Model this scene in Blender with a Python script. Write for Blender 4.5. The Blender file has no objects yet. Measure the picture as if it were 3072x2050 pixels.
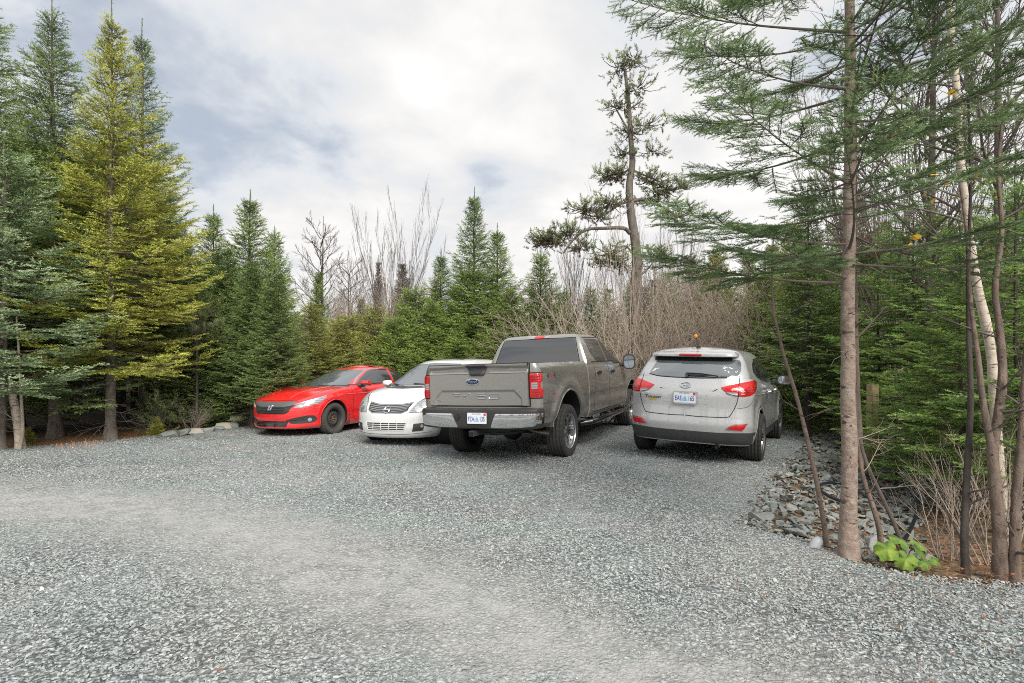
import bpy, bmesh, math, random
import numpy as np
from mathutils import Vector, Matrix
from mathutils.bvhtree import BVHTree
from mathutils.geometry import tessellate_polygon

SC = bpy.context.scene
COL = SC.collection
PI = math.pi
RNG = np.random.default_rng(11)
CAM_H = 1.41
F_PX, HOR = 1650.0, 1098.0            # focal length and horizon row of the 3072 px wide photograph


def lerp(a, b, t): return a + (b - a) * t


def at(px, py_ground=None, Y=None, z=0.0):
    """world point seen at photo column px: either on the ground row py_ground or at distance Y"""
    if Y is None:
        Y = F_PX * (CAM_H - z) / (py_ground - HOR)
    return Vector(((px - 1536) / F_PX * Y, Y, z))


def zat(py, Y): return CAM_H - (py - HOR) / F_PX * Y


# ------------------------------------------------------------------ objects
def tag(o, label=None, cat=None, group=None, kind=None):
    if label: o['label'] = label
    if cat: o['category'] = cat
    if group: o['group'] = group
    if kind: o['kind'] = kind
    return o


def empty(name, loc=(0, 0, 0), label=None, cat=None, group=None):
    o = bpy.data.objects.new(name, None)
    COL.objects.link(o)
    o.empty_display_size = .1
    o.location = loc
    return tag(o, label, cat, group)


def link(name, me, mats, parent=None):
    o = bpy.data.objects.new(name, me)
    COL.objects.link(o)
    if mats is not None:
        for m in (mats if isinstance(mats, (list, tuple)) else [mats]):
            me.materials.append(m)
    if parent is not None:
        o.parent = parent
    return o


def np_mesh(name, V, Fq, midx=None, smooth=True):
    """V (n,3) array; Fq an (m,k) int array or a list of such arrays"""
    me = bpy.data.meshes.new(name)
    if not isinstance(Fq, list): Fq = [Fq]
    Fq = [np.asarray(f, dtype=np.int32) for f in Fq if len(f)]
    V = np.asarray(V, dtype=np.float32)
    me.vertices.add(len(V))
    me.vertices.foreach_set('co', V.ravel())
    loops = np.concatenate([f.ravel() for f in Fq])
    cnt = np.concatenate([np.full(len(f), f.shape[1], dtype=np.int32) for f in Fq])
    start = np.concatenate([[0], np.cumsum(cnt)[:-1]]).astype(np.int32)
    me.loops.add(len(loops))
    me.loops.foreach_set('vertex_index', loops)
    me.polygons.add(len(cnt))
    me.polygons.foreach_set('loop_start', start)
    me.polygons.foreach_set('loop_total', cnt)
    if midx is not None:
        me.polygons.foreach_set('material_index', np.asarray(midx, dtype=np.int32))
    me.polygons.foreach_set('use_smooth', np.full(len(cnt), smooth))
    me.update(calc_edges=True)
    me.validate()
    return me


def color_attr(me, vals, name='tone'):
    a = me.attributes.new(name, 'FLOAT', 'POINT')
    a.data.foreach_set('value', np.asarray(vals, dtype=np.float32))


class MB:
    """collects shapes into one mesh"""
    def __init__(s): s.v = []; s.f = []; s.m = []; s.n = 0

    def add(s, V, F, mi=0):
        V = np.asarray(V, dtype=float)
        s.v.append(V)
        for f in F:
            s.f.append([int(i) + s.n for i in f]); s.m.append(mi)
        s.n += len(V)
        return s

    def box(s, c, d, mi=0, rot=None):
        c = np.array(c, float); d = np.array(d, float) / 2
        P = np.array([[x, y, z] for x in (-1, 1) for y in (-1, 1) for z in (-1, 1)], float) * d
        if rot is not None: P = P @ np.array(rot).T
        return s.add(P + c, [(0, 1, 3, 2), (4, 6, 7, 5), (0, 4, 5, 1), (2, 3, 7, 6), (0, 2, 6, 4), (1, 5, 7, 3)], mi)

    def tube(s, pts, rad, n=8, mi=0, cap=True):
        pts = np.array(pts, float)
        r = np.broadcast_to(np.asarray(rad, float), (len(pts),))
        V, F = tube_np(pts, r, n)
        F = [tuple(f) for f in F]
        k = len(pts)
        if cap:
            F.append(tuple(range(n - 1, -1, -1))); F.append(tuple((k - 1) * n + i for i in range(n)))
        return s.add(V, F, mi)

    def lathe(s, prof, c=(0, 0, 0), axis='y', n=48, mi=0):
        """prof: list of (radius, height along axis)"""
        a = np.linspace(0, 2 * PI, n, endpoint=False)
        V = []
        for r, h in prof:
            x, z = r * np.cos(a), r * np.sin(a)
            hh = np.full(n, h)
            V.append(np.stack({'y': (x, hh, z), 'z': (x, z, hh), 'x': (hh, x, z)}[axis], 1))
        V = np.concatenate(V) + np.array(c)
        F = [(i * n + j, i * n + (j + 1) % n, (i + 1) * n + (j + 1) % n, (i + 1) * n + j) for i in range(len(prof) - 1) for j in range(n)]
        return s.add(V, F, mi)

    def grid(s, P, mi=0, flip=False):
        a, b = P.shape[:2]
        F = [(i * b + j, i * b + j + 1, (i + 1) * b + j + 1, (i + 1) * b + j) for i in range(a - 1) for j in range(b - 1)]
        if flip: F = [f[::-1] for f in F]
        return s.add(P.reshape(-1, 3), F, mi)

    def build(s, name, mats, parent=None, smooth=True, sharp=35, weld=0, recalc=True):
        me = bpy.data.meshes.new(name)
        V = np.concatenate(s.v) if s.v else np.zeros((0, 3))
        me.from_pydata(V.tolist(), [], s.f)
        me.polygons.foreach_set('material_index', np.array(s.m, dtype=np.int32))
        bm = bmesh.new(); bm.from_mesh(me)
        if weld: bmesh.ops.remove_doubles(bm, verts=bm.verts, dist=weld)
        if recalc: bmesh.ops.recalc_face_normals(bm, faces=bm.faces)
        bm.to_mesh(me); bm.free()
        me.polygons.foreach_set('use_smooth', np.full(len(me.polygons), smooth))
        if smooth and sharp: me.set_sharp_from_angle(angle=math.radians(sharp))
        me.update()
        return link(name, me, mats, parent)


def frames(pts):
    """perpendicular frame along a polyline"""
    t = np.gradient(pts, axis=0)
    t /= np.linalg.norm(t, axis=1, keepdims=True) + 1e-12
    ref = np.where(np.abs(t[:, 2:3]) > .9, np.array([[1., 0, 0]]), np.array([[0, 0, 1.]]))
    if np.abs(t[:, 2]).max() > .9: ref = np.broadcast_to(np.array([[1., .17, 0]]), t.shape)
    u = np.cross(ref, t); u /= np.linalg.norm(u, axis=1, keepdims=True) + 1e-12
    return t, u, np.cross(t, u)


def tube_np(pts, r, n):
    _, u, w = frames(pts)
    a = np.linspace(0, 2 * PI, n, endpoint=False)
    V = pts[:, None] + r[:, None, None] * (np.cos(a)[None, :, None] * u[:, None] + np.sin(a)[None, :, None] * w[:, None])
    k = len(pts)
    i = np.arange(k - 1)[:, None]; j = np.arange(n)[None]
    F = np.stack([i * n + j, i * n + (j + 1) % n, (i + 1) * n + (j + 1) % n, (i + 1) * n + j], -1).reshape(-1, 4)
    return V.reshape(-1, 3), F


def spline(pts, n, closed=False):
    """Catmull-Rom through points"""
    P = np.array(pts, float)
    if closed: P = np.concatenate([P[-1:], P, P[:2]])
    else: P = np.concatenate([2 * P[:1] - P[1:2], P, 2 * P[-1:] - P[-2:-1]])
    m = len(P) - 3
    t = np.linspace(0, m, n, endpoint=not closed)
    i = np.minimum(t.astype(int), m - 1); u = (t - i)[:, None]
    a, b, c, d = P[i], P[i + 1], P[i + 2], P[i + 3]
    return .5 * (2 * b + (c - a) * u + (2 * a - 5 * b + 4 * c - d) * u ** 2 + (3 * b - a - 3 * c + d) * u ** 3)


def pchip(x, y, q):
    """smooth monotone interpolation"""
    x = np.asarray(x, float); y = np.asarray(y, float)
    if x[0] > x[-1]: x, y = x[::-1], y[::-1]
    if len(x) == 2: return np.interp(q, x, y)
    h = np.diff(x); d = np.diff(y) / h
    m = np.zeros_like(y)
    for k in range(1, len(x) - 1):
        if d[k - 1] * d[k] > 0:
            w1, w2 = 2 * h[k] + h[k - 1], h[k] + 2 * h[k - 1]
            m[k] = (w1 + w2) / (w1 / d[k - 1] + w2 / d[k])
    m[0], m[-1] = d[0], d[-1]
    q = np.clip(q, x[0], x[-1])
    i = np.clip(np.searchsorted(x, q) - 1, 0, len(x) - 2)
    t = (q - x[i]) / h[i]
    return (y[i] * (1 + 2 * t) * (1 - t) ** 2 + m[i] * h[i] * t * (1 - t) ** 2 + y[i + 1] * t * t * (3 - 2 * t) + m[i + 1] * h[i] * t * t * (t - 1))


# ------------------------------------------------------------------ materials
class NT:
    def __init__(s, tree): s.t = tree; s.n = tree.nodes; s.l = tree.links

    def new(s, typ, **kw):
        nd = s.n.new(typ)
        for k, v in kw.items():
            if k in nd.bl_rna.properties: setattr(nd, k, v)
        return nd

    def set(s, nd, **kw):
        for k, v in kw.items(): s.inp(nd, k.replace('_', ' '), v)
        return nd

    def inp(s, nd, key, v):
        sock = nd.inputs[key]
        if isinstance(v, bpy.types.NodeSocket): s.l.new(v, sock)
        else: sock.default_value = v

    def math(s, op, a, b=0.0, clamp=False):
        nd = s.n.new('ShaderNodeMath'); nd.operation = op; nd.use_clamp = clamp
        s.inp(nd, 0, a); s.inp(nd, 1, b)
        return nd.outputs[0]

    def noise(s, vec, scale, detail=3, rough=.55, dist=0.0, out='Fac'):
        nd = s.n.new('ShaderNodeTexNoise')
        if vec is not None: s.l.new(vec, nd.inputs['Vector'])
        s.set(nd, Scale=scale, Detail=detail, Roughness=rough, Distortion=dist)
        return nd.outputs[out]

    def voronoi(s, vec, scale, out='Distance', feature='F1', rand=1.0):
        nd = s.n.new('ShaderNodeTexVoronoi'); nd.feature = feature
        if vec is not None: s.l.new(vec, nd.inputs['Vector'])
        s.set(nd, Scale=scale, Randomness=rand)
        return nd.outputs[out]

    def ramp(s, fac, stops, interp='LINEAR'):
        nd = s.n.new('ShaderNodeValToRGB'); nd.color_ramp.interpolation = interp
        e = nd.color_ramp.elements
        while len(e) > len(stops): e.remove(e[-1])
        while len(e) < len(stops): e.new(.5)
        for el, (p, c) in zip(e, stops):
            el.position = p
            el.color = (c, c, c, 1) if isinstance(c, (int, float)) else (*c[:3], 1)
        s.inp(nd, 'Fac', fac)
        return nd.outputs['Color']

    def mix(s, fac, a, b, mode='MIX'):
        nd = s.n.new('ShaderNodeMix'); nd.data_type = 'RGBA'; nd.blend_type = mode
        s.inp(nd, 0, fac)
        for k, v in ((6, a), (7, b)):
            if isinstance(v, bpy.types.NodeSocket): s.l.new(v, nd.inputs[k])
            else: nd.inputs[k].default_value = (v, v, v, 1) if isinstance(v, (int, float)) else (*v[:3], 1)
        return nd.outputs[2]

    def attr(s, name):
        nd = s.n.new('ShaderNodeAttribute'); nd.attribute_name = name
        return nd.outputs['Fac']

    def bump(s, height, strength=.5, dist=.01):
        nd = s.n.new('ShaderNodeBump'); s.set(nd, Strength=strength, Distance=dist, Height=height)
        return nd.outputs['Normal']

    def coord(s, out='Object'): return s.n.new('ShaderNodeTexCoord').outputs[out]

    def scaled(s, vec, sc, rot=(0, 0, 0)):
        nd = s.n.new('ShaderNodeMapping'); s.l.new(vec, nd.inputs['Vector'])
        nd.inputs['Scale'].default_value = sc; nd.inputs['Rotation'].default_value = rot
        return nd.outputs[0]


def mat(name, color=(.5, .5, .5), rough=.5, metal=0.0, **kw):
    m = bpy.data.materials.new(name); m.use_nodes = True
    nt = NT(m.node_tree); b = nt.n['Principled BSDF']
    b.inputs['Base Color'].default_value = (*color, 1)
    b.inputs['Roughness'].default_value = rough
    b.inputs['Metallic'].default_value = metal
    for k, v in kw.items(): nt.inp(b, k.replace('_', ' '), v)
    m.diffuse_color = (*color, 1)
    return m, nt, b


def smat(*a, **k): return mat(*a, **k)[0]
# ================================================================== car kit (car frame: x forward, y left, z up)
def paint(name, col, metal=0.0, rough=.35, dirt=.25, dcol=(.20, .19, .17), orange=.0):
    m, nt, b = mat(name, col, rough, metal, Coat_Weight=1.0, Coat_Roughness=.02, Coat_IOR=1.85)
    co = nt.coord('Object')
    sep = nt.new('ShaderNodeSeparateXYZ'); nt.l.new(co, sep.inputs[0])
    n1 = nt.noise(co, 3.0, 5, .65); n2 = nt.noise(co, 14.0, 4, .6)
    low = nt.math('SUBTRACT', 1.0, nt.math('MULTIPLY', sep.outputs[2], 1.25), True)   # more dust low down
    f = nt.math('MULTIPLY', nt.math('ADD', low, .12), nt.math('MULTIPLY', n1, n2), True)
    f = nt.math('MULTIPLY', f, dirt * 3.2, True)
    flake = nt.noise(co, 900, 1, .5)
    base = nt.mix(nt.math('MULTIPLY', nt.math('SUBTRACT', flake, .5), .05 if metal else .03), (*col, 1), (min(1, col[0] * 1.8), min(1, col[1] * 1.8), min(1, col[2] * 1.8)))
    nt.inp(b, 'Base Color', nt.mix(f, base, dcol))
    nt.inp(b, 'Roughness', nt.math('ADD', rough, nt.math('MULTIPLY', f, .4)))
    nt.inp(b, 'Coat Weight', nt.math('SUBTRACT', 1.0, nt.math('MULTIPLY', f, 1.6), True))
    # slight ripple so reflections bend like pressed sheet metal
    nt.inp(b, 'Coat Normal', nt.bump(nt.noise(co, 2.2, 2, .5), .25, .012))
    return m


def glassmat(name, col=(.012, .014, .016), rough=.02, ior=1.75):
    m, nt, b = mat(name, col, rough, 0.0, Specular_IOR_Level=.5, IOR=ior)
    co = nt.coord('Object')
    nt.inp(b, 'Roughness', nt.math('ADD', rough, nt.math('MULTIPLY', nt.noise(co, 5, 4, .6), .05)))
    nt.inp(b, 'Normal', nt.bump(nt.noise(co, 1.3, 1, .5), .06, .02))
    return m


def lens(name, col, rough=.12, ribs=True, **kw):
    m, nt, b = mat(name, col, rough, 0.0, Coat_Weight=1.0, Coat_Roughness=.03, **kw)
    co = nt.coord('Object')
    if ribs:
        w = nt.new('ShaderNodeTexWave'); nt.l.new(co, w.inputs['Vector']); nt.set(w, Scale=9.0, Distortion=1.5)
        w.bands_direction = 'Z'
        nt.inp(b, 'Base Color', nt.mix(nt.math('MULTIPLY', w.outputs['Fac'], .55), (*col, 1), tuple(c * .35 for c in col)))
        nt.inp(b, 'Normal', nt.bump(w.outputs['Fac'], .3, .01))
    return m


M = {}
M['glass'] = glassmat('tinted_glass', (.03, .032, .033), ior=2.2)
M['glass_clear'] = glassmat('windscreen_glass', (.075, .092, .105), ior=3.0)
M['chrome'] = smat('chrome', (.78, .79, .80), .07, 1.0)
M['silver_trim'] = smat('silver_trim', (.62, .63, .64), .25, 1.0)
M['grille_grey'] = smat('grille_grey', (.22, .23, .24), .25, .5)
M['dark_chrome'] = smat('dark_chrome', (.16, .17, .18), .18, 1.0)
M['alloy'] = smat('alloy_metal', (.55, .56, .58), .28, .9)
M['gap'] = smat('panel_gap', (.008, .008, .008), .8)
M['well'] = smat('wheel_well', (.012, .012, .013), .9)
M['plate_white'] = smat('plate_white', (.72, .74, .76), .4, 0, Coat_Weight=.3)
M['plate_blue'] = smat('plate_blue', (.02, .09, .38), .5)
M['plate_lightblue'] = smat('plate_light_blue', (.10, .42, .78), .5)
M['plate_red'] = smat('sticker_red', (.62, .02, .06), .5)
M['black_text'] = smat('black_lettering', (.015, .02, .02), .3)
M['white_text'] = smat('white_vinyl', (.75, .76, .76), .5)
M['badge_blue'] = smat('badge_blue', (.008, .02, .10), .15, .3, Coat_Weight=1.0)
M['red_lens'] = lens('red_lens', (.50, .006, .010))
M['red_plain'] = lens('red_reflector', (.60, .008, .012), ribs=False)
M['clear_lens'] = lens('clear_lens', (.36, .38, .40), .2)
M['lamp_chrome'] = smat('lamp_reflector', (.75, .77, .80), .16, .85, Coat_Weight=1.0)
M['amber'] = lens('amber_lens', (.72, .24, .01), ribs=False)
M['orange_ball'] = smat('orange_foam', (.85, .28, .01), .6)
M['mirror_face'] = smat('mirror_glass', (.55, .62, .70), .02, 1.0)


def _plastic(name, c, r, sc=220):
    m, nt, b = mat(name, c, r)
    co = nt.coord('Object'); n = nt.noise(co, sc, 3, .6); d = nt.noise(co, 6, 4, .6)
    nt.inp(b, 'Normal', nt.bump(n, .25, .002))
    nt.inp(b, 'Base Color', nt.mix(nt.math('MULTIPLY', d, .45), (*c, 1), (.10, .095, .085)))
    return m


M['black'] = _plastic('black_plastic', (.018, .019, .02), .45)
M['gloss_black'] = smat('gloss_black', (.01, .01, .012), .12, 0, Coat_Weight=1.0)
M['grey_plastic'] = _plastic('grey_plastic', (.035, .038, .042), .55)
M['rubber'] = _plastic('tyre_rubber', (.022, .022, .022), .8, 90)
M['rubber_grey'] = _plastic('dusty_tyre_rubber', (.05, .047, .043), .85, 90)
M['steel'] = _plastic('black_steel', (.03, .03, .032), .5)
M['rusty'] = _plastic('rusty_steel', (.18, .09, .045), .6)
M['exhaust'] = smat('exhaust_steel', (.30, .26, .22), .35, .9)


def slice_body(rows, taper, ncap=26, nside=70, crown=None, nrow=40, ncross=10, bulge=None, sub=None):
    """closed body from stacked plan outlines. rows: dicts z=[(x,z)..] | float, xr,dr,nr, xf,df,nf, w.
    taper: [(x, factor)] half-width along x; crown: [(x, h)] of the top cap; bulge: list of (cx, cz, R, amount)"""
    keys = ('xr', 'dr', 'nr', 'xf', 'df', 'nf', 'w')
    v = np.array([r.get('v', i / (len(rows) - 1)) for i, r in enumerate(rows)])
    q = np.unique(np.concatenate([np.linspace(0, 1, nrow), v]))
    par = {k: pchip(v, [r[k] for r in rows], q) for k in keys}
    tx = [t[0] for t in taper]; tf = [t[1] for t in taper]
    grid = []
    tt = np.linspace(0, PI / 2, 400)
    for i, qq in enumerate(q):
        p = {k: par[k][i] for k in keys}

        def cap(n, depth):
            c = np.cos(tt) ** (2 / n); s_ = np.sin(tt) ** (2 / n)
            X, Yv = depth * (1 - c), p['w'] * s_
            L = np.concatenate([[0], np.cumsum(np.hypot(np.diff(X), np.diff(Yv)))])
            u = np.linspace(0, L[-1], ncap)
            return np.interp(u, L, X), np.interp(u, L, Yv)
        ax, ay = cap(p['nr'], p['dr']); bx, by = cap(p['nf'], p['df'])
        x0, x1 = p['xr'] + p['dr'], p['xf'] - p['df']
        sx = np.linspace(x0, x1, nside + 2)[1:-1]
        x = np.concatenate([p['xr'] + ax, sx, (p['xf'] - bx)[::-1]])
        y = np.concatenate([ay, np.full(nside, p['w']), by[::-1]])
        y = y * pchip(tx, tf, x)
        grid.append(np.stack([x, y], 1))
    grid = np.array(grid)                                # (rows, u, 2)
    zk = []
    for r in rows:
        z = r['z']
        zk.append(np.array([pchip([a for a, _ in z], [b for _, b in z], grid[min(range(len(q)), key=lambda j: abs(q[j] - r.get('v', 0)))][:, 0]) if isinstance(z, list) else np.full(grid.shape[1], z)]))
    zk = np.concatenate(zk)                              # key rows x u
    Z = np.array([pchip(v, zk[:, j], q) for j in range(zk.shape[1])]).T
    P = np.dstack([grid, Z])
    if bulge:
        for cx, cz, R, A, wd in bulge:
            d = np.hypot(P[..., 0] - cx, P[..., 2] - cz)
            side = np.clip((P[..., 1] / (P[..., 1].max() + 1e-9) - .75) / .2, 0, 1)
            P[..., 1] += A * np.exp(-((d - R) / wd) ** 2) * side
    if sub is not None: P = sub(P)
    mb = MB()
    R_ = P.copy(); R_[..., 1] *= -1
    nu = P.shape[1]
    # full ring: right side rear->front then left side front->rear
    ring = np.concatenate([R_, P[:, ::-1][:, 1:-1]], 1)
    n = ring.shape[1]
    Fs = [(i * n + j, i * n + (j + 1) % n, (i + 1) * n + (j + 1) % n, (i + 1) * n + j) for i in range(len(q) - 1) for j in range(n)]
    mb.add(ring.reshape(-1, 3), Fs)
    cx_ = [c[0] for c in crown] if crown else [0, 1]; ch = [c[1] for c in crown] if crown else [0, 0]
    s_ = np.linspace(-1, 1, 2 * ncross + 1)
    for row, top in ((P[-1], True), (P[0], False)):
        hgt = pchip(cx_, ch, row[:, 0]) if top else np.zeros(nu)
        G = np.zeros((nu, len(s_), 3))
        G[..., 0] = row[:, None, 0]; G[..., 1] = row[:, None, 1] * s_[None]
        xa, xb = row[:, 0].min(), row[:, 0].max()
        edge = np.sin(PI / 2 * np.clip(np.minimum(row[:, 0] - xa, xb - row[:, 0]) / min(.30, .3 * (xb - xa)), 0, 1))
        G[..., 2] = row[:, None, 2] + (hgt * edge)[:, None] * (1 - np.abs(s_[None]) ** 2.2)
        mb.grid(G)
    return mb


def bool_cut(o, cutters, op='DIFFERENCE'):
    for c in cutters:
        md = o.modifiers.new('b', 'BOOLEAN'); md.object = c; md.operation = op; md.solver = 'EXACT'
        md.material_mode = 'TRANSFER'
    dg = bpy.context.evaluated_depsgraph_get(); dg.update()
    me = bpy.data.meshes.new_from_object(o.evaluated_get(dg))
    o.modifiers.clear()
    old = o.data; o.data = me; bpy.data.meshes.remove(old)
    for c in cutters:
        d = c.data; bpy.data.objects.remove(c); bpy.data.meshes.remove(d)
    return o


def resharp(o, ang=35):
    o.data.polygons.foreach_set('use_smooth', np.full(len(o.data.polygons), True))
    o.data.set_sharp_from_angle(angle=math.radians(ang)); o.data.update()


def wheel_cutters(wheels, R, ymin=.52, ymax=1.25, mt=None):
    out = []
    for cx, cz in wheels:
        for sg in (1, -1):
            mb = MB()
            a = np.linspace(0, 2 * PI, 72, endpoint=False)
            ring = np.stack([cx + R * np.cos(a), np.zeros(72), cz + R * np.sin(a)], 1)
            A = ring.copy(); A[:, 1] = sg * ymin; B = ring.copy(); B[:, 1] = sg * ymax
            F = [(j, (j + 1) % 72, 72 + (j + 1) % 72, 72 + j) for j in range(72)] + [tuple(range(72)), tuple(range(143, 71, -1))]
            out.append(mb.add(np.concatenate([A, B]), F).build('cutter', mt or M['well']))
    return out


def bvh_of(*obs):
    V = []; F = []; n = 0
    for o in obs:
        me = o.data
        V += [v.co.copy() for v in me.vertices]
        F += [[i + n for i in p.vertices] for p in me.polygons]
        n += len(me.vertices)
    return BVHTree.FromPolygons(V, F)


def view(kind):
    if kind == 'R': return Vector((0, 1, 0)), Vector((1, 0, 0))
    if kind == 'L': return Vector((0, -1, 0)), Vector((1, 0, 0))
    if kind == 'B': return Vector((1, 0, 0)), Vector((0, -1, 0))
    if kind == 'F': return Vector((-1, 0, 0)), Vector((0, 1, 0))
    if kind == 'T': return Vector((0, 0, -1)), Vector((1, 0, 0))
    a = math.radians(kind)                                # azimuth of the looking direction, 0 = from behind, 90 = from the right
    d = Vector((math.cos(a), math.sin(a), 0))
    return d, d.cross(Vector((0, 0, 1)))


def rounded(poly, r=.02, n=4):
    out = []
    P = [Vector(p) for p in poly]
    for i, p in enumerate(P):
        a, b = P[i - 1] - p, P[(i + 1) % len(P)] - p
        rr = min(r, a.length * .45, b.length * .45)
        s_, e = p + a.normalized() * rr, p + b.normalized() * rr
        for k in range(n + 1):
            t = k / n
            out.append(tuple((1 - t) ** 2 * s_ + 2 * t * (1 - t) * p + t * t * e))
    return out


def ellipse(c, a, b, n=28): return [(c[0] + a * math.cos(t), c[1] + b * math.sin(t)) for t in np.linspace(0, 2 * PI, n, endpoint=False)]


def box2(x0, z0, x1, z1): return [(x0, z0), (x1, z0), (x1, z1), (x0, z1)]


def caster(bvh, kind, mirror=False):
    d, u = view(kind)
    vv = Vector((0, 0, 1)) if kind != 'T' else Vector((0, 1, 0))
    if mirror:
        d = Vector((d.x, -d.y, d.z)); u = Vector((u.x, -u.y, u.z))

    def cast(a, b, off=0.0, last=[None]):
        o = u * a + vv * b - d * 8
        hit = bvh.ray_cast(o, d, 16)
        if hit[0] is None:
            ref = last[0] if last[0] is not None else Vector((0, 0, 0))
            p = u * a + vv * b + d * ref.dot(d)
            near = bvh.find_nearest(p)
            q = near[0] if near[0] is not None else p
            depth = q.dot(d)
        else:
            depth = hit[0].dot(d); last[0] = hit[0]
        return u * a + vv * b + d * (depth - off)
    return cast, d


def patch(name, bvh, poly, kind, mt, parent, off=.004, skirt=.02, res=.04, mirror=False, dome=0.0, dome_r=.02, smooth=True, flat=False):
    """a panel that follows the body: outline drawn in a side / front / rear view and laid on the surface"""
    cast, d = caster(bvh, kind, mirror)
    bm = bmesh.new()
    vs = [bm.verts.new((p[0], p[1], 0)) for p in poly]
    for tri in tessellate_polygon([[Vector((p[0], p[1], 0)) for p in poly]]):
        try: bm.faces.new([vs[i] for i in tri])
        except ValueError: pass
    us = [p[0] for p in poly]; ws = [p[1] for p in poly]
    for lo, hi, ax in ((min(us), max(us), 0), (min(ws), max(ws), 1)):
        k = max(1, int((hi - lo) / res))
        for i in range(1, k + 1):
            co = [0, 0, 0]; no = [0, 0, 0]
            co[ax] = lo + (hi - lo) * i / (k + 1); no[ax] = 1
            bmesh.ops.bisect_plane(bm, geom=bm.verts[:] + bm.edges[:] + bm.faces[:], plane_co=co, plane_no=no, dist=1e-5)
    bmesh.ops.remove_doubles(bm, verts=bm.verts, dist=1e-5)
    A = np.array(poly, float); B = np.roll(A, -1, 0)
    ab = B - A; L2 = (ab ** 2).sum(1) + 1e-12
    for v in bm.verts:
        p = np.array(v.co[:2])
        o = off
        if dome:
            t = np.clip(((p - A) * ab).sum(1) / L2, 0, 1)
            dist = np.sqrt((((A + t[:, None] * ab) - p) ** 2).sum(1)).min()
            o += dome * (1 - math.exp(-dist / dome_r))
        v.co = cast(p[0], p[1], o)
    if flat:
        m = sum((v.co.dot(d) for v in bm.verts)) / len(bm.verts)
        for v in bm.verts: v.co += d * (m - v.co.dot(d))
    for f in bm.faces:
        f.normal_update()
    if sum((f.normal.dot(d) * f.calc_area() for f in bm.faces)) > 0:
        bmesh.ops.reverse_faces(bm, faces=bm.faces)
    if skirt:
        be = [e for e in bm.edges if len(e.link_faces) == 1]
        r = bmesh.ops.extrude_edge_only(bm, edges=be)
        for g in r['geom']:
            if isinstance(g, bmesh.types.BMVert): g.co += d * skirt
    me = bpy.data.meshes.new(name); bm.to_mesh(me); bm.free()
    me.polygons.foreach_set('use_smooth', np.full(len(me.polygons), smooth))
    me.set_sharp_from_angle(angle=math.radians(40))
    return link(name, me, mt, parent)


def strip_mb(mb, bvh, line, kind, width=.008, off=.0015, mirror=False, step=.02, mi=0, height=0.0):
    """thin ribbon along a 2D line laid on the body (panel gaps, mouldings)"""
    P = np.array(line, float)
    L = np.concatenate([[0], np.cumsum(np.hypot(*np.diff(P, axis=0).T))])
    n = max(2, int(L[-1] / step) + 1)
    t = np.linspace(0, L[-1], n)
    Q = np.stack([np.interp(t, L, P[:, 0]), np.interp(t, L, P[:, 1])], 1)
    T = np.gradient(Q, axis=0); T /= np.linalg.norm(T, axis=1, keepdims=True) + 1e-9
    N = np.stack([-T[:, 1], T[:, 0]], 1)
    cast, d = caster(bvh, kind, mirror)
    a = [cast(*(q + nn * width / 2), off) for q, nn in zip(Q, N)]
    b = [cast(*(q - nn * width / 2), off) for q, nn in zip(Q, N)]
    if height:
        m_ = [cast(*q, off + height) for q in Q]
        G = np.array([[list(x), list(y), list(z)] for x, y, z in zip(a, m_, b)])
    else:
        G = np.array([[list(x), list(y)] for x, y in zip(a, b)])
    # make it face outwards
    nrm = np.cross(G[1, 0] - G[0, 0], G[0, 1] - G[0, 0])
    mb.grid(G, mi, flip=bool(np.dot(nrm, np.array(d)) > 0))


def strips(name, bvh, lines, mt, parent, width=.008, off=.0015, **kw):
    first = None
    for ln in lines:
        mb = MB()
        k = ln[0]; mir = ln[2] if len(ln) > 2 else False
        strip_mb(mb, bvh, ln[1], k, width, off, mirror=mir, **kw)
        o = mb.build(name, mt, parent, recalc=False)
        first = first or o
    return first


_TXT = {}


def text_mb(s, size, depth=.003, sx=1.0, bold=0.0):
    """flat lettering centred on the origin, in the xy plane, facing +z"""
    cu = bpy.data.curves.new('t', 'FONT'); cu.body = s; cu.size = size; cu.extrude = depth / 2; cu.offset = bold
    cu.align_x = 'CENTER'; cu.align_y = 'CENTER'; cu.resolution_u = 3
    o = bpy.data.objects.new('t', cu); COL.objects.link(o)
    dg = bpy.context.evaluated_depsgraph_get(); dg.update()
    me = bpy.data.meshes.new_from_object(o.evaluated_get(dg))
    V = np.array([v.co[:] for v in me.vertices]); F = [tuple(p.vertices) for p in me.polygons]
    bpy.data.objects.remove(o); bpy.data.curves.remove(cu); bpy.data.meshes.remove(me)
    V[:, 0] *= sx
    V[:, :2] -= (V[:, :2].max(0) + V[:, :2].min(0)) / 2
    return V, F


def text_on(name, bvh, s, c, size, kind, mt, parent, off=.006, sx=1.0, bold=0.0, mirror=False, rot=0.0, italic=0.0):
    V, F = text_mb(s, size, .004, sx, bold)
    cast, d = caster(bvh, kind, mirror)
    flip = -1 if kind == 'L' else 1
    Q = []
    for x, y, z in V:
        x = x + italic * y
        x, y = x * math.cos(rot) - y * math.sin(rot), x * math.sin(rot) + y * math.cos(rot)
        Q.append(list(cast(c[0] + flip * x, c[1] + y, off + (z if z > 0 else -.004))))
    return MB().add(np.array(Q), F).build(name, mt, parent, smooth=False)


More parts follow.
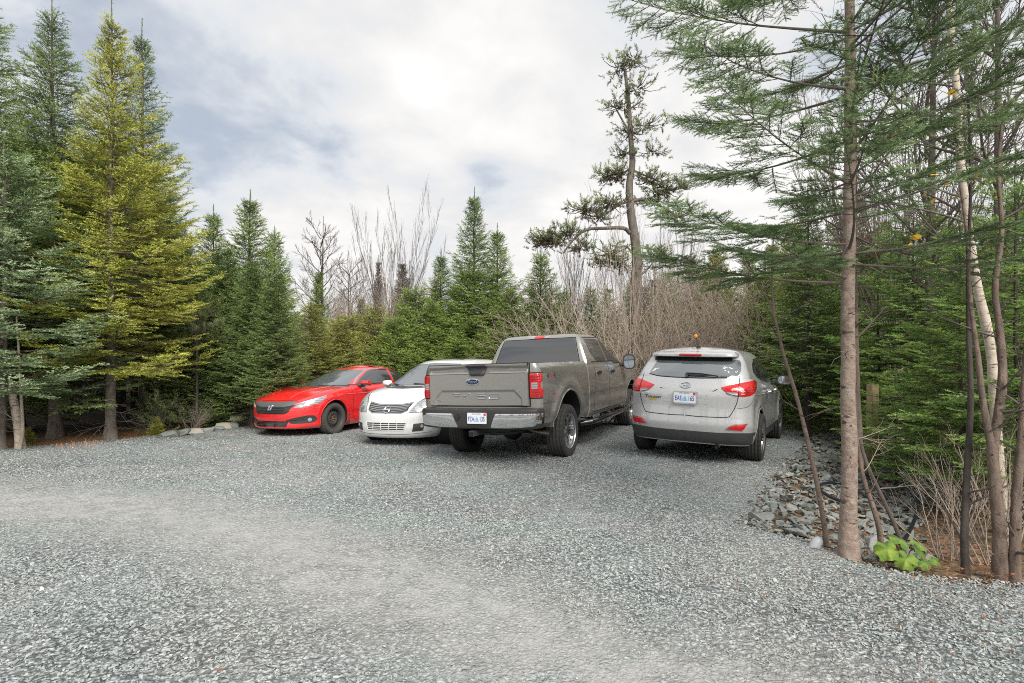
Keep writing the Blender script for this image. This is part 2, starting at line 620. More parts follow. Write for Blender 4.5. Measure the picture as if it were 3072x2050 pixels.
def number_plate(parent, centre, out, right, left_chars, right_chars, frame=None, tilt=0.0):
    """white plate with blue characters, a small blue ship between them, province line above and a red validation sticker"""
    out = Vector(out).normalized(); right = Vector(right).normalized(); up = right.cross(out) * -1
    up = out.cross(right)
    c = Vector(centre)

    def tr(V, h): return np.array([list(c + right * a + up * b + out * (h + z)) for a, b, z in V])
    mb = MB(); W, H = .1525, .076
    P = rounded(box2(-W, -H, W, H), .012, 3); n = len(P)
    V = [(x, y, 0) for x, y in P] + [(x, y, .004) for x, y in P]
    F = [(i, (i + 1) % n, n + (i + 1) % n, n + i) for i in range(n)] + [tuple(range(n, 2 * n)), tuple(range(n - 1, -1, -1))]
    mb.add(tr(V, 0), F)
    p = mb.build('number_plate', M['plate_white'], parent, smooth=False)
    for s_, cx in ((left_chars, -.088), (right_chars, .088)):
        V, F = text_mb(s_, .092, .001, .62, .0012)
        V[:, 0] += cx; V[:, 1] -= .01
        MB().add(tr(V, .0052), F).build('lettering', M['plate_blue'], p, smooth=False)
    V, F = text_mb('NOVA SCOTIA', .022, .001, .95)
    V[:, 0] += -.01; V[:, 1] += .060
    MB().add(tr(V, .0052), F).build('lettering', M['plate_blue'], p, smooth=False)
    ship = MB()                                            # hull, two sails, a jib
    for poly in ([(-.034, -.045), (.030, -.045), (.036, -.032), (-.040, -.032)], [(-.022, -.028), (-.002, -.028), (-.002, .030)], [(.002, -.028), (.026, -.028), (.002, .022)], [(-.038, -.028), (-.026, -.028), (-.022, .012)]):
        ship.add(tr([(x, y, 0) for x, y in poly], .0050), [tuple(range(len(poly)))])
    ship.build('ship_emblem', M['plate_lightblue'], p, smooth=False)
    MB().add(tr([(x, y, 0) for x, y in box2(.108, .036, .142, .068)], .0051), [(0, 1, 2, 3)]).build('sticker', M['plate_red'], p, smooth=False)
    if frame:
        mb = MB()
        for a0, b0, a1, b1 in ((-W - .008, H - .004, W + .008, H + .010), (-W - .008, -H - .014, W + .008, -H + .006), (-W - .008, -H - .014, -W + .004, H + .010), (W - .004, -H - .014, W + .008, H + .010)):
            k = .0001 * (a0 + b0)
            V = [(a0, b0, -.006), (a1, b0, -.006), (a1, b1, -.006), (a0, b1, -.006), (a0, b0, .006 + k), (a1, b0, .006 + k), (a1, b1, .006 + k), (a0, b1, .006 + k)]
            mb.add(tr(V, 0), [(3, 2, 1, 0), (4, 5, 6, 7), (0, 1, 5, 4), (1, 2, 6, 5), (2, 3, 7, 6), (3, 0, 4, 7)])
        mb.build('plate_frame', frame, p, smooth=False)
    return p


def tyre_mb(R, W, rim, n=120, block=.010, grooves=4):
    """tyre with sidewall bulge, tread ribs and shoulder blocks; axis y, outer side +y"""
    prof = [(rim - .005, .40), (rim + .012, .47), (lerp(rim, R, .35), .515), (lerp(rim, R, .62), .515), (lerp(rim, R, .82), .485), (R - .022, .455)]
    tread = []
    k = grooves
    xs = np.linspace(.44, -.44, 2 * k + 1 + 1)
    edges = np.linspace(.445, -.445, 4 * k + 3)
    for i, e in enumerate(edges):
        groove = (i % 4) in (2, 3)
        tread.append((R - (.011 if groove else .0) - .010 * (abs(e) / .445) ** 4, e))
    full = prof + tread + [(r, -y) for r, y in prof[::-1]]
    a = np.linspace(0, 2 * PI, n, endpoint=False)
    V = np.zeros((len(full), n, 3))
    for i, (r, y) in enumerate(full):
        rr = np.full(n, r)
        if len(prof) - 1 <= i < len(prof) + len(tread):
            sh = 1.0 if abs(y) > .25 else .45
            ph = (i * 2) % 4
            rr = rr - block * sh * (((np.arange(n) + ph) % 4) >= 2)
        V[i, :, 0] = rr * np.cos(a); V[i, :, 1] = y * W; V[i, :, 2] = rr * np.sin(a)
    m = len(full)
    F = [(i * n + j, i * n + (j + 1) % n, (i + 1) * n + (j + 1) % n, (i + 1) * n + j) for i in range(m - 1) for j in range(n)]
    return MB().add(V.reshape(-1, 3), F)


def rim_mb(rim, W, style, nth=180, nr=30):
    """wheel disc as a relief: spokes in front of dark openings. mi 0 metal, 1 dark, 2 hub"""
    mb = MB()
    th = np.linspace(0, 2 * PI, nth, endpoint=False); r = np.linspace(.0, 1.0, nr)
    T, Rr = np.meshgrid(th, r)
    if style == 'six':                                    # six twin spokes
        ph = (T * 6 / (2 * PI)) % 1.0 - .5
        tw = .085 + .05 * Rr
        m = np.exp(-((np.abs(ph) - (.10 + .07 * Rr)) / tw) ** 6)
        face = .30 - .05 * Rr ** 2 + .03 * (Rr < .25)
    elif style == 'steel':
        ph = (T * 16 / (2 * PI)) % 1.0 - .5
        hole = (np.abs(ph) < .24) & (np.abs(Rr - .74) < .065)
        m = np.where(hole, 0, 1.0)
        face = .16 + .12 * np.exp(-((Rr - .50) / .16) ** 2) - .10 * np.clip((Rr - .8) / .2, 0, 1)
    elif style == 'ten':
        ph = (T * 5 / (2 * PI)) % 1.0 - .5
        m = np.exp(-((np.abs(ph) - .11) / (.075 + .01 * Rr)) ** 6)
        face = .36 - .08 * Rr ** 2
    else:                                                 # seven single spokes
        ph = (T * 7 / (2 * PI)) % 1.0 - .5
        m = np.exp(-(ph / (.17 - .03 * Rr)) ** 6)
        face = .34 - .06 * Rr ** 2
    m = np.where(Rr < .27, 1, m)
    m = np.where(Rr > .90, 1, m)
    Y = np.where(m > .5, face, -.12) * W
    Y = np.where(Rr > .90, (.36 + .6 * (Rr - .9)) * W, Y)
    if style == 'steel': Y = np.where(Rr < .16, Y - .04, Y)
    V = np.stack([Rr * rim * np.cos(T), Y, Rr * rim * np.sin(T)], -1)
    F = []; mi = []
    for i in range(nr - 1):
        for j in range(nth):
            F.append((i * nth + j, (i + 1) * nth + j, (i + 1) * nth + (j + 1) % nth, i * nth + (j + 1) % nth))
            mm = (m[i, j] + m[i + 1, j]) / 2
            mi.append(0 if mm > .4 else 1)
    mb.v.append(V.reshape(-1, 3)); mb.f += [list(f) for f in F]; mb.m += mi; mb.n += nr * nth
    mb.lathe([(rim, .43 * W), (rim + .006, .47 * W), (rim + .004, .40 * W), (rim * .96, .2 * W), (rim * .93, -.45 * W)], n=72)
    mb.lathe([(rim * .93, -.15 * W), (.02, -.15 * W)], n=48, mi=1)
    k = 6 if style == 'six' else 5
    for j in range(k):                                     # wheel nuts
        a = 2 * PI * j / k + .3
        rr = rim * (.20 if style != 'steel' else .24)
        y0 = float(face[np.argmin(np.abs(r - (.20 if style != 'steel' else .24))), 0]) * W
        mb.lathe([(.013, y0 - .01), (.013, y0 + .02), (.008, y0 + .026), (.0005, y0 + .026)], c=(rr * math.cos(a), 0, rr * math.sin(a)), n=10, mi=2)
    hc = float(face[1, 0]) * W
    mb.lathe([(rim * .13, hc - .02), (rim * .13, hc + .012), (rim * .10, hc + .02), (.0005, hc + .02)], n=24, mi=2)
    return mb


def add_wheel(root, c, R, W, rim, style, metal, side, steer=0.0, tyre_mat=None, hub=None, cache={}):
    key = (R, W, rim, style, metal.name)
    if key not in cache:
        t = tyre_mb(R, W, rim, block=.006 if style != 'steel' else .012)
        to = t.build('tyre', tyre_mat or M['rubber'], None, sharp=30)
        ro = rim_mb(rim, W, style).build('rim', [metal, M['well'], hub or M['dark_chrome']], None, sharp=30)
        cache[key] = (to.data, ro.data)
        bpy.data.objects.remove(to); bpy.data.objects.remove(ro)
    w = bpy.data.objects.new('wheel', cache[key][1]); COL.objects.link(w); w.parent = root
    w.location = c
    w.rotation_euler = (0, float(RNG.uniform(0, 6)), (0 if side > 0 else PI) + steer)
    t = bpy.data.objects.new('tyre', cache[key][0]); COL.objects.link(t); t.parent = w
    return w


def place_car(root, X, Y, Z, th, pitch=0.0, roll=0.0):
    """th: heading, degrees clockwise from +Y; pitch nose-up; roll right-side-up"""
    th, pitch, roll = map(math.radians, (th, pitch, roll))
    f = Vector((math.sin(th) * math.cos(pitch), math.cos(th) * math.cos(pitch), math.sin(pitch)))
    r0 = Vector((math.cos(th), -math.sin(th), 0)); u0 = r0.cross(f)
    r = r0 * math.cos(roll) + u0 * math.sin(roll); u = r.cross(f)
    m3 = Matrix((f, -r, u)).transposed()
    root.location = (X, Y, Z); root.rotation_euler = m3.to_euler()


def mirror_unit(root, c, size, side, shell, stalk_to, face=True):
    """door mirror: shell, glass facing back, stalk"""
    sx, sy, sz = size
    g = []
    for t in np.linspace(0, 1, 7):
        k = math.sin(math.acos(min(.999, t))) if t < 1 else .02
        k = max(.12, (1 - t ** 2.5) ** .5)
        ring = []
        for a in np.linspace(0, 2 * PI, 24, endpoint=False):
            ca, sa = math.cos(a), math.sin(a)
            ring.append((c[0] + t * sx, c[1] + k * sy / 2 * math.copysign(abs(ca) ** .6, ca), c[2] + k * sz / 2 * math.copysign(abs(sa) ** .6, sa)))
        g.append(ring + [ring[0]])
    mb = MB(); mb.grid(np.array(g))
    mb.add(np.array(g[0][:-1]), [tuple(range(24))], 1)
    mb.add(np.array(g[-1][:-1]), [tuple(range(24))], 0)
    mb.tube([(c[0] + sx * .4, c[1], c[2] - sz * .3), stalk_to], [.03, .04], 8, 1)
    o = mb.build('door_mirror', [shell, M['black']], root, weld=1e-4)
    V = [(c[0] - .004, c[1] + sy * .42 * math.copysign(abs(math.cos(a)) ** .6, math.cos(a)), c[2] + sz * .42 * math.copysign(abs(math.sin(a)) ** .6, math.sin(a))) for a in np.linspace(0, 2 * PI, 24, endpoint=False)]
    MB().add(np.array(V), [tuple(range(24))]).build('mirror_face', M['mirror_face'], o)
    return o
# ================================================================== grey pickup truck (origin: rear axle on the ground)
def sstep(a, b, x):
    t = np.clip((x - a) / (b - a), 0, 1)
    return t * t * (3 - 2 * t)


def build_truck():
    root = empty('pickup_truck', label='grey crew cab pickup truck with chrome rear bumper, seen from behind, tailgate closed', cat='pickup truck')
    P = paint('grey_truck_paint', (.315, .307, .282), .5, .27, .25, (.24, .225, .20))
    WB = 3.98
    side = [(.0, .905), (.09, .945), (.28, .968), (.55, .972), (.80, .958), (.92, .938), (1.0, .905)]
    # ---- pickup bed
    rows = []
    for v, w in side:
        zb = [( -1.12, lerp(.62, 1.452, v)), (.2, lerp(.58, 1.452, v)), (1.0, lerp(.50, 1.452, v))]
        rows.append(dict(v=v, z=zb, xr=-1.115, dr=.11, nr=2.5, xf=.985, df=.02, nf=6, w=w))
    b = slice_body(rows, [(-1.2, .975), (-.5, 1), (1, 1)], ncap=18, nside=90, nrow=44, bulge=[(0, .42, .70, .030, .085)])
    bed = b.build('bed', [P, M['well']], root)
    cav = MB().box((-.045, 0, 1.4), (1.92, 1.62, .9)).build('cutter', M['black'])
    bool_cut(bed, wheel_cutters([(0, .445)], .575, .50) + [cav]); resharp(bed)
    # ---- cab with bonnet
    zt = [(1.0, 1.41), (2.2, 1.40), (3.3, 1.385), (4.2, 1.33), (4.75, 1.24), (4.95, 1.16)]
    rows = []
    for v, w in [(.0, .915), (.10, .950), (.24, .966), (.36, .955), (.50, .968), (.80, .960), (.93, .942), (1.0, .915)]:
        z = [(x, lerp(.50, t, v)) for x, t in zt]
        rows.append(dict(v=v, z=z, xr=1.0, dr=.03, nr=3, xf=4.90 - .05 * v, df=.42, nf=3.0, w=w))
    b = slice_body(rows, [(1.0, 1), (3.6, 1), (4.5, .985), (5, .97)], ncap=20, nside=90, nrow=44, crown=[(1, 0), (3, .02), (3.6, .06), (4.9, .05)], bulge=[(WB, .42, .66, .022, .08)])
    cab = b.build('cab_body', [P, M['well']], root)
    bool_cut(cab, wheel_cutters([(WB, .445)], .56, .50)); resharp(cab)
    rows = []
    for z, xr, xf, w in [(1.36, 1.02, 3.62, .928), (1.42, 1.03, 3.50, .922), (1.60, 1.085, 3.12, .858), (1.80, 1.17, 2.78, .775), (1.885, 1.23, 2.62, .725), (1.925, 1.29, 2.50, .672), (1.94, 1.36, 2.40, .60)]:
        rows.append(dict(v=(z - 1.36) / .58, z=z, xr=xr, dr=.03, nr=6.0, xf=xf, df=.38, nf=2.6, w=w))
    gh = slice_body(rows, [(0, 1), (5, 1)], ncap=20, nside=50, nrow=30, crown=[(1.3, .02), (2, .03), (2.6, .02)]).build('cab_roof', [P], root)
    V = bvh_of(bed, cab, gh)
    G = bvh_of(gh, cab)
    # ---- tailgate relief
    yy = np.linspace(-.79, .79, 150); zz = np.linspace(.875, 1.456, 110)
    Y, Z = np.meshgrid(yy, zz)
    h = .016 + 0 * Y
    lip = sstep(1.325, 1.345, Z)
    arc = 1.415 - .045 * (1 - np.abs(Y / .79) ** 1.6)
    h -= .030 * sstep(1.325, 1.385, Z) * (1 - sstep(-.02, .02, Z - (1.425 - .03 * np.abs(Y / .79) ** 2)))
    h += .022 * sstep(1.40, 1.43, Z)
    h += .004 * (1 - lip)
    edge = 1.105 - np.clip((np.abs(Y) - .585) / .115, 0, 1) * .12
    h -= .018 * sstep(.0, .042, edge - Z) * (1 - sstep(.56, .60, np.abs(Y) - .14 * sstep(0, .1, edge - Z) * 0 - .11))
    h -= .05 * np.clip((np.abs(Y) - .775) / .02, 0, 1) ** 2 * .4
    h -= .02 * (sstep(1.45, 1.457, Z) + (1 - sstep(.874, .882, Z)))
    X = -1.118 - h
    mb = MB(); mb.grid(np.stack([X, -Y, Z], -1), 0)
    ring = [(-1.118, -y, z) for y, z in ((-.79, .875), (.79, .875), (.79, 1.456), (-.79, 1.456))]
    tg = mb.build('tailgate', P, root, sharp=28)
    cap = MB().box((-1.112, 0, 1.460), (.055, 1.585, .014)).build('tailgate_cap', M['black'], tg)
    strips('tailgate_seam', V, [('B', [(-.797, .87), (-.797, 1.452)]), ('B', [(.797, .87), (.797, 1.452)]), ('B', [(-.80, .868), (.80, .868)])], M['gap'], tg, .014, .002)
    TB = bvh_of(tg)
    strips('crease', TB, [('B', [(-.785, 1.326), (.785, 1.326)])], M['gap'], tg, .006, .0012)
    # handle with camera
    hp = [(-.155, 1.452), (.165, 1.452), (.145, 1.325), (.115, 1.298), (-.07, 1.298), (-.10, 1.325)]
    hd = patch('tailgate_handle', TB, rounded(hp, .025), 'B', M['grey_plastic'], tg, off=.022, skirt=.03, dome=.012)
    patch('handle_pocket', TB, rounded([(-.09, 1.385), (.10, 1.385), (.085, 1.315), (-.06, 1.315)], .02), 'B', M['gloss_black'], hd, off=.037, skirt=.004)
    # oval badge
    c = (-.055 + .0, 1.215)
    bg = patch('oval_badge', TB, ellipse(c, .112, .046, 36), 'B', M['chrome'], tg, off=.008, skirt=.01, dome=.004)
    patch('badge_field', TB, ellipse(c, .100, .037, 36), 'B', M['badge_blue'], bg, off=.014, skirt=.002)
    text_on('badge_script', TB, 'Ford', (c[0], c[1] + .002), .062, 'B', M['chrome'], bg, off=.017, sx=1.25, italic=.25)
    hgt = .036
    def glyph(cx, strokes): return [[(-(cx + x), 1.012 + z * hgt) if False else (cx + x, 1.012 + z * hgt) for x, z in st] for st in strokes]
    W_ = .062
    letters = [('F', -.345, [[(-W_, -1), (-W_, 1), (W_ * 1.1, 1)], [(-W_, .0), (W_ * .8, .0)]]), ('-', -.205, [[(-.03, 0), (.03, 0)]]), ('1', -.115, [[(-.03, 1), (.006, 1), (.006, -1)]]),
               ('5', .07, [[(W_, 1), (-W_, 1), (-W_, .05), (W_, .05), (W_, -1), (-W_, -1)]]), ('0', .265, [[(-W_ * 1.3, 1), (W_ * 1.3, 1), (W_ * 1.3, -1), (-W_ * 1.3, -1), (-W_ * 1.3, 1)]])]
    for ch, cx, st in letters:
        strips('raised_lettering', TB, [('B', ln) for ln in glyph(cx, st)], M['silver_trim'], tg, .018, .002, height=.007)
    text_on('small_badge', TB, 'XTR', (-.66, .945), .034, 'B', M['silver_trim'], tg, off=.004, sx=2.2)
    # ---- tail lights
    for mir in (False, True):
        lp = [(.030, .985), (.205, .985), (.205, 1.10), (.172, 1.135), (.172, 1.185), (.215, 1.225), (.208, 1.312), (.030, 1.312)]
        t = patch('tail_light', V, rounded(lp, .012), 35, M['red_plain'], root, off=.014, skirt=.02, mirror=mir, dome=.006, res=.02)
        for z0, z1 in ((1.005, 1.085), (1.215, 1.292)):
            patch('lamp_cell', V, rounded(box2(.052, z0, .165, z1), .012), 35, M['red_lens'], t, off=.0215, skirt=.003, mirror=mir, res=.03)
        patch('reverse_lamp', V, rounded(box2(.048, 1.105, .128, 1.19), .008), 35, M['clear_lens'], t, off=.0235, skirt=.004, mirror=mir, res=.03)
        strips('lamp_seam', V, [(35, [(.024, .975), (.024, 1.322), (.222, 1.322)], mir), (35, [(.024, .975), (.215, .975)], mir)], M['gap'], t, .012, .004)
    # ---- rear bumper
    rows = [dict(v=a, z=z, xr=x, dr=.24, nr=3.4, xf=-.98, df=.02, nf=6, w=w) for a, z, x, w in ((0, .56, -1.20, .90), (.12, .575, -1.235, .945), (.8, .79, -1.255, .965), (.92, .83, -1.25, .96), (1, .845, -1.22, .945))]
    bmp = slice_body(rows, [(-2, 1), (0, 1)], ncap=26, nside=8, nrow=12).build('rear_bumper', M['black'], root)
    BV = bvh_of(bmp)
    for mir in (False, True):
        patch('bumper_chrome', BV, rounded([(.26, .582), (.345, .778), (.945, .778), (.945, .67), (.88, .605), (.55, .582)], .02), 'B', M['chrome'], bmp, off=.010, skirt=.02, mirror=mir, dome=.005)
        patch('bumper_chrome_end', BV, rounded([(-1.20, .64), (-1.20, .778), (-1.02, .778), (-1.02, .64)], .015), 'R', M['chrome'], bmp, off=.006, skirt=.02, mirror=mir)
    patch('plate_recess', BV, rounded([(-.22, .60), (-.17, .79), (.25, .79), (.21, .60)], .03), 'B', M['black'], bmp, off=.003, skirt=.01)
    pl = number_plate(root, (-1.262, -.06, .715), (-1, 0, .05), (0, -1, 0), 'FZA', '135')
    rc = MB()
    rc.box((-1.17, .03, .50), (.22, .075, .075)); rc.box((-1.285, .03, .50), (.012, .055, .055), 1)
    rc.build('hitch_receiver', [M['grey_plastic'], M['gap']], root, sharp=0, smooth=False)
    patch('tow_socket', BV, ellipse((-.19 - .07, .73), .035, .045), 'B', M['gloss_black'], bmp, off=.018, skirt=.03)
    # ---- rear window and brake light
    rg = patch('rear_window', G, rounded([(-.80, 1.425), (.80, 1.425), (.675, 1.862), (-.675, 1.862)], .05), 'B', M['glass'], root, off=.006, skirt=.006, res=.05)
    bl = patch('brake_light_housing', G, rounded(box2(-.20, 1.882, .20, 1.930), .015), 'B', M['clear_lens'], root, off=.012, skirt=.04)
    patch('brake_light', G, rounded(box2(-.095, 1.880, .095, 1.932), .01), 'B', M['red_plain'], bl, off=.018, skirt=.05)
    strips('window_seal', G, [('B', [(-.81, 1.42), (-.685, 1.868), (.685, 1.868), (.81, 1.42)])], M['gap'], rg, .014, .0025)
    # ---- sides
    for mir in (False, True):
        patch('rear_door_window', G, rounded([(1.40, 1.845), (2.19, 1.862), (2.235, 1.44), (1.60, 1.44), (1.46, 1.56)], .05), 'R', M['glass'], root, off=.003, skirt=.01, mirror=mir, res=.08)
        patch('front_door_window', G, rounded([(2.275, 1.862), (2.52, 1.862), (2.98, 1.62), (3.30, 1.44), (3.22, 1.395), (2.80, 1.395), (2.66, 1.44), (2.325, 1.44)], .04), 'R', M['glass'], root, off=.003, skirt=.01, mirror=mir, res=.08)
        strips('window_seal', G, [('R', [(1.30, 1.43), (2.26, 1.43), (2.66, 1.43), (2.79, 1.385), (3.25, 1.385)], mir), ('R', [(1.36, 1.87), (2.25, 1.885), (2.55, 1.885)], mir)], M['gap'], root, .016, .002)
        strips('door_seam', V, [('R', [(1.40, 1.42), (1.40, 1.05), (1.28, .80), (1.28, .56)], mir), ('R', [(2.25, 1.88), (2.27, 1.40), (2.27, .56)], mir), ('R', [(3.42, 1.36), (3.42, .95), (3.36, .56)], mir), ('R', [(1.28, .565), (3.36, .565)], mir)], M['gap'], root, .010, .0015)
        for x0 in (1.50, 2.38):
            hh = patch('door_handle', V, rounded(box2(x0, 1.215, x0 + .22, 1.265), .02), 'R', M['dark_chrome'], root, off=.030, skirt=.03, mirror=mir, res=.03)
        # wheel arch lips
        for cx, vv in ((0, bed), (WB, cab)):
            arc = [(cx + (.585 if cx == 0 else .57) * math.cos(a), .445 + (.585 if cx == 0 else .57) * math.sin(a)) for a in np.linspace(math.radians(8), math.radians(172), 50)]
            strips('arch_lip', V, [('R', arc, mir)], P, root, .034, .002, height=.014)
        # running board
        rb = MB(); sg = 1 if mir else -1
        rb.tube([(.98, sg * .80, .40), (1.06, sg * .97, .42), (1.2, sg * 1.0, .425), (3.3, sg * 1.0, .425), (3.42, sg * .97, .42), (3.5, sg * .80, .40)], .045, 12)
        for x0 in (1.6, 2.6): rb.box((x0, sg * 1.0, .467), (.62, .075, .012))
        for x0 in (1.3, 2.3, 3.2): rb.tube([(x0, sg * .6, .50), (x0, sg * .98, .43)], .025, 8)
        rb.build('running_board', [M['gloss_black']], root)
        add_wheel(root, (0, sg * .835, .405), .405, .265, .262, 'six', M['alloy'], sg)
        add_wheel(root, (WB, sg * .835, .405), .405, .265, .262, 'six', M['alloy'], sg)
        mirror_unit(root, (3.10, sg * 1.15, 1.40), (.13, .24, .30), sg, M['black'], (3.18, sg * .90, 1.36))
        # rear mud flap in front of nothing, lower bed moulding line
        strips('body_crease', V, [('R', [(-1.05, .90), (-.62, .90)], mir), ('R', [(.62, .90), (.97, .90)], mir), ('R', [(1.02, .90), (3.30, .90)], mir)], M['gap'], root, .004, .001)
    # 4x4 decal
    for mir in (False, True):
        for s_, cx, mt in (('4', -.80, 'grey_plastic'), ('x', -.685, 'plate_red'), ('4', -.57, 'grey_plastic')):
            text_on('side_decal', V, s_, (cx if not mir else -1.37 - cx, 1.275), .105, 'L' if mir else 'R', M[mt], root, off=.003, sx=1.35, bold=.002)
        patch('fuel_marker', V, rounded(box2(-.70, .885 + .12, -.60, .925 + .10), .01), 'R', M['red_plain'], root, off=.003, skirt=.006, mirror=mir)
    # ---- underside
    u = MB()
    u.box((1.8, .45, .56), (5.2, .10, .12)); u.box((1.8, -.45, .56), (5.2, .10, .12)); u.box((2.0, 0, .56), (4.2, 1.1, .10))
    u.box((-.6, 0, .66), (.9, 1.5, .05))
    u.build('chassis', M['well'], root, smooth=False)
    ax = MB(); ax.tube([(0, -.78, .40), (0, .78, .40)], .05, 12); ax.lathe([(.02, -.19), (.12, -.15), (.165, 0), (.12, .15), (.02, .19)], c=(0, .0, .40), axis='x', n=20)
    ax.build('rear_axle', M['well'], root)
    sp = tyre_mb(.38, .24, .22, n=48).build('spare_tyre', M['rubber'], root)
    sp.rotation_euler = (PI / 2, 0, 0); sp.location = (-.62, -.10, .56)
    ex = MB(); ex.tube(spline([(1.0, -.30, .52), (.25, -.38, .55), (-.38, -.45, .50), (-.50, -.62, .455), (-.56, -.86, .435)], 30), .036, 16, cap=False)
    ex.tube(spline([(-.38, -.45, .50), (-.50, -.62, .455), (-.56, -.855, .435)], 12), .029, 16, 1, cap=True)
    ex.build('exhaust_pipe', [M['exhaust'], M['well']], root)
    # ---- front end (turned away from the photograph)
    F = bvh_of(cab)
    patch('grille', F, rounded([(-.62, .80), (.62, .80), (.66, 1.16), (-.66, 1.16)], .05), 'F', M['dark_chrome'], root, off=.01, skirt=.03)
    for mir in (False, True):
        patch('headlight', F, rounded([(.68, .86), (.93, .88), (.93, 1.15), (.70, 1.15)], .02), 'F', M['clear_lens'], root, off=.008, skirt=.03, mirror=mir)
    patch('front_bumper', F, rounded([(-.93, .52), (.93, .52), (.93, .74), (-.93, .74)], .04), 'F', M['chrome'], root, off=.03, skirt=.06)
    patch('windscreen', G, rounded([(-.80, 1.45), (.80, 1.45), (.66, 1.87), (-.66, 1.87)], .05), 'F', M['glass_clear'], root, off=.004, skirt=.01, res=.08)
    place_car(root, .03, 8.78, -.005, 25.6, 1.25, 1.62)
    return root
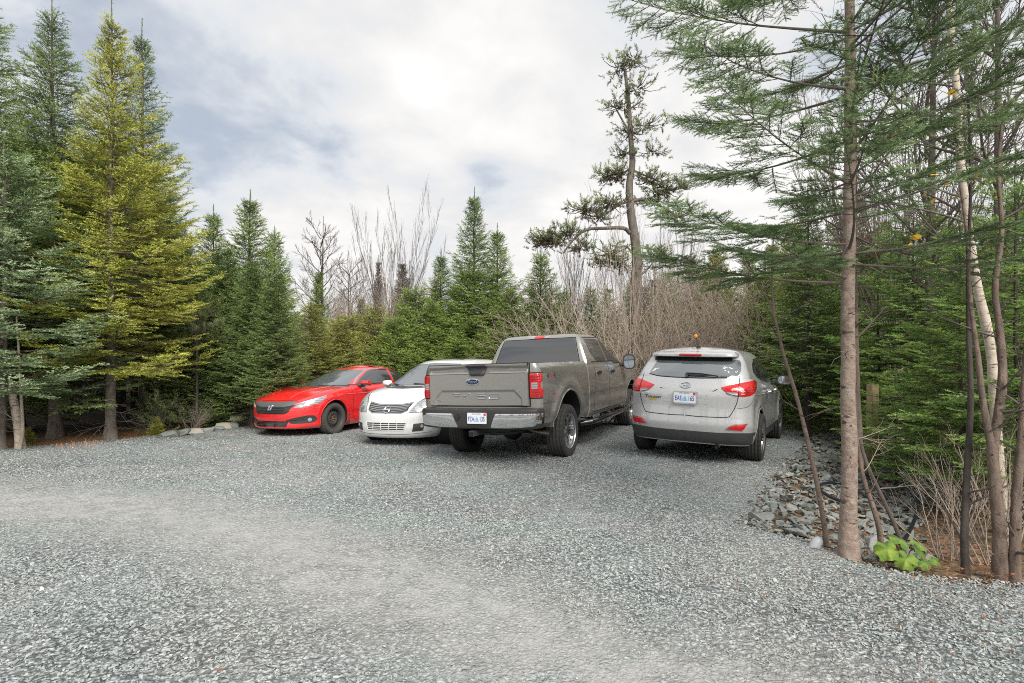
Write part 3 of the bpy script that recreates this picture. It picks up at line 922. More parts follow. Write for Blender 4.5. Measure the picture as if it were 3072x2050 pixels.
# ================================================================== silver SUV (origin: rear axle on the ground)
def build_suv():
    root = empty('parked_suv', label='silver compact SUV with rear wiper, seen from behind, orange ball on its roof aerial', cat='SUV')
    P = paint('silver_suv_paint', (.52, .525, .53), .25, .34, .12, (.30, .29, .27))
    WB = 2.64
    zt = [(-.9, 1.205), (-.2, 1.20), (.8, 1.12), (1.6, 1.05), (2.3, 1.02), (2.9, .95), (3.3, .84), (3.55, .74)]
    R0 = [(.0, .30, -.79, .835, .0), (.07, .33, -.845, .872, 0), (.22, .47, -.885, .905, 0), (.30, .53, -.895, .912, 0), (.42, .64, -.88, .905, 0), (.58, .80, -.865, .897, 0), (.72, .935, -.865, .905, 0), (.82, 1.03, -.845, .905, 0), (.92, 1.13, -.80, .885, 0), (1.0, 1.2, -.765, .845, 0)]
    rows = []
    for v, _, xr, w, _ in R0:
        z = [(x, lerp(.28 if x > -.5 else .30, t, v)) for x, t in zt]
        rows.append(dict(v=v, z=z, xr=xr, dr=.34, nr=2.55, xf=[3.42, 3.48, 3.52, 3.52, 3.51, 3.50, 3.47, 3.44, 3.38, 3.28][len(rows)], df=.75, nf=2.4, w=w))
    b = slice_body(rows, [(-.9, .925), (-.3, .945), (.3, .96), (2.2, .97), (3.0, .955), (3.5, .93)], ncap=34, nside=90, nrow=60, crown=[(-.9, 0), (1.8, .0), (2.4, .04), (3.0, .07), (3.5, .05)], bulge=[(0, .36, .47, .016, .06), (WB, .36, .47, .016, .06)])
    body = b.build('body', [P, M['well']], root)
    bool_cut(body, wheel_cutters([(0, .365), (WB, .365)], .395, .52)); resharp(body)
    rows = []
    for z, xr, xf, w in [(1.0, -.80, 2.52, .845), (1.10, -.79, 2.34, .84), (1.205, -.762, 2.14, .832), (1.35, -.665, 1.83, .775), (1.48, -.545, 1.52, .705), (1.545, -.48, 1.36, .655), (1.585, -.43, 1.22, .60), (1.605, -.36, 1.05, .53)]:
        rows.append(dict(v=(z - 1.0) / .605, z=z, xr=xr, dr=.30, nr=2.5, xf=xf, df=.48, nf=2.5, w=w))
    gh = slice_body(rows, [(-1, .915), (-.2, .94), (.5, .96), (2, .94), (2.6, .92)], ncap=30, nside=60, nrow=36, crown=[(-.4, .03), (.4, .05), (1.2, .03)]).build('roof', [P], root)
    V = bvh_of(body, gh)

    def T(zx, zy):                                         # photo crop position -> view from 12 degrees off the rear
        zy = zy - .030 * (zx - 731)
        return (-.18 + (zx - 731) / 830, .930 - (zy - 790) / 818)

    def TP(*pts): return [T(*p) for p in pts]
    A = 12
    # black lower bumper
    low = [(-1.05, .20), (1.0, .20), (1.0, .475), (.62, .50), (.25, .505), (-.15, .515), (-.60, .525), (-1.05, .53)]
    for k, mir in ((A, False), (A, True)):
        patch('lower_bumper', V, [(-.22, .315), (.35, .31), (.60, .305), (.86, .305), (.86, .478), (.55, .485), (.25, .475), (.05, .475), (-.22, .475)], k, M['grey_plastic'], root, off=.010, skirt=.02, mirror=mir, res=.03)
        patch('sill_cladding', V, [(.38, .24), (2.26, .24), (2.26, .40), (.40, .42)], 'R', M['grey_plastic'], root, off=.010, skirt=.02, mirror=mir, res=.05)
        arc = [(.0 + .405 * math.cos(a), .365 + .405 * math.sin(a)) for a in np.linspace(math.radians(-8), math.radians(188), 50)]
        arc2 = [(WB + .405 * math.cos(a), .365 + .405 * math.sin(a)) for a in np.linspace(math.radians(-8), math.radians(188), 50)]
        strips('arch_lip', V, [('R', arc, mir), ('R', arc2, mir)], P, root, .022, .002, height=.008)
    sk = MB(); sk.box((-.60, -.05, .315), (.16, .9, .05)); sk.build('rear_skid', M['grey_plastic'], root, sharp=0, smooth=False)
    # tail lights
    lamp = [(1110, 672), (1200, 650), (1300, 628), (1400, 612), (1482, 602), (1508, 612), (1517, 640), (1508, 690), (1478, 735), (1430, 765), (1360, 774), (1290, 768), (1230, 755), (1180, 735), (1140, 705)]
    for mir in (False, True):
        t = patch('tail_light', V, rounded(TP(*lamp), .012), A, M['red_plain'], root, off=.010, skirt=.02, mirror=mir, dome=.012, dome_r=.03, res=.02)
        patch('lamp_cell', V, rounded(TP((1320, 690), (1480, 650), (1490, 680), (1450, 735), (1380, 755), (1320, 750)), .02), A, M['red_lens'], t, off=.022, skirt=.003, mirror=mir, res=.03)
        patch('reverse_lamp', V, rounded(TP((1165, 722), (1286, 728), (1286, 764), (1235, 752), (1190, 738)), .006), A, M['clear_lens'], t, off=.024, skirt=.004, mirror=mir, res=.03)
        strips('lamp_seam', V, [(A, TP((1302, 624), (1298, 772)), mir)], M['gap'], t, .008, .0245)
        patch('reflector', V, rounded(TP((1180, 1133), (1220, 1100), (1270, 1084), (1392, 1080), (1370, 1118), (1345, 1145)), .01), A, M['red_plain'], root, off=.014, skirt=.02, mirror=mir, dome=.004)
        strips('reflector_seam', V, [(A, TP((1165, 1138), (1215, 1094), (1270, 1075), (1402, 1072)), mir)], M['silver_trim'], root, .010, .012)
    # tailgate outline and creases
    strips('tailgate_seam', V, [(A, [T(1312, 548), T(1306, 640)]), (A, spline(TP((1296, 772), (1275, 860), (1245, 930), (1215, 978), (1170, 1000), (900, 1000), (735, 990)), 60)),
           (A, spline(TP((1296, 772), (1275, 860), (1245, 930), (1215, 978), (1170, 1000), (900, 1000), (735, 990)), 60), True), (A, [T(1312, 548), T(1306, 640)], True)], M['gap'], root, .010, .002)
    strips('crease', V, [(A, spline(TP((440, 684), (560, 705), (730, 712), (900, 716), (1030, 714), (1075, 690)), 30))], M['gap'], root, .010, .0016)
    patch('plate_recess', V, rounded(TP((445, 690), (1040, 716), (985, 862), (490, 842)), .03), A, P, root, off=-.006 + .009, skirt=.006, res=.05)
    strips('bumper_seam', V, [(A, spline(TP((1470, 790), (1440, 850), (1390, 890), (1290, 905)), 20))], M['gap'], root, .005, .0015)
    # hatch glass, spoiler, brake light
    gl = [(300, 518), (395, 345), (560, 350), (860, 352), (1150, 362), (1322, 372), (1332, 430), (1325, 495), (1298, 545), (1180, 563), (900, 566), (620, 558), (420, 545)]
    g = patch('rear_window', V, rounded(TP(*gl), .03), A, M['glass_clear'], root, off=.004, skirt=.01, res=.05)
    strips('window_seal', V, [(A, TP(*[(x, y + 6) for x, y in gl[9:] + gl[:1]]))], M['gap'], g, .012, .003)
    sr = [dict(v=v, z=[(-.75, z - .012), (-.3, z + .004), (.0, z)], xr=x, dr=.22, nr=2.8, xf=.05, df=.02, nf=6, w=w) for v, z, x, w in ((0, 1.497, -.60, .595), (.25, 1.509, -.635, .615), (.7, 1.54, -.635, .60), (1, 1.566, -.56, .56))]
    spm = slice_body(sr, [(-1, .97), (0, 1)], ncap=24, nside=10, nrow=10, crown=[(-.6, .012), (0, .02)])
    sp = spm.build('roof_spoiler', P, root)
    S = bvh_of(sp)
    bl = patch('brake_light', S, rounded(box2(-.155, 1.505, .155, 1.540), .014), 'B', M['red_lens'], root, off=.012, skirt=.03, dome=.006)
    und = patch('spoiler_underside', V, rounded([(-.55, 1.44), (.55, 1.44), (.53, 1.50), (-.53, 1.50)], .02), 'B', M['gloss_black'], root, off=.010, skirt=.01, res=.05)
    # wiper
    w = MB()
    cast, d = caster(V, A)
    a = [cast(*T(x, y), .03) for x, y in ((745, 530), (850, 535), (960, 542), (1075, 550))]
    w.tube(np.array([list(p) for p in a]), [.016, .014, .009, .004], 8)
    w.tube(np.array([list(cast(*T(735, 518), .02)), list(cast(*T(742, 560), .02))]), [.018, .02], 10)
    a = [cast(*T(x, y), .014) for x, y in ((730, 512), (900, 520), (1080, 548))]
    w.tube(np.array([list(p) for p in a]), .007, 6)
    w.build('rear_wiper', M['gloss_black'], root)
    # window stickers (white stick figures)
    for grp in ([[(330, 500), (350, 480), (372, 472)], [(352, 478), (360, 466), (418, 460)], [(345, 488), (380, 480)]],
                [[(1150, 440), (1160, 462), (1140, 470)], [(1170, 450), (1180, 462)], [(1195, 455), (1235, 470)], [(1150, 485), (1165, 495)], [(1185, 495), (1200, 518)], [(1130, 462), (1150, 458)]],
                [[(1265, 500), (1275, 515)], [(1280, 495), (1290, 500)]]):
        strips('window_sticker', V, [(A, TP(*ln)) for ln in grp], M['white_text'], g, .011, .008)
    # maker's oval badge
    ob = strips('oval_badge', V, [(A, [T(727 + 58 * math.cos(t), 652 + 30 * math.sin(t)) for t in np.linspace(0, 2 * PI, 50)])], M['chrome'], root, .012, .010, height=.005)
    strips('badge_letter', V, [(A, TP((690, 668), (712, 640), (722, 636), (706, 660), (728, 648), (748, 648), (760, 634))), (A, TP((735, 648), (728, 664))), (A, TP((765, 640), (752, 668), (738, 672)))], M['chrome'], ob, .012, .010, height=.005)
    # lettering left of the plate, yellow dealer sticker
    text_on('model_lettering', V, 'Tucson', T(358, 786), .062, A, M['black_text'], root, off=.006, sx=1.25, italic=.15)
    patch('dealer_sticker', V, rounded(TP((318, 806), (402, 808), (402, 830), (318, 828)), .004), A, smat('yellow_sticker', (.55, .36, .05), .5), root, off=.004, skirt=.002)
    c0 = cast(*T(731, 790), 0)
    number_plate(root, (-.885, 0.0, .930), (-1, 0, .06), (0, -1, 0), 'EAE', '165', M['silver_trim'])
    # sides
    for mir in (False, True):
        sg = 1 if mir else -1
        sw = [(-.10, 1.30), (.10, 1.40), (.42, 1.475), (.95, 1.505), (1.35, 1.47), (1.65, 1.36), (2.0, 1.16), (2.05, 1.115), (1.3, 1.12), (.5, 1.17), (.0, 1.245)]
        patch('side_window', V, rounded(sw, .03), 'R', M['glass'], root, off=.004, skirt=.01, mirror=mir, res=.06)
        strips('window_trim', V, [('R', [(1.10, 1.50), (1.13, 1.12)], mir), ('R', [(.28, 1.42), (.36, 1.18)], mir)], M['gloss_black'], root, .05, .007)
        strips('window_sill', V, [('R', [(2.05, 1.105), (1.3, 1.108), (.5, 1.158), (.0, 1.233)], mir)], M['silver_trim'], root, .014, .004, height=.004)
        strips('door_seam', V, [('R', [(1.14, 1.10), (1.16, .75), (1.14, .42)], mir), ('R', [(.33, 1.16), (.42, .95), (.44, .72), (.40, .55)], mir), ('R', [(2.12, 1.06), (2.16, .80), (2.10, .42)], mir)], M['gap'], root, .008, .0015)
        strips('body_crease', V, [('R', spline([(-.40, .98), (.4, .965), (1.2, .93), (2.2, .90)], 30), mir)], P, root, .016, .001, height=.006)
        for x0 in (.52, 1.28):
            hd = MB(); hd.tube(spline([(x0, sg * .905, .985), (x0 + .03, sg * .945, .988), (x0 + .16, sg * .945, .988), (x0 + .19, sg * .905, .985)], 16), .016, 10)
            hd.build('door_handle', M['chrome'], root)
        add_wheel(root, (0, sg * .800, .352), .352, .222, .222, 'ten', M['alloy'], sg)
        add_wheel(root, (WB, sg * .800, .352), .352, .222, .222, 'ten', M['alloy'], sg)
        mirror_unit(root, (1.78, sg * 1.02, 1.13), (.14, .23, .155), sg, P, (1.9, sg * .83, 1.10))
    # aerial with orange ball
    a = MB(); a.tube([(-.22, -.02, 1.625), (-.26, -.02, 1.66)], [.035, .012], 10); a.tube([(-.25, -.02, 1.65), (-.37, -.01, 1.785)], [.008, .004], 8)
    an = a.build('roof_aerial', M['black'], root)
    bm = bmesh.new(); bmesh.ops.create_icosphere(bm, subdivisions=3, radius=.027)
    for v in bm.verts: v.co = Vector((v.co.x, v.co.y, v.co.z * 1.0)) + Vector((-.375, -.01, 1.80))
    me = bpy.data.meshes.new('aerial_ball'); bm.to_mesh(me); bm.free()
    me.polygons.foreach_set('use_smooth', np.full(len(me.polygons), True))
    link('aerial_ball', me, M['orange_ball'], an)
    # underside, exhaust
    u = MB(); u.box((1.3, 0, .33), (3.6, 1.0, .16)); u.box((-.40, 0, .45), (.5, 1.1, .2)); u.tube([(0, -.7, .35), (0, .7, .35)], .05, 8)
    u.build('underbody', M['well'], root, smooth=False)
    ex = MB(); ex.tube([(-.3, -.42, .30), (-.80, -.42, .275)], .032, 14, cap=False); ex.tube([(-.5, -.42, .29), (-.79, -.42, .275)], .026, 12, 1)
    ex.build('exhaust_pipe', [M['exhaust'], M['well']], root)
    F = bvh_of(body, gh)
    patch('windscreen', F, rounded([(-.66, 1.12), (.66, 1.12), (.54, 1.52), (-.54, 1.52)], .05), 'F', M['glass_clear'], root, off=.004, skirt=.01, res=.06)
    patch('grille', F, rounded([(-.45, .62), (.45, .62), (.35, .80), (-.35, .80)], .05), 'F', M['gloss_black'], root, off=.006, skirt=.02)
    for mir in (False, True):
        patch('headlight', F, rounded([(.50, .72), (.80, .80), (.80, .93), (.55, .84)], .03), 'F', M['clear_lens'], root, off=.006, skirt=.02, mirror=mir)
    place_car(root, 2.835, 8.40, .05, 31.0, .5, -1.55)
    return root
# ================================================================== red coupe (origin: front axle on the ground, tail at negative x)
def build_coupe():
    root = empty('red_coupe', label='red two-door coupe with black steel wheels, parked nose out, leftmost of the cars', cat='car')
    P = paint('red_coupe_paint', (.74, .012, .016), 0.0, .3, .07, (.40, .12, .10))
    WB = 2.70
    zt = [(-3.63, 1.02), (-3.2, 1.05), (-2.6, 1.03), (-1.9, .985), (-1.2, .955), (-.5, .945), (0, .90), (.35, .83), (.62, .755), (.84, .685)]
    K = [(0, .16, .80, .80, -3.50), (.06, .19, .845, .845, -3.56), (.16, .27, .84, .875, -3.60), (.30, .39, .835, .878, -3.62), (.46, .51, .845, .890, -3.62), (.58, .60, .845, .893, -3.62), (.70, .68, .835, .898, -3.62), (.82, .77, .80, .900, -3.61), (.92, .84, .765, .885, -3.58), (1, .90, .66, .845, -3.54)]
    rows = [dict(v=v, z=[(x, lerp(.16 if x < .3 else .17, t, v)) for x, t in zt], xr=xr, dr=.5, nr=2.7, xf=xf, df=.72, nf=2.55, w=w) for v, _, xf, w, xr in K]
    b = slice_body(rows, [(-3.6, .92), (-2.7, .985), (-2, .985), (-1.2, .98), (-.4, .99), (.1, 1), (.9, .97)], ncap=36, nside=90, nrow=60, crown=[(-3.6, .02), (-2.5, .03), (-.6, .03), (-.1, .055), (.4, .065), (.8, .04)], bulge=[(0, .33, .42, .020, .07), (-WB, .33, .42, .03, .09)])
    body = b.build('body', [P, M['well']], root)
    bool_cut(body, wheel_cutters([(0, .335), (-WB, .335)], .365, .50)); resharp(body)
    rows = []
    for z, xf, xr, w in [(.90, -.30, -3.25, .80), (.97, -.42, -3.12, .795), (1.10, -.72, -2.85, .735), (1.22, -1.02, -2.72, .665), (1.31, -1.27, -2.52, .60), (1.355, -1.44, -2.36, .55), (1.375, -1.56, -2.24, .49)]:
        rows.append(dict(v=(z - .90) / .475, z=z, xr=xr, dr=.55, nr=2.5, xf=xf, df=.52, nf=2.5, w=w))
    gh = slice_body(rows, [(-3.3, .86), (-2.6, .95), (-1.6, 1), (-.9, .99), (-.3, .97)], ncap=32, nside=50, nrow=30, crown=[(-2.3, .04), (-1.7, .045), (-1.4, .04)]).build('roof', [P], root)
    V = bvh_of(body, gh)
    A = -131

    def T(zx, zy, k=590.): return (-.615 + (zx - 298) / k, .59 - (zy - 725) / k)

    def TP(*p): return [T(*q) for q in p]
    # windscreen and side glass
    patch('windscreen', V, rounded([(-.665, .985), (0, .955), (.665, .985), (.585, 1.12), (.475, 1.300), (0, 1.325), (-.475, 1.300), (-.585, 1.12)], .04), 'F', M['glass_clear'], root, off=.007, skirt=.012, res=.03)
    cw = patch('wiper_cowl', V, [(-.70, .962), (0, .935), (.70, .962), (.70, .990), (0, .962), (-.70, .990)], 'F', M['black'], root, off=.006, skirt=.01, res=.04)
    wp = MB(); cF, _ = caster(V, 'F')
    for ln in ([(.55, .975), (.30, .985), (-.02, .99)], [(-.05, .965), (-.3, .985), (-.55, .998)]):
        wp.tube(np.array([list(cF(a, b, .02)) for a, b in ln]), .008, 6)
    wp.build('windscreen_wiper', M['black'], root)
    for mir in (False, True):
        sg = -1 if mir else 1
        sw = [(-.80, 1.008), (-1.07, 1.15), (-1.36, 1.275), (-1.52, 1.318), (-1.78, 1.328), (-1.99, 1.318), (-1.99, 1.025), (-1.3, 1.0)]
        q = [(-2.06, 1.312), (-2.30, 1.275), (-2.60, 1.20), (-2.83, 1.115), (-2.78, 1.085), (-2.45, 1.055), (-2.06, 1.032)]
        patch('door_window', V, rounded(sw, .02), 'L', M['glass'], root, off=.007, skirt=.012, mirror=mir, res=.03)
        patch('quarter_window', V, rounded(q, .02), 'L', M['glass'], root, off=.007, skirt=.012, mirror=mir, res=.03)
        strips('window_trim', V, [('L', spline([(-.73, .998), (-1.03, 1.158), (-1.34, 1.291), (-1.52, 1.338), (-1.78, 1.347), (-2.05, 1.335), (-2.32, 1.292), (-2.62, 1.213), (-2.87, 1.112)], 60), mir)], M['silver_trim'], root, .016, .003, height=.003)
        strips('window_sill', V, [('L', [(-.62, .992), (-1.3, .987), (-2.0, 1.012), (-2.45, 1.04), (-2.80, 1.07)], mir)], M['gloss_black'], root, .018, .003)
        strips('door_seam', V, [('L', [(-.52, .93), (-.54, .70), (-.56, .42), (-.60, .25)], mir), ('L', [(-2.04, 1.0), (-2.10, .8), (-2.06, .5), (-1.95, .27)], mir), ('L', [(-.60, .25), (-1.95, .27)], mir)], M['gap'], root, .008, .0015)
        strips('body_crease', V, [('L', spline([(-.15, .80), (-.8, .80), (-1.6, .83), (-2.4, .88), (-3.0, .92)], 40), mir)], P, root, .02, .001, height=.010)
        strips('bonnet_seam', V, [('T', spline([(.66, sg * .50), (.45, sg * .66), (.1, sg * .74), (-.35, sg * .73)], 30))], M['gap'], root, .010, .0015)
        strips('bonnet_crease', V, [('T', spline([(.60, sg * .30), (.2, sg * .42), (-.25, sg * .52)], 24))], P, root, .03, .001, height=.007)
        arc = [(.375 * math.cos(a), .335 + .375 * math.sin(a)) for a in np.linspace(math.radians(-15), math.radians(195), 50)]
        strips('arch_lip', V, [('L', arc, mir), ('L', [(x - WB, z) for x, z in arc], mir)], P, root, .022, .002, height=.008)
        hl = [(545, 728), (575, 695), (650, 672), (760, 648), (905, 604), (900, 622), (858, 660), (800, 690), (720, 708), (620, 728)]
        h = patch('headlight', V, rounded(TP(*hl), .008), A, M['clear_lens'], root, off=.006, skirt=.02, mirror=mir, dome=.006, res=.025)
        strips('headlight_brow', V, [(A, TP((560, 690), (650, 664), (760, 640), (905, 598)), mir)], M['silver_trim'], h, .018, .012)
        for cx, cy, rr in ((612, 708, 22), (690, 690, 19), (755, 672, 14)):
            patch('headlight_bulb', V, [T(cx + rr * 1.2 * math.cos(t), cy + rr * .8 * math.sin(t)) for t in np.linspace(0, 2 * PI, 16, endpoint=False)], A, M['lamp_chrome'], h, off=.015, skirt=.004, mirror=mir, res=.02)
        fp = patch('fog_lamp_surround', V, rounded(TP((452, 868), (560, 838), (690, 816), (765, 822), (798, 858), (788, 885), (735, 904), (620, 910), (512, 908)), .02), A, M['black'], root, off=.004, skirt=.01, mirror=mir, res=.03)
        patch('fog_lamp', V, [T(712 + 24 * math.cos(t), 868 + 22 * math.sin(t)) for t in np.linspace(0, 2 * PI, 18, endpoint=False)], A, M['clear_lens'], fp, off=.012, skirt=.01, mirror=mir, dome=.004, res=.02)
        strips('fog_trim', V, [(A, TP((470, 872), (600, 862), (670, 858)), mir)], M['gloss_black'], fp, .02, .006, height=.008)
        patch('side_marker', V, rounded(TP((895, 708), (970, 694), (975, 706), (915, 720)), .004), A, M['amber'], root, off=.004, skirt=.01, mirror=mir)
        add_wheel(root, (0, sg * .785, .325), .325, .21, .212, 'steel', M['steel'], sg, steer=math.radians(2), tyre_mat=M['rubber_grey'], hub=M['rusty'])
        add_wheel(root, (-WB, sg * .785, .325), .325, .21, .212, 'steel', M['steel'], sg, tyre_mat=M['rubber_grey'], hub=M['rusty'])
        MB().box((-.40, sg * .80, .285), (.02, .19, .23)).build('mud_flap', M['grey_plastic'], root, smooth=False)
        # mirror: red cap over black base
        mu = MB()
        for z0, z1, mi, gx in ((.955, .995, 1, 0), (.995, 1.075, 0, .0)):
            g = []
            for t in np.linspace(0, 1, 5):
                y_ = sg * lerp(.905, 1.075, t)
                hx = lerp(.085, .06, t) * (1 - .25 * t ** 3)
                top = z1 - .012 * t if mi == 0 else z1
                g.append([(-.84 + hx, y_, z0 + .25 * (top - z0)), (-.84 + hx * .8, y_, top), (-.84 - hx * .7, y_, top), (-.84 - hx, y_, z0)])
            g = np.array(g); g = np.concatenate([g, g[:, :1]], 1)
            mu.grid(g, mi)
            mu.add(g[-1][:-1], [(0, 1, 2, 3)], mi); mu.add(g[0][:-1], [(0, 1, 2, 3)], mi)
        mu.tube([(-.78, sg * .80, .95), (-.84, sg * .95, .97)], [.04, .03], 8, 1)
        mu.build('door_mirror', [P, M['gloss_black']], root, sharp=50)
        patch('tail_light', V, rounded([(-3.42, .86), (-3.10, .92), (-3.15, .98), (-3.50, .96)], .02), 'L', M['red_lens'], root, off=.004, skirt=.01, mirror=mir)
        patch('door_handle', V, rounded([(-1.93, .865), (-1.72, .860), (-1.72, .885), (-1.93, .892)], .008), 'L', P, root, off=.025, skirt=.03, mirror=mir)
    # nose
    gf = patch('grille', V, rounded([(-.50, 0.715), (-.25, 0.700), (.25, 0.700), (.50, 0.715), (.54, 0.650), (.46, 0.540), (.36, 0.470), (-.36, 0.470), (-.46, 0.540), (-.54, 0.650)], .02), 'F', M['black'], root, off=.003, skirt=.01, res=.04)
    patch('grille_bar', V, rounded([(-.50, 0.711), (-.25, 0.695), (.25, 0.695), (.50, 0.711), (.56, 0.650), (.40, 0.615), (.30, 0.603), (-.30, 0.603), (-.40, 0.615), (-.56, 0.650)], .01), 'F', M['grille_grey'], gf, off=.012, skirt=.012, dome=.006, res=.04)
    strips('grille_slat', V, [('F', [(-.34, 0.575), (.34, 0.575)]), ('F', [(-.36, 0.543), (.36, 0.543)]), ('F', [(-.34, 0.511), (.34, 0.511)])], M['gloss_black'], gf, .012, .006, height=.006)
    strips('grille_edge', V, [('F', [(-.47, 0.525), (-.36, 0.475), (.36, 0.475), (.47, 0.525)])], M['dark_chrome'], gf, .014, .006, height=.004)
    e = strips('emblem_frame', V, [('F', [(-.050, 0.643), (.050, 0.643), (.042, 0.543), (-.042, 0.543), (-.050, 0.643)])], M['chrome'], gf, .012, .022, height=.004)
    strips('emblem_letter', V, [('F', [(-.026, 0.637), (-.019, 0.549)]), ('F', [(.026, 0.637), (.019, 0.549)]), ('F', [(-.021, 0.590), (.021, 0.590)])], M['silver_trim'], e, .013, .022, height=.004)
    lg = patch('lower_grille', V, rounded([(-.50, 0.330), (.44, 0.330), (.40, 0.215), (-.42, 0.215)], .02), 'F', M['gloss_black'], root, off=.003, skirt=.008, res=.05)
    strips('grille_slat', V, [('F', [(-.45, z), (.41, z)]) for z in (.250, .280, .305)], M['grey_plastic'], lg, .010, .004, height=.005)
    strips('bumper_lip', V, [('F', [(-.78, 0.130), (-.4, 0.137), (0, 0.140), (.4, 0.137), (.78, 0.130)])], M['gloss_black'], root, .05, .008, height=.012)
    strips('bumper_seam', V, [(A, TP((905, 640), (940, 668), (958, 700))), (A, TP((905, 640), (940, 668), (958, 700)), True), ('F', [(-.52, .730), (0, .718), (.52, .730)])], M['gap'], root, .008, .0015)
    u = MB(); u.box((-1.35, 0, .27), (3.9, 1.0, .16)); u.box((.45, 0, .22), (.5, 1.1, .08)); u.build('underbody', M['well'], root, smooth=False)
    patch('rear_window', V, rounded([(-.55, 1.06), (.55, 1.06), (.46, 1.30), (-.46, 1.30)], .04), 'B', M['glass'], root, off=.007, skirt=.012, res=.03)
    patch('screen_sticker', V, rounded(box2(.46, 1.03, .53, 1.075), .004), 'F', M['white_text'], root, off=.005, skirt=.001)
    place_car(root, -4.38, 11.55, .0, 206, -.2, -1.2)
    return root


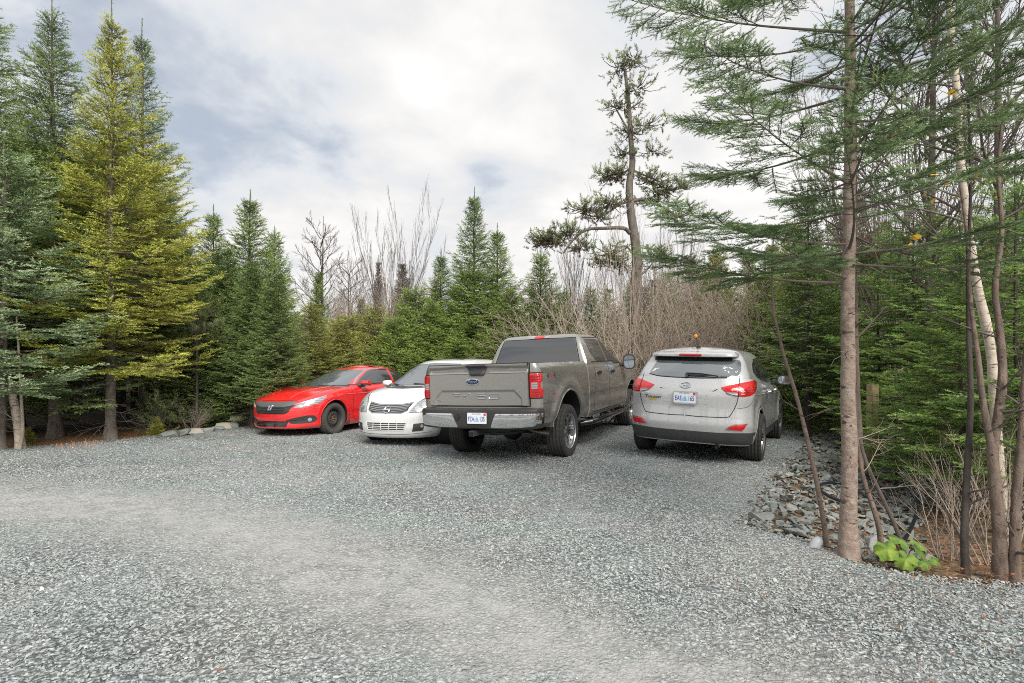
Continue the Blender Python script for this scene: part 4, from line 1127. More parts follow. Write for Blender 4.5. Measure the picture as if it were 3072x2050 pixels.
# ================================================================== white hatchback (origin: front axle on the ground)
def build_hatch():
    root = empty('white_hatchback', label='white hatchback with silver slatted grille, parked nose out half hidden behind the grey pickup', cat='car')
    P = paint('white_hatch_paint', (.66, .665, .66), 0.0, .35, .13, (.35, .33, .30))
    WB = 2.60
    zt = [(-3.47, 1.07), (-2.6, 1.06), (-1.2, 1.03), (-.4, 1.015), (.0, .975), (.3, .905), (.55, .81), (.80, .69)]
    K = [(0, .77, .76, -3.36), (.06, .81, .80, -3.42), (.18, .835, .826, -3.45), (.34, .845, .836, -3.46), (.48, .835, .838, -3.45), (.62, .825, .842, -3.44), (.76, .805, .845, -3.42), (.86, .765, .84, -3.40), (.94, .70, .82, -3.37), (1, .60, .775, -3.34)]
    rows = [dict(v=v, z=[(x, lerp(.175, t, v)) for x, t in zt], xr=xr, dr=.4, nr=2.8, xf=xf, df=.66, nf=2.6, w=w) for v, xf, w, xr in K]
    b = slice_body(rows, [(-3.5, .95), (-2.6, .995), (-.8, 1), (0, .995), (.85, .97)], ncap=36, nside=90, nrow=56, crown=[(-3.4, 0), (-.8, .0), (-.2, .06), (.3, .085), (.75, .05)], bulge=[(0, .32, .40, .014, .06), (-WB, .32, .40, .014, .06)])
    body = b.build('body', [P, M['well']], root)
    bool_cut(body, wheel_cutters([(0, .32), (-WB, .32)], .35, .48)); resharp(body)
    rows = []
    for z, xf, xr, w in [(.96, .02, -3.36, .775), (1.03, -.13, -3.33, .772), (1.18, -.45, -3.24, .725), (1.33, -.78, -3.10, .675), (1.45, -1.06, -2.95, .62), (1.505, -1.24, -2.85, .57), (1.53, -1.38, -2.76, .51)]:
        rows.append(dict(v=(z - .96) / .57, z=z, xr=xr, dr=.30, nr=2.6, xf=xf, df=.50, nf=2.5, w=w))
    gh = slice_body(rows, [(-3.4, .95), (-2.2, 1), (-1, .99), (0, .95)], ncap=32, nside=50, nrow=30, crown=[(-2.9, .015), (-2, .04), (-1.4, .028)]).build('roof', [P], root)
    V = bvh_of(body, gh)
    A = -146.6

    def T(zx, zy, k=670.): return (-.44 + (zx - 1648) / k, .655 - (zy - 755) / k)

    def TP(*p): return [T(*q) for q in p]
    patch('windscreen', V, rounded([(-.65, 1.05), (0, 1.03), (.65, 1.05), (.58, 1.25), (.50, 1.44), (0, 1.465), (-.50, 1.44), (-.58, 1.25)], .04), 'F', M['glass_clear'], root, off=.007, skirt=.012, res=.03)
    patch('wiper_cowl', V, [(-.66, 1.02), (0, 1.0), (.66, 1.02), (.65, 1.05), (0, 1.03), (-.65, 1.05)], 'F', M['black'], root, off=.008, skirt=.01, res=.04)
    cF, _ = caster(V, 'F'); wp = MB()
    for ln in ([(.55, 1.04), (.25, 1.06), (-.05, 1.08)], [(-.02, 1.03), (-.3, 1.05), (-.56, 1.07)]):
        wp.tube(np.array([list(cF(a, b, .02)) for a, b in ln]), .009, 6)
    wp.build('windscreen_wiper', M['black'], root)
    for mir in (False, True):
        sg = -1 if mir else 1
        patch('door_window', V, rounded([(-.60, 1.03), (-1.05, 1.36), (-1.30, 1.42), (-1.72, 1.43), (-1.74, 1.03)], .03), 'L', M['glass'], root, off=.007, skirt=.012, mirror=mir, res=.03)
        patch('rear_door_window', V, rounded([(-1.80, 1.03), (-1.79, 1.43), (-2.35, 1.42), (-2.62, 1.34), (-2.70, 1.05)], .03), 'L', M['glass'], root, off=.007, skirt=.012, mirror=mir, res=.03)
        strips('door_seam', V, [('L', [(-.62, .96), (-.60, .60), (-.62, .28)], mir), ('L', [(-1.77, 1.0), (-1.78, .60), (-1.74, .28)], mir), ('L', [(-2.75, 1.0), (-2.62, .8), (-2.35, .62), (-2.25, .3)], mir)], M['gap'], root, .007, .0015)
        strips('bonnet_seam', V, [('T', spline([(.60, sg * .50), (.35, sg * .64), (.0, sg * .70), (-.25, sg * .69)], 30))], M['gap'], root, .009, .0015)
        arc = [(.36 * math.cos(a), .32 + .36 * math.sin(a)) for a in np.linspace(math.radians(-15), math.radians(195), 50)]
        strips('arch_lip', V, [('L', arc, mir), ('L', [(x - WB, z) for x, z in arc], mir)], P, root, .018, .002, height=.006)
        hl = [(1908, 786), (1985, 702), (2090, 640), (2190, 585), (2215, 600), (2205, 660), (2160, 730), (2080, 778)]
        h = patch('headlight', V, rounded(TP(*hl), .012), A, M['clear_lens'], root, off=.006, skirt=.02, mirror=mir, dome=.01, dome_r=.03, res=.025)
        for cx, cy, rr in ((2010, 745, 34), (2090, 700, 30)):
            patch('headlight_bulb', V, [T(cx + rr * math.cos(t), cy + rr * math.sin(t)) for t in np.linspace(0, 2 * PI, 16, endpoint=False)], A, M['lamp_chrome'], h, off=.019, skirt=.004, mirror=mir, res=.02)
        strips('headlight_seam', V, [(A, TP(*(hl + hl[:1])), mir)], M['gap'], h, .007, .005)
        fg = patch('fog_lamp_surround', V, rounded(TP((1955, 910), (2088, 903), (2062, 990), (1938, 1000)), .01), A, M['black'], root, off=.004, skirt=.006, mirror=mir, res=.03)
        patch('fog_lamp', V, [T(2050 + 18 * math.cos(t), 938 + 20 * math.sin(t)) for t in np.linspace(0, 2 * PI, 16, endpoint=False)], A, M['clear_lens'], fg, off=.012, skirt=.008, mirror=mir, res=.02)
        mirror_unit(root, (-.66, sg * .93, 1.07), (.12, .20, .13), sg, P, (-.62, sg * .78, 1.03))
        add_wheel(root, (0, sg * .74, .308), .308, .185, .20, 'seven', M['alloy'], sg)
        add_wheel(root, (-WB, sg * .74, .308), .308, .185, .20, 'seven', M['alloy'], sg)
    g = patch('grille', V, rounded([(-.44, 0.770), (-.25, 0.737), (0, 0.730), (.25, 0.737), (.44, 0.770), (.40, 0.650), (.30, 0.605), (-.30, 0.605), (-.40, 0.650)], .015), 'F', M['black'], root, off=.004, skirt=.01, res=.04)
    strips('grille_bar', V, [('F', spline([(-.40 + i * .012, z + .022), (-.2, z), (0, z - .004), (.2, z), (.40 - i * .012, z + .022)], 30)) for i, z in enumerate((.712, .684, .658, .632))], M['silver_trim'], g, .014, .006, height=.007)
    strips('grille_frame', V, [('F', [(-.44, 0.772), (-.25, 0.741), (0, 0.734), (.25, 0.741), (.44, 0.772)]), ('F', [(-.44, 0.770), (-.40, 0.648), (-.30, 0.603), (.30, 0.603), (.40, 0.648), (.44, 0.770)])], M['silver_trim'], g, .012, .005, height=.005)
    e = strips('emblem_ring', V, [('F', [(.055 * math.cos(t), .660 + .055 * math.sin(t)) for t in np.linspace(0, 2 * PI, 40)])], M['chrome'], g, .014, .018, height=.005)
    patch('emblem_bar', V, box2(-.072, .650, .072, .672), 'F', M['chrome'], e, off=.024, skirt=.006)
    lg = patch('lower_grille', V, rounded([(-.40, 0.442), (.40, 0.442), (.36, 0.312), (-.36, 0.312)], .02), 'F', M['black'], root, off=.003, skirt=.006, res=.05)
    strips('grille_bar', V, [('F', [(-.39, z), (.39, z)]) for z in (.345, .375, .408)] + [('F', [(y, .314), (y, .440)]) for y in (-.24, -.08, .08, .24)], P, lg, .012, .006, height=.006)
    strips('grille_frame', V, [('F', [(-.40, 0.442), (.40, 0.442), (.36, 0.312), (-.36, 0.312), (-.40, 0.442)])], P, lg, .014, .004, height=.006)
    strips('bumper_seam', V, [('F', [(-.46, 0.784), (-.25, 0.750), (0, 0.742), (.25, 0.750), (.46, 0.784)]), ('F', spline([(-.74, 0.272), (-.4, 0.247), (0, 0.242), (.4, 0.247), (.74, 0.272)], 30))], M['gap'], root, .006, .0015)
    u = MB(); u.box((-1.3, 0, .27), (3.7, .95, .16)); u.box((.40, 0, .22), (.5, 1.0, .08)); u.build('underbody', M['well'], root, smooth=False)
    an = MB(); an.tube([(-2.5, 0, 1.53), (-2.75, 0, 1.72)], [.006, .003], 6); an.build('roof_aerial', M['black'], root)
    patch('dark_roof_panel', V, rounded([(-2.05, -.36), (-1.42, -.38), (-1.42, .38), (-2.05, .36)], .05), 'T', M['glass'], root, off=.003, skirt=.005, res=.08)  # dark glass panel laid on the roof
    patch('rear_window', V, rounded([(-.55, 1.1), (.55, 1.1), (.48, 1.42), (-.48, 1.42)], .04), 'B', M['glass'], root, off=.003, skirt=.01, res=.06)
    place_car(root, -1.87, 10.2, .0, 201.4, -.3, -1.0)
    return root
# ================================================================== vegetation
def leafmat(name, dark, light, tip=None, trans=.25, brown=(.09, .05, .02)):
    m = bpy.data.materials.new(name); m.use_nodes = True
    nt = NT(m.node_tree); nt.n.remove(nt.n['Principled BSDF'])
    t = nt.attr('tone'); co = nt.coord('Object')
    v = nt.noise(co, 2.2, 3, .6)
    f = nt.math('ADD', nt.math('MULTIPLY', t, 1.15), nt.math('MULTIPLY', nt.math('SUBTRACT', v, .56), 1.7), True)  # clump noise deepens the gaps in a crown: shade painted into the colour
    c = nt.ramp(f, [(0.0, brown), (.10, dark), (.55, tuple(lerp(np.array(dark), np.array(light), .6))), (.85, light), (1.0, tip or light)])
    d = nt.new('ShaderNodeBsdfDiffuse'); tr = nt.new('ShaderNodeBsdfTranslucent'); mx = nt.new('ShaderNodeMixShader')
    nt.l.new(c, d.inputs[0]); nt.l.new(c, tr.inputs[0])
    mx.inputs[0].default_value = trans
    nt.l.new(d.outputs[0], mx.inputs[1]); nt.l.new(tr.outputs[0], mx.inputs[2])
    gl = nt.new('ShaderNodeBsdfGlossy'); gl.inputs['Roughness'].default_value = .45
    m2 = nt.new('ShaderNodeMixShader'); m2.inputs[0].default_value = .035
    nt.l.new(mx.outputs[0], m2.inputs[1]); nt.l.new(gl.outputs[0], m2.inputs[2])
    nt.l.new(m2.outputs[0], nt.n['Material Output'].inputs[0])
    return m


def barkmat(name, a, b, scale=18, stretch=(1, 1, .35), spots=None, rough=.9, lich=None, bump=.6, sz=5.5):
    m, nt, bs = mat(name, a, rough)
    co = nt.coord('Object'); p = nt.scaled(co, stretch)
    n = nt.noise(p, scale, 6, .65, .3); n2 = nt.noise(co, scale * 4, 3, .6)
    c = nt.mix(nt.ramp(n, [(.3, 0), (.7, 1)]), a, b)
    if lich: c = nt.mix(nt.math('MULTIPLY', nt.ramp(nt.noise(co, 7, 5, .6), [(.52, 0), (.62, 1)]), .7), c, lich)
    if spots:
        q = nt.scaled(co, (1, 1, sz))
        c = nt.mix(nt.ramp(nt.noise(q, 9, 3, .6), [(.60, 0), (.66, 1)]), c, spots)
    nt.inp(bs, 'Base Color', c)
    nt.inp(bs, 'Normal', nt.bump(nt.math('ADD', n, nt.math('MULTIPLY', n2, .5)), bump, .02))
    return m


LM = dict(
    dark=leafmat('dark_spruce_needles', (.044, .078, .026), (.180, .265, .080), (.32, .42, .14)),
    mid=leafmat('green_spruce_needles', (.050, .085, .022), (.215, .315, .070), (.36, .47, .12)),
    yellow=leafmat('yellow_green_needles', (.075, .090, .018), (.385, .405, .055), (.64, .66, .15)),
    pale=leafmat('pale_blue_green_needles', (.050, .092, .034), (.25, .36, .165), (.52, .63, .38)),
    blue=leafmat('blue_green_needles', (.040, .072, .028), (.150, .235, .090), (.31, .42, .20), brown=(.20, .075, .028)),
    fir=leafmat('fir_needles', (.042, .082, .024), (.195, .335, .082), (.40, .56, .15)),
    olive=leafmat('olive_needles', (.075, .085, .024), (.28, .30, .075), (.42, .45, .12)),
    pine=leafmat('pine_needles', (.085, .115, .050), (.26, .31, .13), (.42, .46, .21)),
    brown=leafmat('brown_needles', (.050, .035, .020), (.120, .085, .050), (.15, .11, .06)),
)
BM = dict(
    grey=barkmat('grey_conifer_bark', (.075, .062, .052), (.21, .18, .155), 14, spots=(.04, .032, .027)),
    dark=barkmat('dark_conifer_bark', (.030, .025, .022), (.085, .070, .060), 14),
    hero=barkmat('smooth_fir_bark', (.155, .112, .088), (.36, .280, .232), 16, (1, 1, 1.3), spots=(.085, .060, .047), lich=(.30, .255, .215), bump=.7, sz=2.2),
    birch=barkmat('birch_bark', (.42, .35, .28), (.62, .54, .45), 9, (1, 1, 3.5), spots=(.10, .085, .07), bump=.3),
    brown=barkmat('brown_stem_bark', (.080, .056, .044), (.22, .165, .13), 22, spots=(.05, .038, .03), sz=2.0),
    twig=barkmat('twig_bark', (.26, .205, .165), (.51, .425, .35), 20),
    twigdark=barkmat('dark_twig_bark', (.085, .070, .060), (.17, .14, .12), 20),
    red=barkmat('reddish_twig_bark', (.17, .115, .095), (.30, .22, .19), 20),
)


class Veg:
    """collects needles (material 0) and wood tubes (material 1)"""
    def __init__(s, seed): s.r = np.random.default_rng(seed); s.nv = []; s.nt = []; s.wv = []; s.wf = []; s.wn = 0

    def tube(s, P, rad, n=4):
        V, F = tube_np(np.asarray(P, float), np.broadcast_to(np.asarray(rad, float), (len(P),)), n)
        s.wv.append(V); s.wf.append(F + s.wn); s.wn += len(V)

    def needles(s, A, D, L, tone, n=10, ln=.022, wd=.004, spread=1.0, flat=.55, up=None):
        """needles along shoots: A base, D unit direction, L length, tone per shoot"""
        k = len(A)
        if not k: return
        r = s.r
        t = (np.arange(n) + r.random((k, n))) / n
        ref = np.array([0, 0, 1.0]) + r.normal(0, .15, (k, 3))
        S = np.cross(D, ref); S /= np.linalg.norm(S, axis=1, keepdims=True) + 1e-9
        U = np.cross(S, D)
        ang = r.uniform(0, 2 * PI, (k, n))
        radial = np.cos(ang)[..., None] * S[:, None] + flat * np.sin(ang)[..., None] * U[:, None]
        radial += .25 * U[:, None]
        dirs = radial * spread + D[:, None] * r.uniform(.45, .9, (k, n, 1))
        dirs /= np.linalg.norm(dirs, axis=2, keepdims=True)
        b = A[:, None] + D[:, None] * (t * L[:, None])[..., None]
        w = np.cross(dirs, r.normal(0, 1, (k, n, 3))); w /= np.linalg.norm(w, axis=2, keepdims=True) + 1e-9
        l_ = ln * r.uniform(.7, 1.25, (k, n, 1)) * np.clip(1.25 - .5 * t[..., None], .5, 1.2)
        P0 = b - w * wd / 2; P1 = b + w * wd / 2; P2 = b + dirs * l_
        s.nv.append(np.stack([P0, P1, P2], 2).reshape(-1, 3))
        tn = np.repeat((tone[:, None] + r.normal(0, .13, (k, 1)) + .42 * (t - .55) + r.normal(0, .05, (k, n))).reshape(-1), 3)  # shoot bases darkened, tips lightened: crown light and shade in the tone
        s.nt.append(tn)

    def mesh(s, name):
        nv = np.concatenate(s.nv) if s.nv else np.zeros((0, 3))
        tn = np.concatenate(s.nt) if s.nt else np.zeros(0)
        wv = np.concatenate(s.wv) if s.wv else np.zeros((0, 3))
        F = []; mi = []
        if len(nv): F.append(np.arange(len(nv)).reshape(-1, 3)); mi.append(np.zeros(len(nv) // 3, int))
        if len(wv):
            wf = np.concatenate(s.wf) + len(nv); F.append(wf); mi.append(np.ones(len(wf), int))
        me = np_mesh(name, np.concatenate([nv, wv]), F, np.concatenate(mi), smooth=False)
        color_attr(me, np.concatenate([np.clip(tn, 0, 1), np.full(len(wv), .3)]))
        return me


def conifer(name, seed, H, R, base, leaf, bark, r0, per=5, dz=.26, prof=.8, ang0=-.08, ang1=.85, droop=.10, tipup=.10, nsec=11, nter=4, nn=9, ln=.024, wd=.0045, sparse=0.0, dead=1.0, lean=(0, 0), lopside=None, sec_len=.42, jitter=.25, shoot=.11, dead_len=.55, hang=0.0, gap=0.0, wood_n=4, inner=.18, bthick=.009, fill=260):
    """trunk and crown mesh data of one conifer standing at the origin"""
    g = Veg(seed); r = g.r
    zs = np.linspace(0, H, 26)
    wob = np.cumsum(r.normal(0, .010, (26, 2)), 0) * .6
    tr = np.stack([lean[0] * zs + wob[:, 0], lean[1] * zs + wob[:, 1], zs], 1)
    rad = r0 * np.clip(1 - zs / H, 0, 1) ** .95 + .004
    rad *= 1 + .45 * np.exp(-zs / .10)
    tk = Veg(seed + 1)
    nside = 18 if r0 > .06 else 10
    zs2 = np.concatenate([np.linspace(-.35, .5, 14), np.linspace(.55, H, 70)])
    tx = np.stack([np.interp(zs2, zs, tr[:, 0]), np.interp(zs2, zs, tr[:, 1]), zs2], 1)
    rr = np.interp(zs2, zs, rad) * (1 + r.normal(0, .018, len(zs2)))
    rr[zs2 < 0] *= 1.15
    tk.tube(tx, rr, nside)
    # branches
    z = base
    brs = []
    spire = .055 * H + .05
    while z < H - spire:
        tz = (z - base) / (H - base)
        n = per if tz < .55 else max(4, int(per * (1.25 - .75 * tz)))
        a0 = r.uniform(0, 2 * PI)
        for i in range(n):
            zz = z + r.normal(0, dz * jitter)
            if zz < base * .9 or zz > H - .08: continue
            if r.random() < gap: continue
            brs.append((zz, a0 + 2 * PI * i / n + r.normal(0, .22)))
        z += dz * r.uniform(.75, 1.25) * (1.0 if tz < .6 else 1.0 + .9 * (tz - .6))
    for zz, az in brs:
        t = max(0.0, (zz - base) / (H - base))
        L = R * (1 - t) ** prof * r.uniform(.72, 1.12) + .06
        if t < .12: L *= r.uniform(.55, 1.0)
        if t > .8: L *= r.uniform(.65, 1.05)
        if lopside is not None: L *= 1 + lopside[1] * math.cos(az - lopside[0])
        el = lerp(ang0, ang1, t ** 1.3) + r.normal(0, .10)
        s_ = np.linspace(0, 1, 9)
        h = s_ * L * math.cos(el)
        v = s_ * L * math.sin(el) - droop * L * np.sin(s_ * PI * .8) + tipup * L * s_ ** 3
        az_ = az + r.normal(0, .10) * s_
        o = np.array([np.interp(zz, zs, tr[:, 0]), np.interp(zz, zs, tr[:, 1]), zz])
        B = o + np.stack([h * np.cos(az_), h * np.sin(az_), v], 1)
        br = .004 + bthick * L * np.clip(1 - s_, .05, 1)
        br = np.minimum(br, np.interp(zz, zs, rad) * .6)
        g.tube(B, br * (1 - .6 * s_), wood_n)
        ns = max(4, int(nsec * L / R * r.uniform(.85, 1.15) + 3))
        A_ = []; D_ = []; L_ = []; T_ = []
        T = np.gradient(B, axis=0); T /= np.linalg.norm(T, axis=1, keepdims=True)
        su = (np.arange(ns) + r.random(ns)) / ns
        su = inner + (1 - inner) * su ** .85
        for j, u in enumerate(su):
            if r.random() < sparse: continue
            p = np.array([np.interp(u, s_, B[:, c]) for c in range(3)]); d = np.array([np.interp(u, s_, T[:, c]) for c in range(3)])
            side = np.cross(d, [0, 0, 1.]); side /= np.linalg.norm(side) + 1e-9
            sg = 1 if j % 2 else -1
            a = r.uniform(.55, 1.0)
            dd = d * math.cos(a) + side * sg * math.sin(a) + np.array([0, 0, r.normal(0, .12) - .05 - hang])
            dd /= np.linalg.norm(dd)
            l2 = (sec_len * L * (1.05 - u) + .10) * r.uniform(.7, 1.2)
            l2 = min(l2, .75)
            q = np.array([p, p + dd * l2 * .5 + [0, 0, -.01], p + dd * l2 + [0, 0, .02 * l2 - hang * l2 * .35]])
            if l2 > .16: g.tube(q, [.0035, .0028, .0015], 3)
            tone = .30 + .42 * u + .16 * t + r.normal(0, .09)  # darker, browner inside, lighter outside: crown shade added to the needle colour
            m = max(1, int(l2 / shoot))
            st = (np.arange(m) + .3) / m
            for w in st:
                A_.append(p + dd * l2 * w); D_.append(dd + r.normal(0, .06, 3)); L_.append(l2 / m * 1.1); T_.append(tone + .16 * w)
            # side shoots
            k = int(nter * l2 / .3 + r.random())
            sd = np.cross(dd, [0, 0, 1.]); sd /= np.linalg.norm(sd) + 1e-9
            for i in range(k):
                w = .15 + .8 * (i + r.random()) / max(k, 1)
                e = dd * .72 + sd * (1 if i % 2 else -1) * r.uniform(.5, .85) + r.normal(0, .10, 3) + [0, 0, -hang * .4]
                A_.append(p + dd * l2 * w); D_.append(e); L_.append(min(.16, .10 + .25 * l2 * (1 - w)) * r.uniform(.7, 1.2)); T_.append(tone + .22)
        # main leader of the branch
        for w in np.linspace(max(inner, .45), .97, max(3, int(L / shoot * .6))):
            A_.append(np.array([np.interp(w, s_, B[:, c]) for c in range(3)])); D_.append(np.array([np.interp(w, s_, T[:, c]) for c in range(3)])); L_.append(shoot * 1.2); T_.append(.45 + .35 * w)
        if A_:
            D_ = np.array(D_); D_ /= np.linalg.norm(D_, axis=1, keepdims=True)
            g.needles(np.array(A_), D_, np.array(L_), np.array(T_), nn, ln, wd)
    # short shoots close to the stem fill the heart of the crown
    nf = int((H - base) * fill)
    if nf:
        zf = base + (H - base - spire) * r.random(nf) ** .9; az = r.uniform(0, 2 * PI, nf); tf = (zf - base) / (H - base)
        hr = np.clip(R * (1 - tf) ** prof * r.uniform(.05, .45, nf), .03, .6)
        A = np.stack([np.interp(zf, zs, tr[:, 0]) + hr * np.cos(az), np.interp(zf, zs, tr[:, 1]) + hr * np.sin(az), zf + hr * np.tan(np.clip(ang0 + (ang1 - ang0) * tf, -.2, 1.0)) * .8], 1)
        D = np.stack([np.cos(az), np.sin(az), .1 + .9 * tf], 1) + r.normal(0, .35, (nf, 3)); D /= np.linalg.norm(D, axis=1, keepdims=True)
        g.needles(A, D, np.full(nf, shoot * 1.3), .22 + .25 * tf + r.normal(0, .08, nf), nn, ln, wd)  # low tone paints the shade inside the crown
    # leader shoots at the top
    top = tr[-1]
    P = np.stack([np.interp(np.linspace(H - spire * 1.2, H + .02, 12), zs, tr[:, c]) if c < 2 else np.linspace(H - spire * 1.2, H + .02, 12) for c in range(3)], 1)
    g.needles(P[:-1], np.diff(P, axis=0) / np.linalg.norm(np.diff(P, axis=0), axis=1, keepdims=True), np.full(11, np.linalg.norm(P[1] - P[0])), np.full(11, .7), nn, ln, wd)
    # dead twigs below the crown
    if dead:
        for i in range(int(dead * base * 16)):
            zz = r.uniform(.25, base * 1.15) ; az = r.uniform(0, 2 * PI)
            L = dead_len * r.uniform(.2, 1.0); s_ = np.linspace(0, 1, 5)
            o = np.array([np.interp(zz, zs, tr[:, 0]), np.interp(zz, zs, tr[:, 1]), zz])
            B = o + np.stack([s_ * L * math.cos(az), s_ * L * math.sin(az), -.25 * L * s_ ** 1.5 + r.normal(0, .04) * s_], 1) + np.cumsum(r.normal(0, .015, (5, 3)), 0)
            tk.tube(B, np.array([.006, .005, .004, .003, .0015]), 3)
            for u in r.random(4) * .7 + .25:
                p = np.array([np.interp(u, s_, B[:, c]) for c in range(3)])
                dv = r.normal(0, .5, 3) + [math.cos(az), math.sin(az), -.2]
                dv /= np.linalg.norm(dv)
                tk.tube(np.array([p, p + dv * L * .22 + r.normal(0, .01, 3), p + dv * L * .4]), [.003, .002, .001], 3)
    # knots on the stem
    for i in range(int(H * 7)):
        zz = r.uniform(.15, H * .7); az = r.uniform(0, 2 * PI)
        o = np.array([np.interp(zz, zs, tr[:, 0]), np.interp(zz, zs, tr[:, 1]), zz]); q = np.interp(zz, zs, rad)
        d = np.array([math.cos(az), math.sin(az), .25])
        tk.tube(np.array([o + d * q * .75, o + d * q * 1.02, o + d * q * 1.14]), [q * .24, q * .17, q * .07], 6)
    wv = np.concatenate(tk.wv); me = np_mesh('trunk', wv, [np.concatenate(tk.wf)], None, smooth=True)
    return dict(name=name, H=H, trunk=me, crown=g.mesh('crown'), leaf=leaf, bark=bark)


def plant(d, loc, scale=1.0, rot=0.0, label=None, cat='tree', group=None, sz=None, leaf=None, tilt=(0, 0)):
    """put one tree (trunk and crown of its own) into the scene; copies share mesh data"""
    root = empty(d['name'], loc, label, cat, group)
    root.rotation_euler = (tilt[0], tilt[1], rot)
    root.scale = (scale, scale, sz or scale)
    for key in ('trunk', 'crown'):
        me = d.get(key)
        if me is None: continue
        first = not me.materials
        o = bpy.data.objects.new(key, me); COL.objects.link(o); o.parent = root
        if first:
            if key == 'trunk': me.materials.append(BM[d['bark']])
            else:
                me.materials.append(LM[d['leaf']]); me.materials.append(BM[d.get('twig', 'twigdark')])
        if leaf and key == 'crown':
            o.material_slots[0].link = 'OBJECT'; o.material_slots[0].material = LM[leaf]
    return root


def grow(g, p, d, L, r, depth, n=(5, 7), spread=.55, up=.25, taper=.3, wob=.06, ratio=.62, minr=.0016, sides=5, start=.25, ends=None):
    """recursive bare branching"""
    rr = g.r
    k = 7
    P = [np.array(p, float)]; dv = np.array(d, float) / np.linalg.norm(d)
    for i in range(k - 1):
        dv = dv + rr.normal(0, wob, 3) + np.array([0, 0, up * .12])
        dv /= np.linalg.norm(dv); P.append(P[-1] + dv * L / (k - 1))
    P = np.array(P)
    rad = np.maximum(r * np.linspace(1, taper, k), minr)
    if depth == 0: rad = np.maximum(r * np.linspace(1, .35, k), minr * .7)
    g.tube(P, rad, sides if r > .008 else 3)
    if ends is not None and depth == 0: ends.append((P[-1], P[-1] - P[-2]))
    if depth == 0: return
    m = int(rr.integers(n[0], n[1] + 1))
    for i in range(m):
        u = start + (1 - start) * (i + rr.random()) / m
        q = np.array([np.interp(u, np.linspace(0, 1, k), P[:, c]) for c in range(3)])
        t = np.array([np.interp(u, np.linspace(0, 1, k), np.gradient(P, axis=0)[:, c]) for c in range(3)]); t /= np.linalg.norm(t)
        s = np.cross(t, rr.normal(0, 1, 3)); s /= np.linalg.norm(s) + 1e-9
        a = spread * rr.uniform(.6, 1.35)
        e = t * math.cos(a) + s * math.sin(a) + np.array([0, 0, up * .5])
        grow(g, q, e, L * ratio * rr.uniform(.6, 1.1) * (1.15 - .5 * u), max(minr, lerp(r, r * taper, u) * .55), depth - 1, n, spread, up, taper, wob, ratio, minr, sides, start, ends)


def bare_mesh(seed, fn):
    g = Veg(seed); fn(g)
    return np_mesh('branches', np.concatenate(g.wv), [np.concatenate(g.wf)], None, smooth=True)


def bare(name, trunk_fn, branch_fn, seed, bark, twig=None):
    d = dict(name=name, bark=bark, twig=twig or bark)
    if trunk_fn: d['trunk'] = bare_mesh(seed, trunk_fn); d['trunk'].name = 'trunk'
    if branch_fn: d['branches'] = bare_mesh(seed + 1, branch_fn)
    d['H'] = float(np.percentile([v.co.z for v in d['branches'].vertices], 99.7))
    return d


def plant_bare(d, loc, scale=1.0, rot=0.0, label=None, cat='tree', group=None, sz=None, tilt=(0, 0)):
    root = empty(d['name'], loc, label, cat, group)
    root.rotation_euler = (tilt[0], tilt[1], rot); root.scale = (scale, scale, sz or scale)
    for key in ('trunk', 'branches'):
        me = d.get(key)
        if me is None: continue
        if not me.materials: me.materials.append(BM[d['bark'] if key == 'trunk' else d['twig']])
        o = bpy.data.objects.new(key, me); COL.objects.link(o); o.parent = root
    return root


def stem(name, pts, r0, r1, bark, label, cat='tree', twigs=0, seed=5, twig_len=.5, sides=14, group=None, kind_twig='twig', twig_from=.3, knots=10, depth=1, limbs=()):
    """a single bent stem through world points, with a few bare twigs"""
    P = spline(pts, 40)
    base = P[0].copy()
    root = empty(name, tuple(base), label, cat, group)
    g = Veg(seed); r = g.r
    Q = P - base
    rad = np.linspace(r0, r1, 40) * (1 + r.normal(0, .03, 40)); rad[:4] *= [1.18, 1.12, 1.06, 1.02]
    Q2 = np.concatenate([Q[:1] - [0, 0, .3], Q]); rad2 = np.concatenate([rad[:1] * 1.2, rad])
    g.tube(Q2, rad2, sides)
    for i in range(knots):
        j = int(r.integers(2, 36)); az = r.uniform(0, 2 * PI); d = np.array([math.cos(az), math.sin(az), .3]); q = rad[j]
        g.tube(np.array([Q[j] + d * q * .6, Q[j] + d * q * 1.05, Q[j] + d * q * 1.3]), [q * .3, q * .22, q * .08], 6)
    for lp, la, lb in limbs:
        Lp = spline(lp, 30) - base; Lp[0] = Q[np.argmin(((Q - Lp[0]) ** 2).sum(1))]
        g.tube(Lp, np.linspace(la, lb, 30), max(8, sides - 4))
    o = link('trunk', np_mesh('trunk', np.concatenate(g.wv), [np.concatenate(g.wf)]), BM[bark], root)
    if twigs:
        h = Veg(seed + 9); r = h.r
        for i in range(twigs):
            u = twig_from + (1 - twig_from) * (i + r.random()) / twigs
            j = min(38, int(u * 39)); az = r.uniform(0, 2 * PI)
            grow(h, Q[j], (math.cos(az), math.sin(az), r.uniform(.1, .9)), twig_len * r.uniform(.4, 1.1), max(.003, rad[j] * .38), depth, (2, 5), .6, .2, minr=.0014, sides=4)
        link('branches', np_mesh('branches', np.concatenate(h.wv), [np.concatenate(h.wf)]), BM[kind_twig], root)
    return root
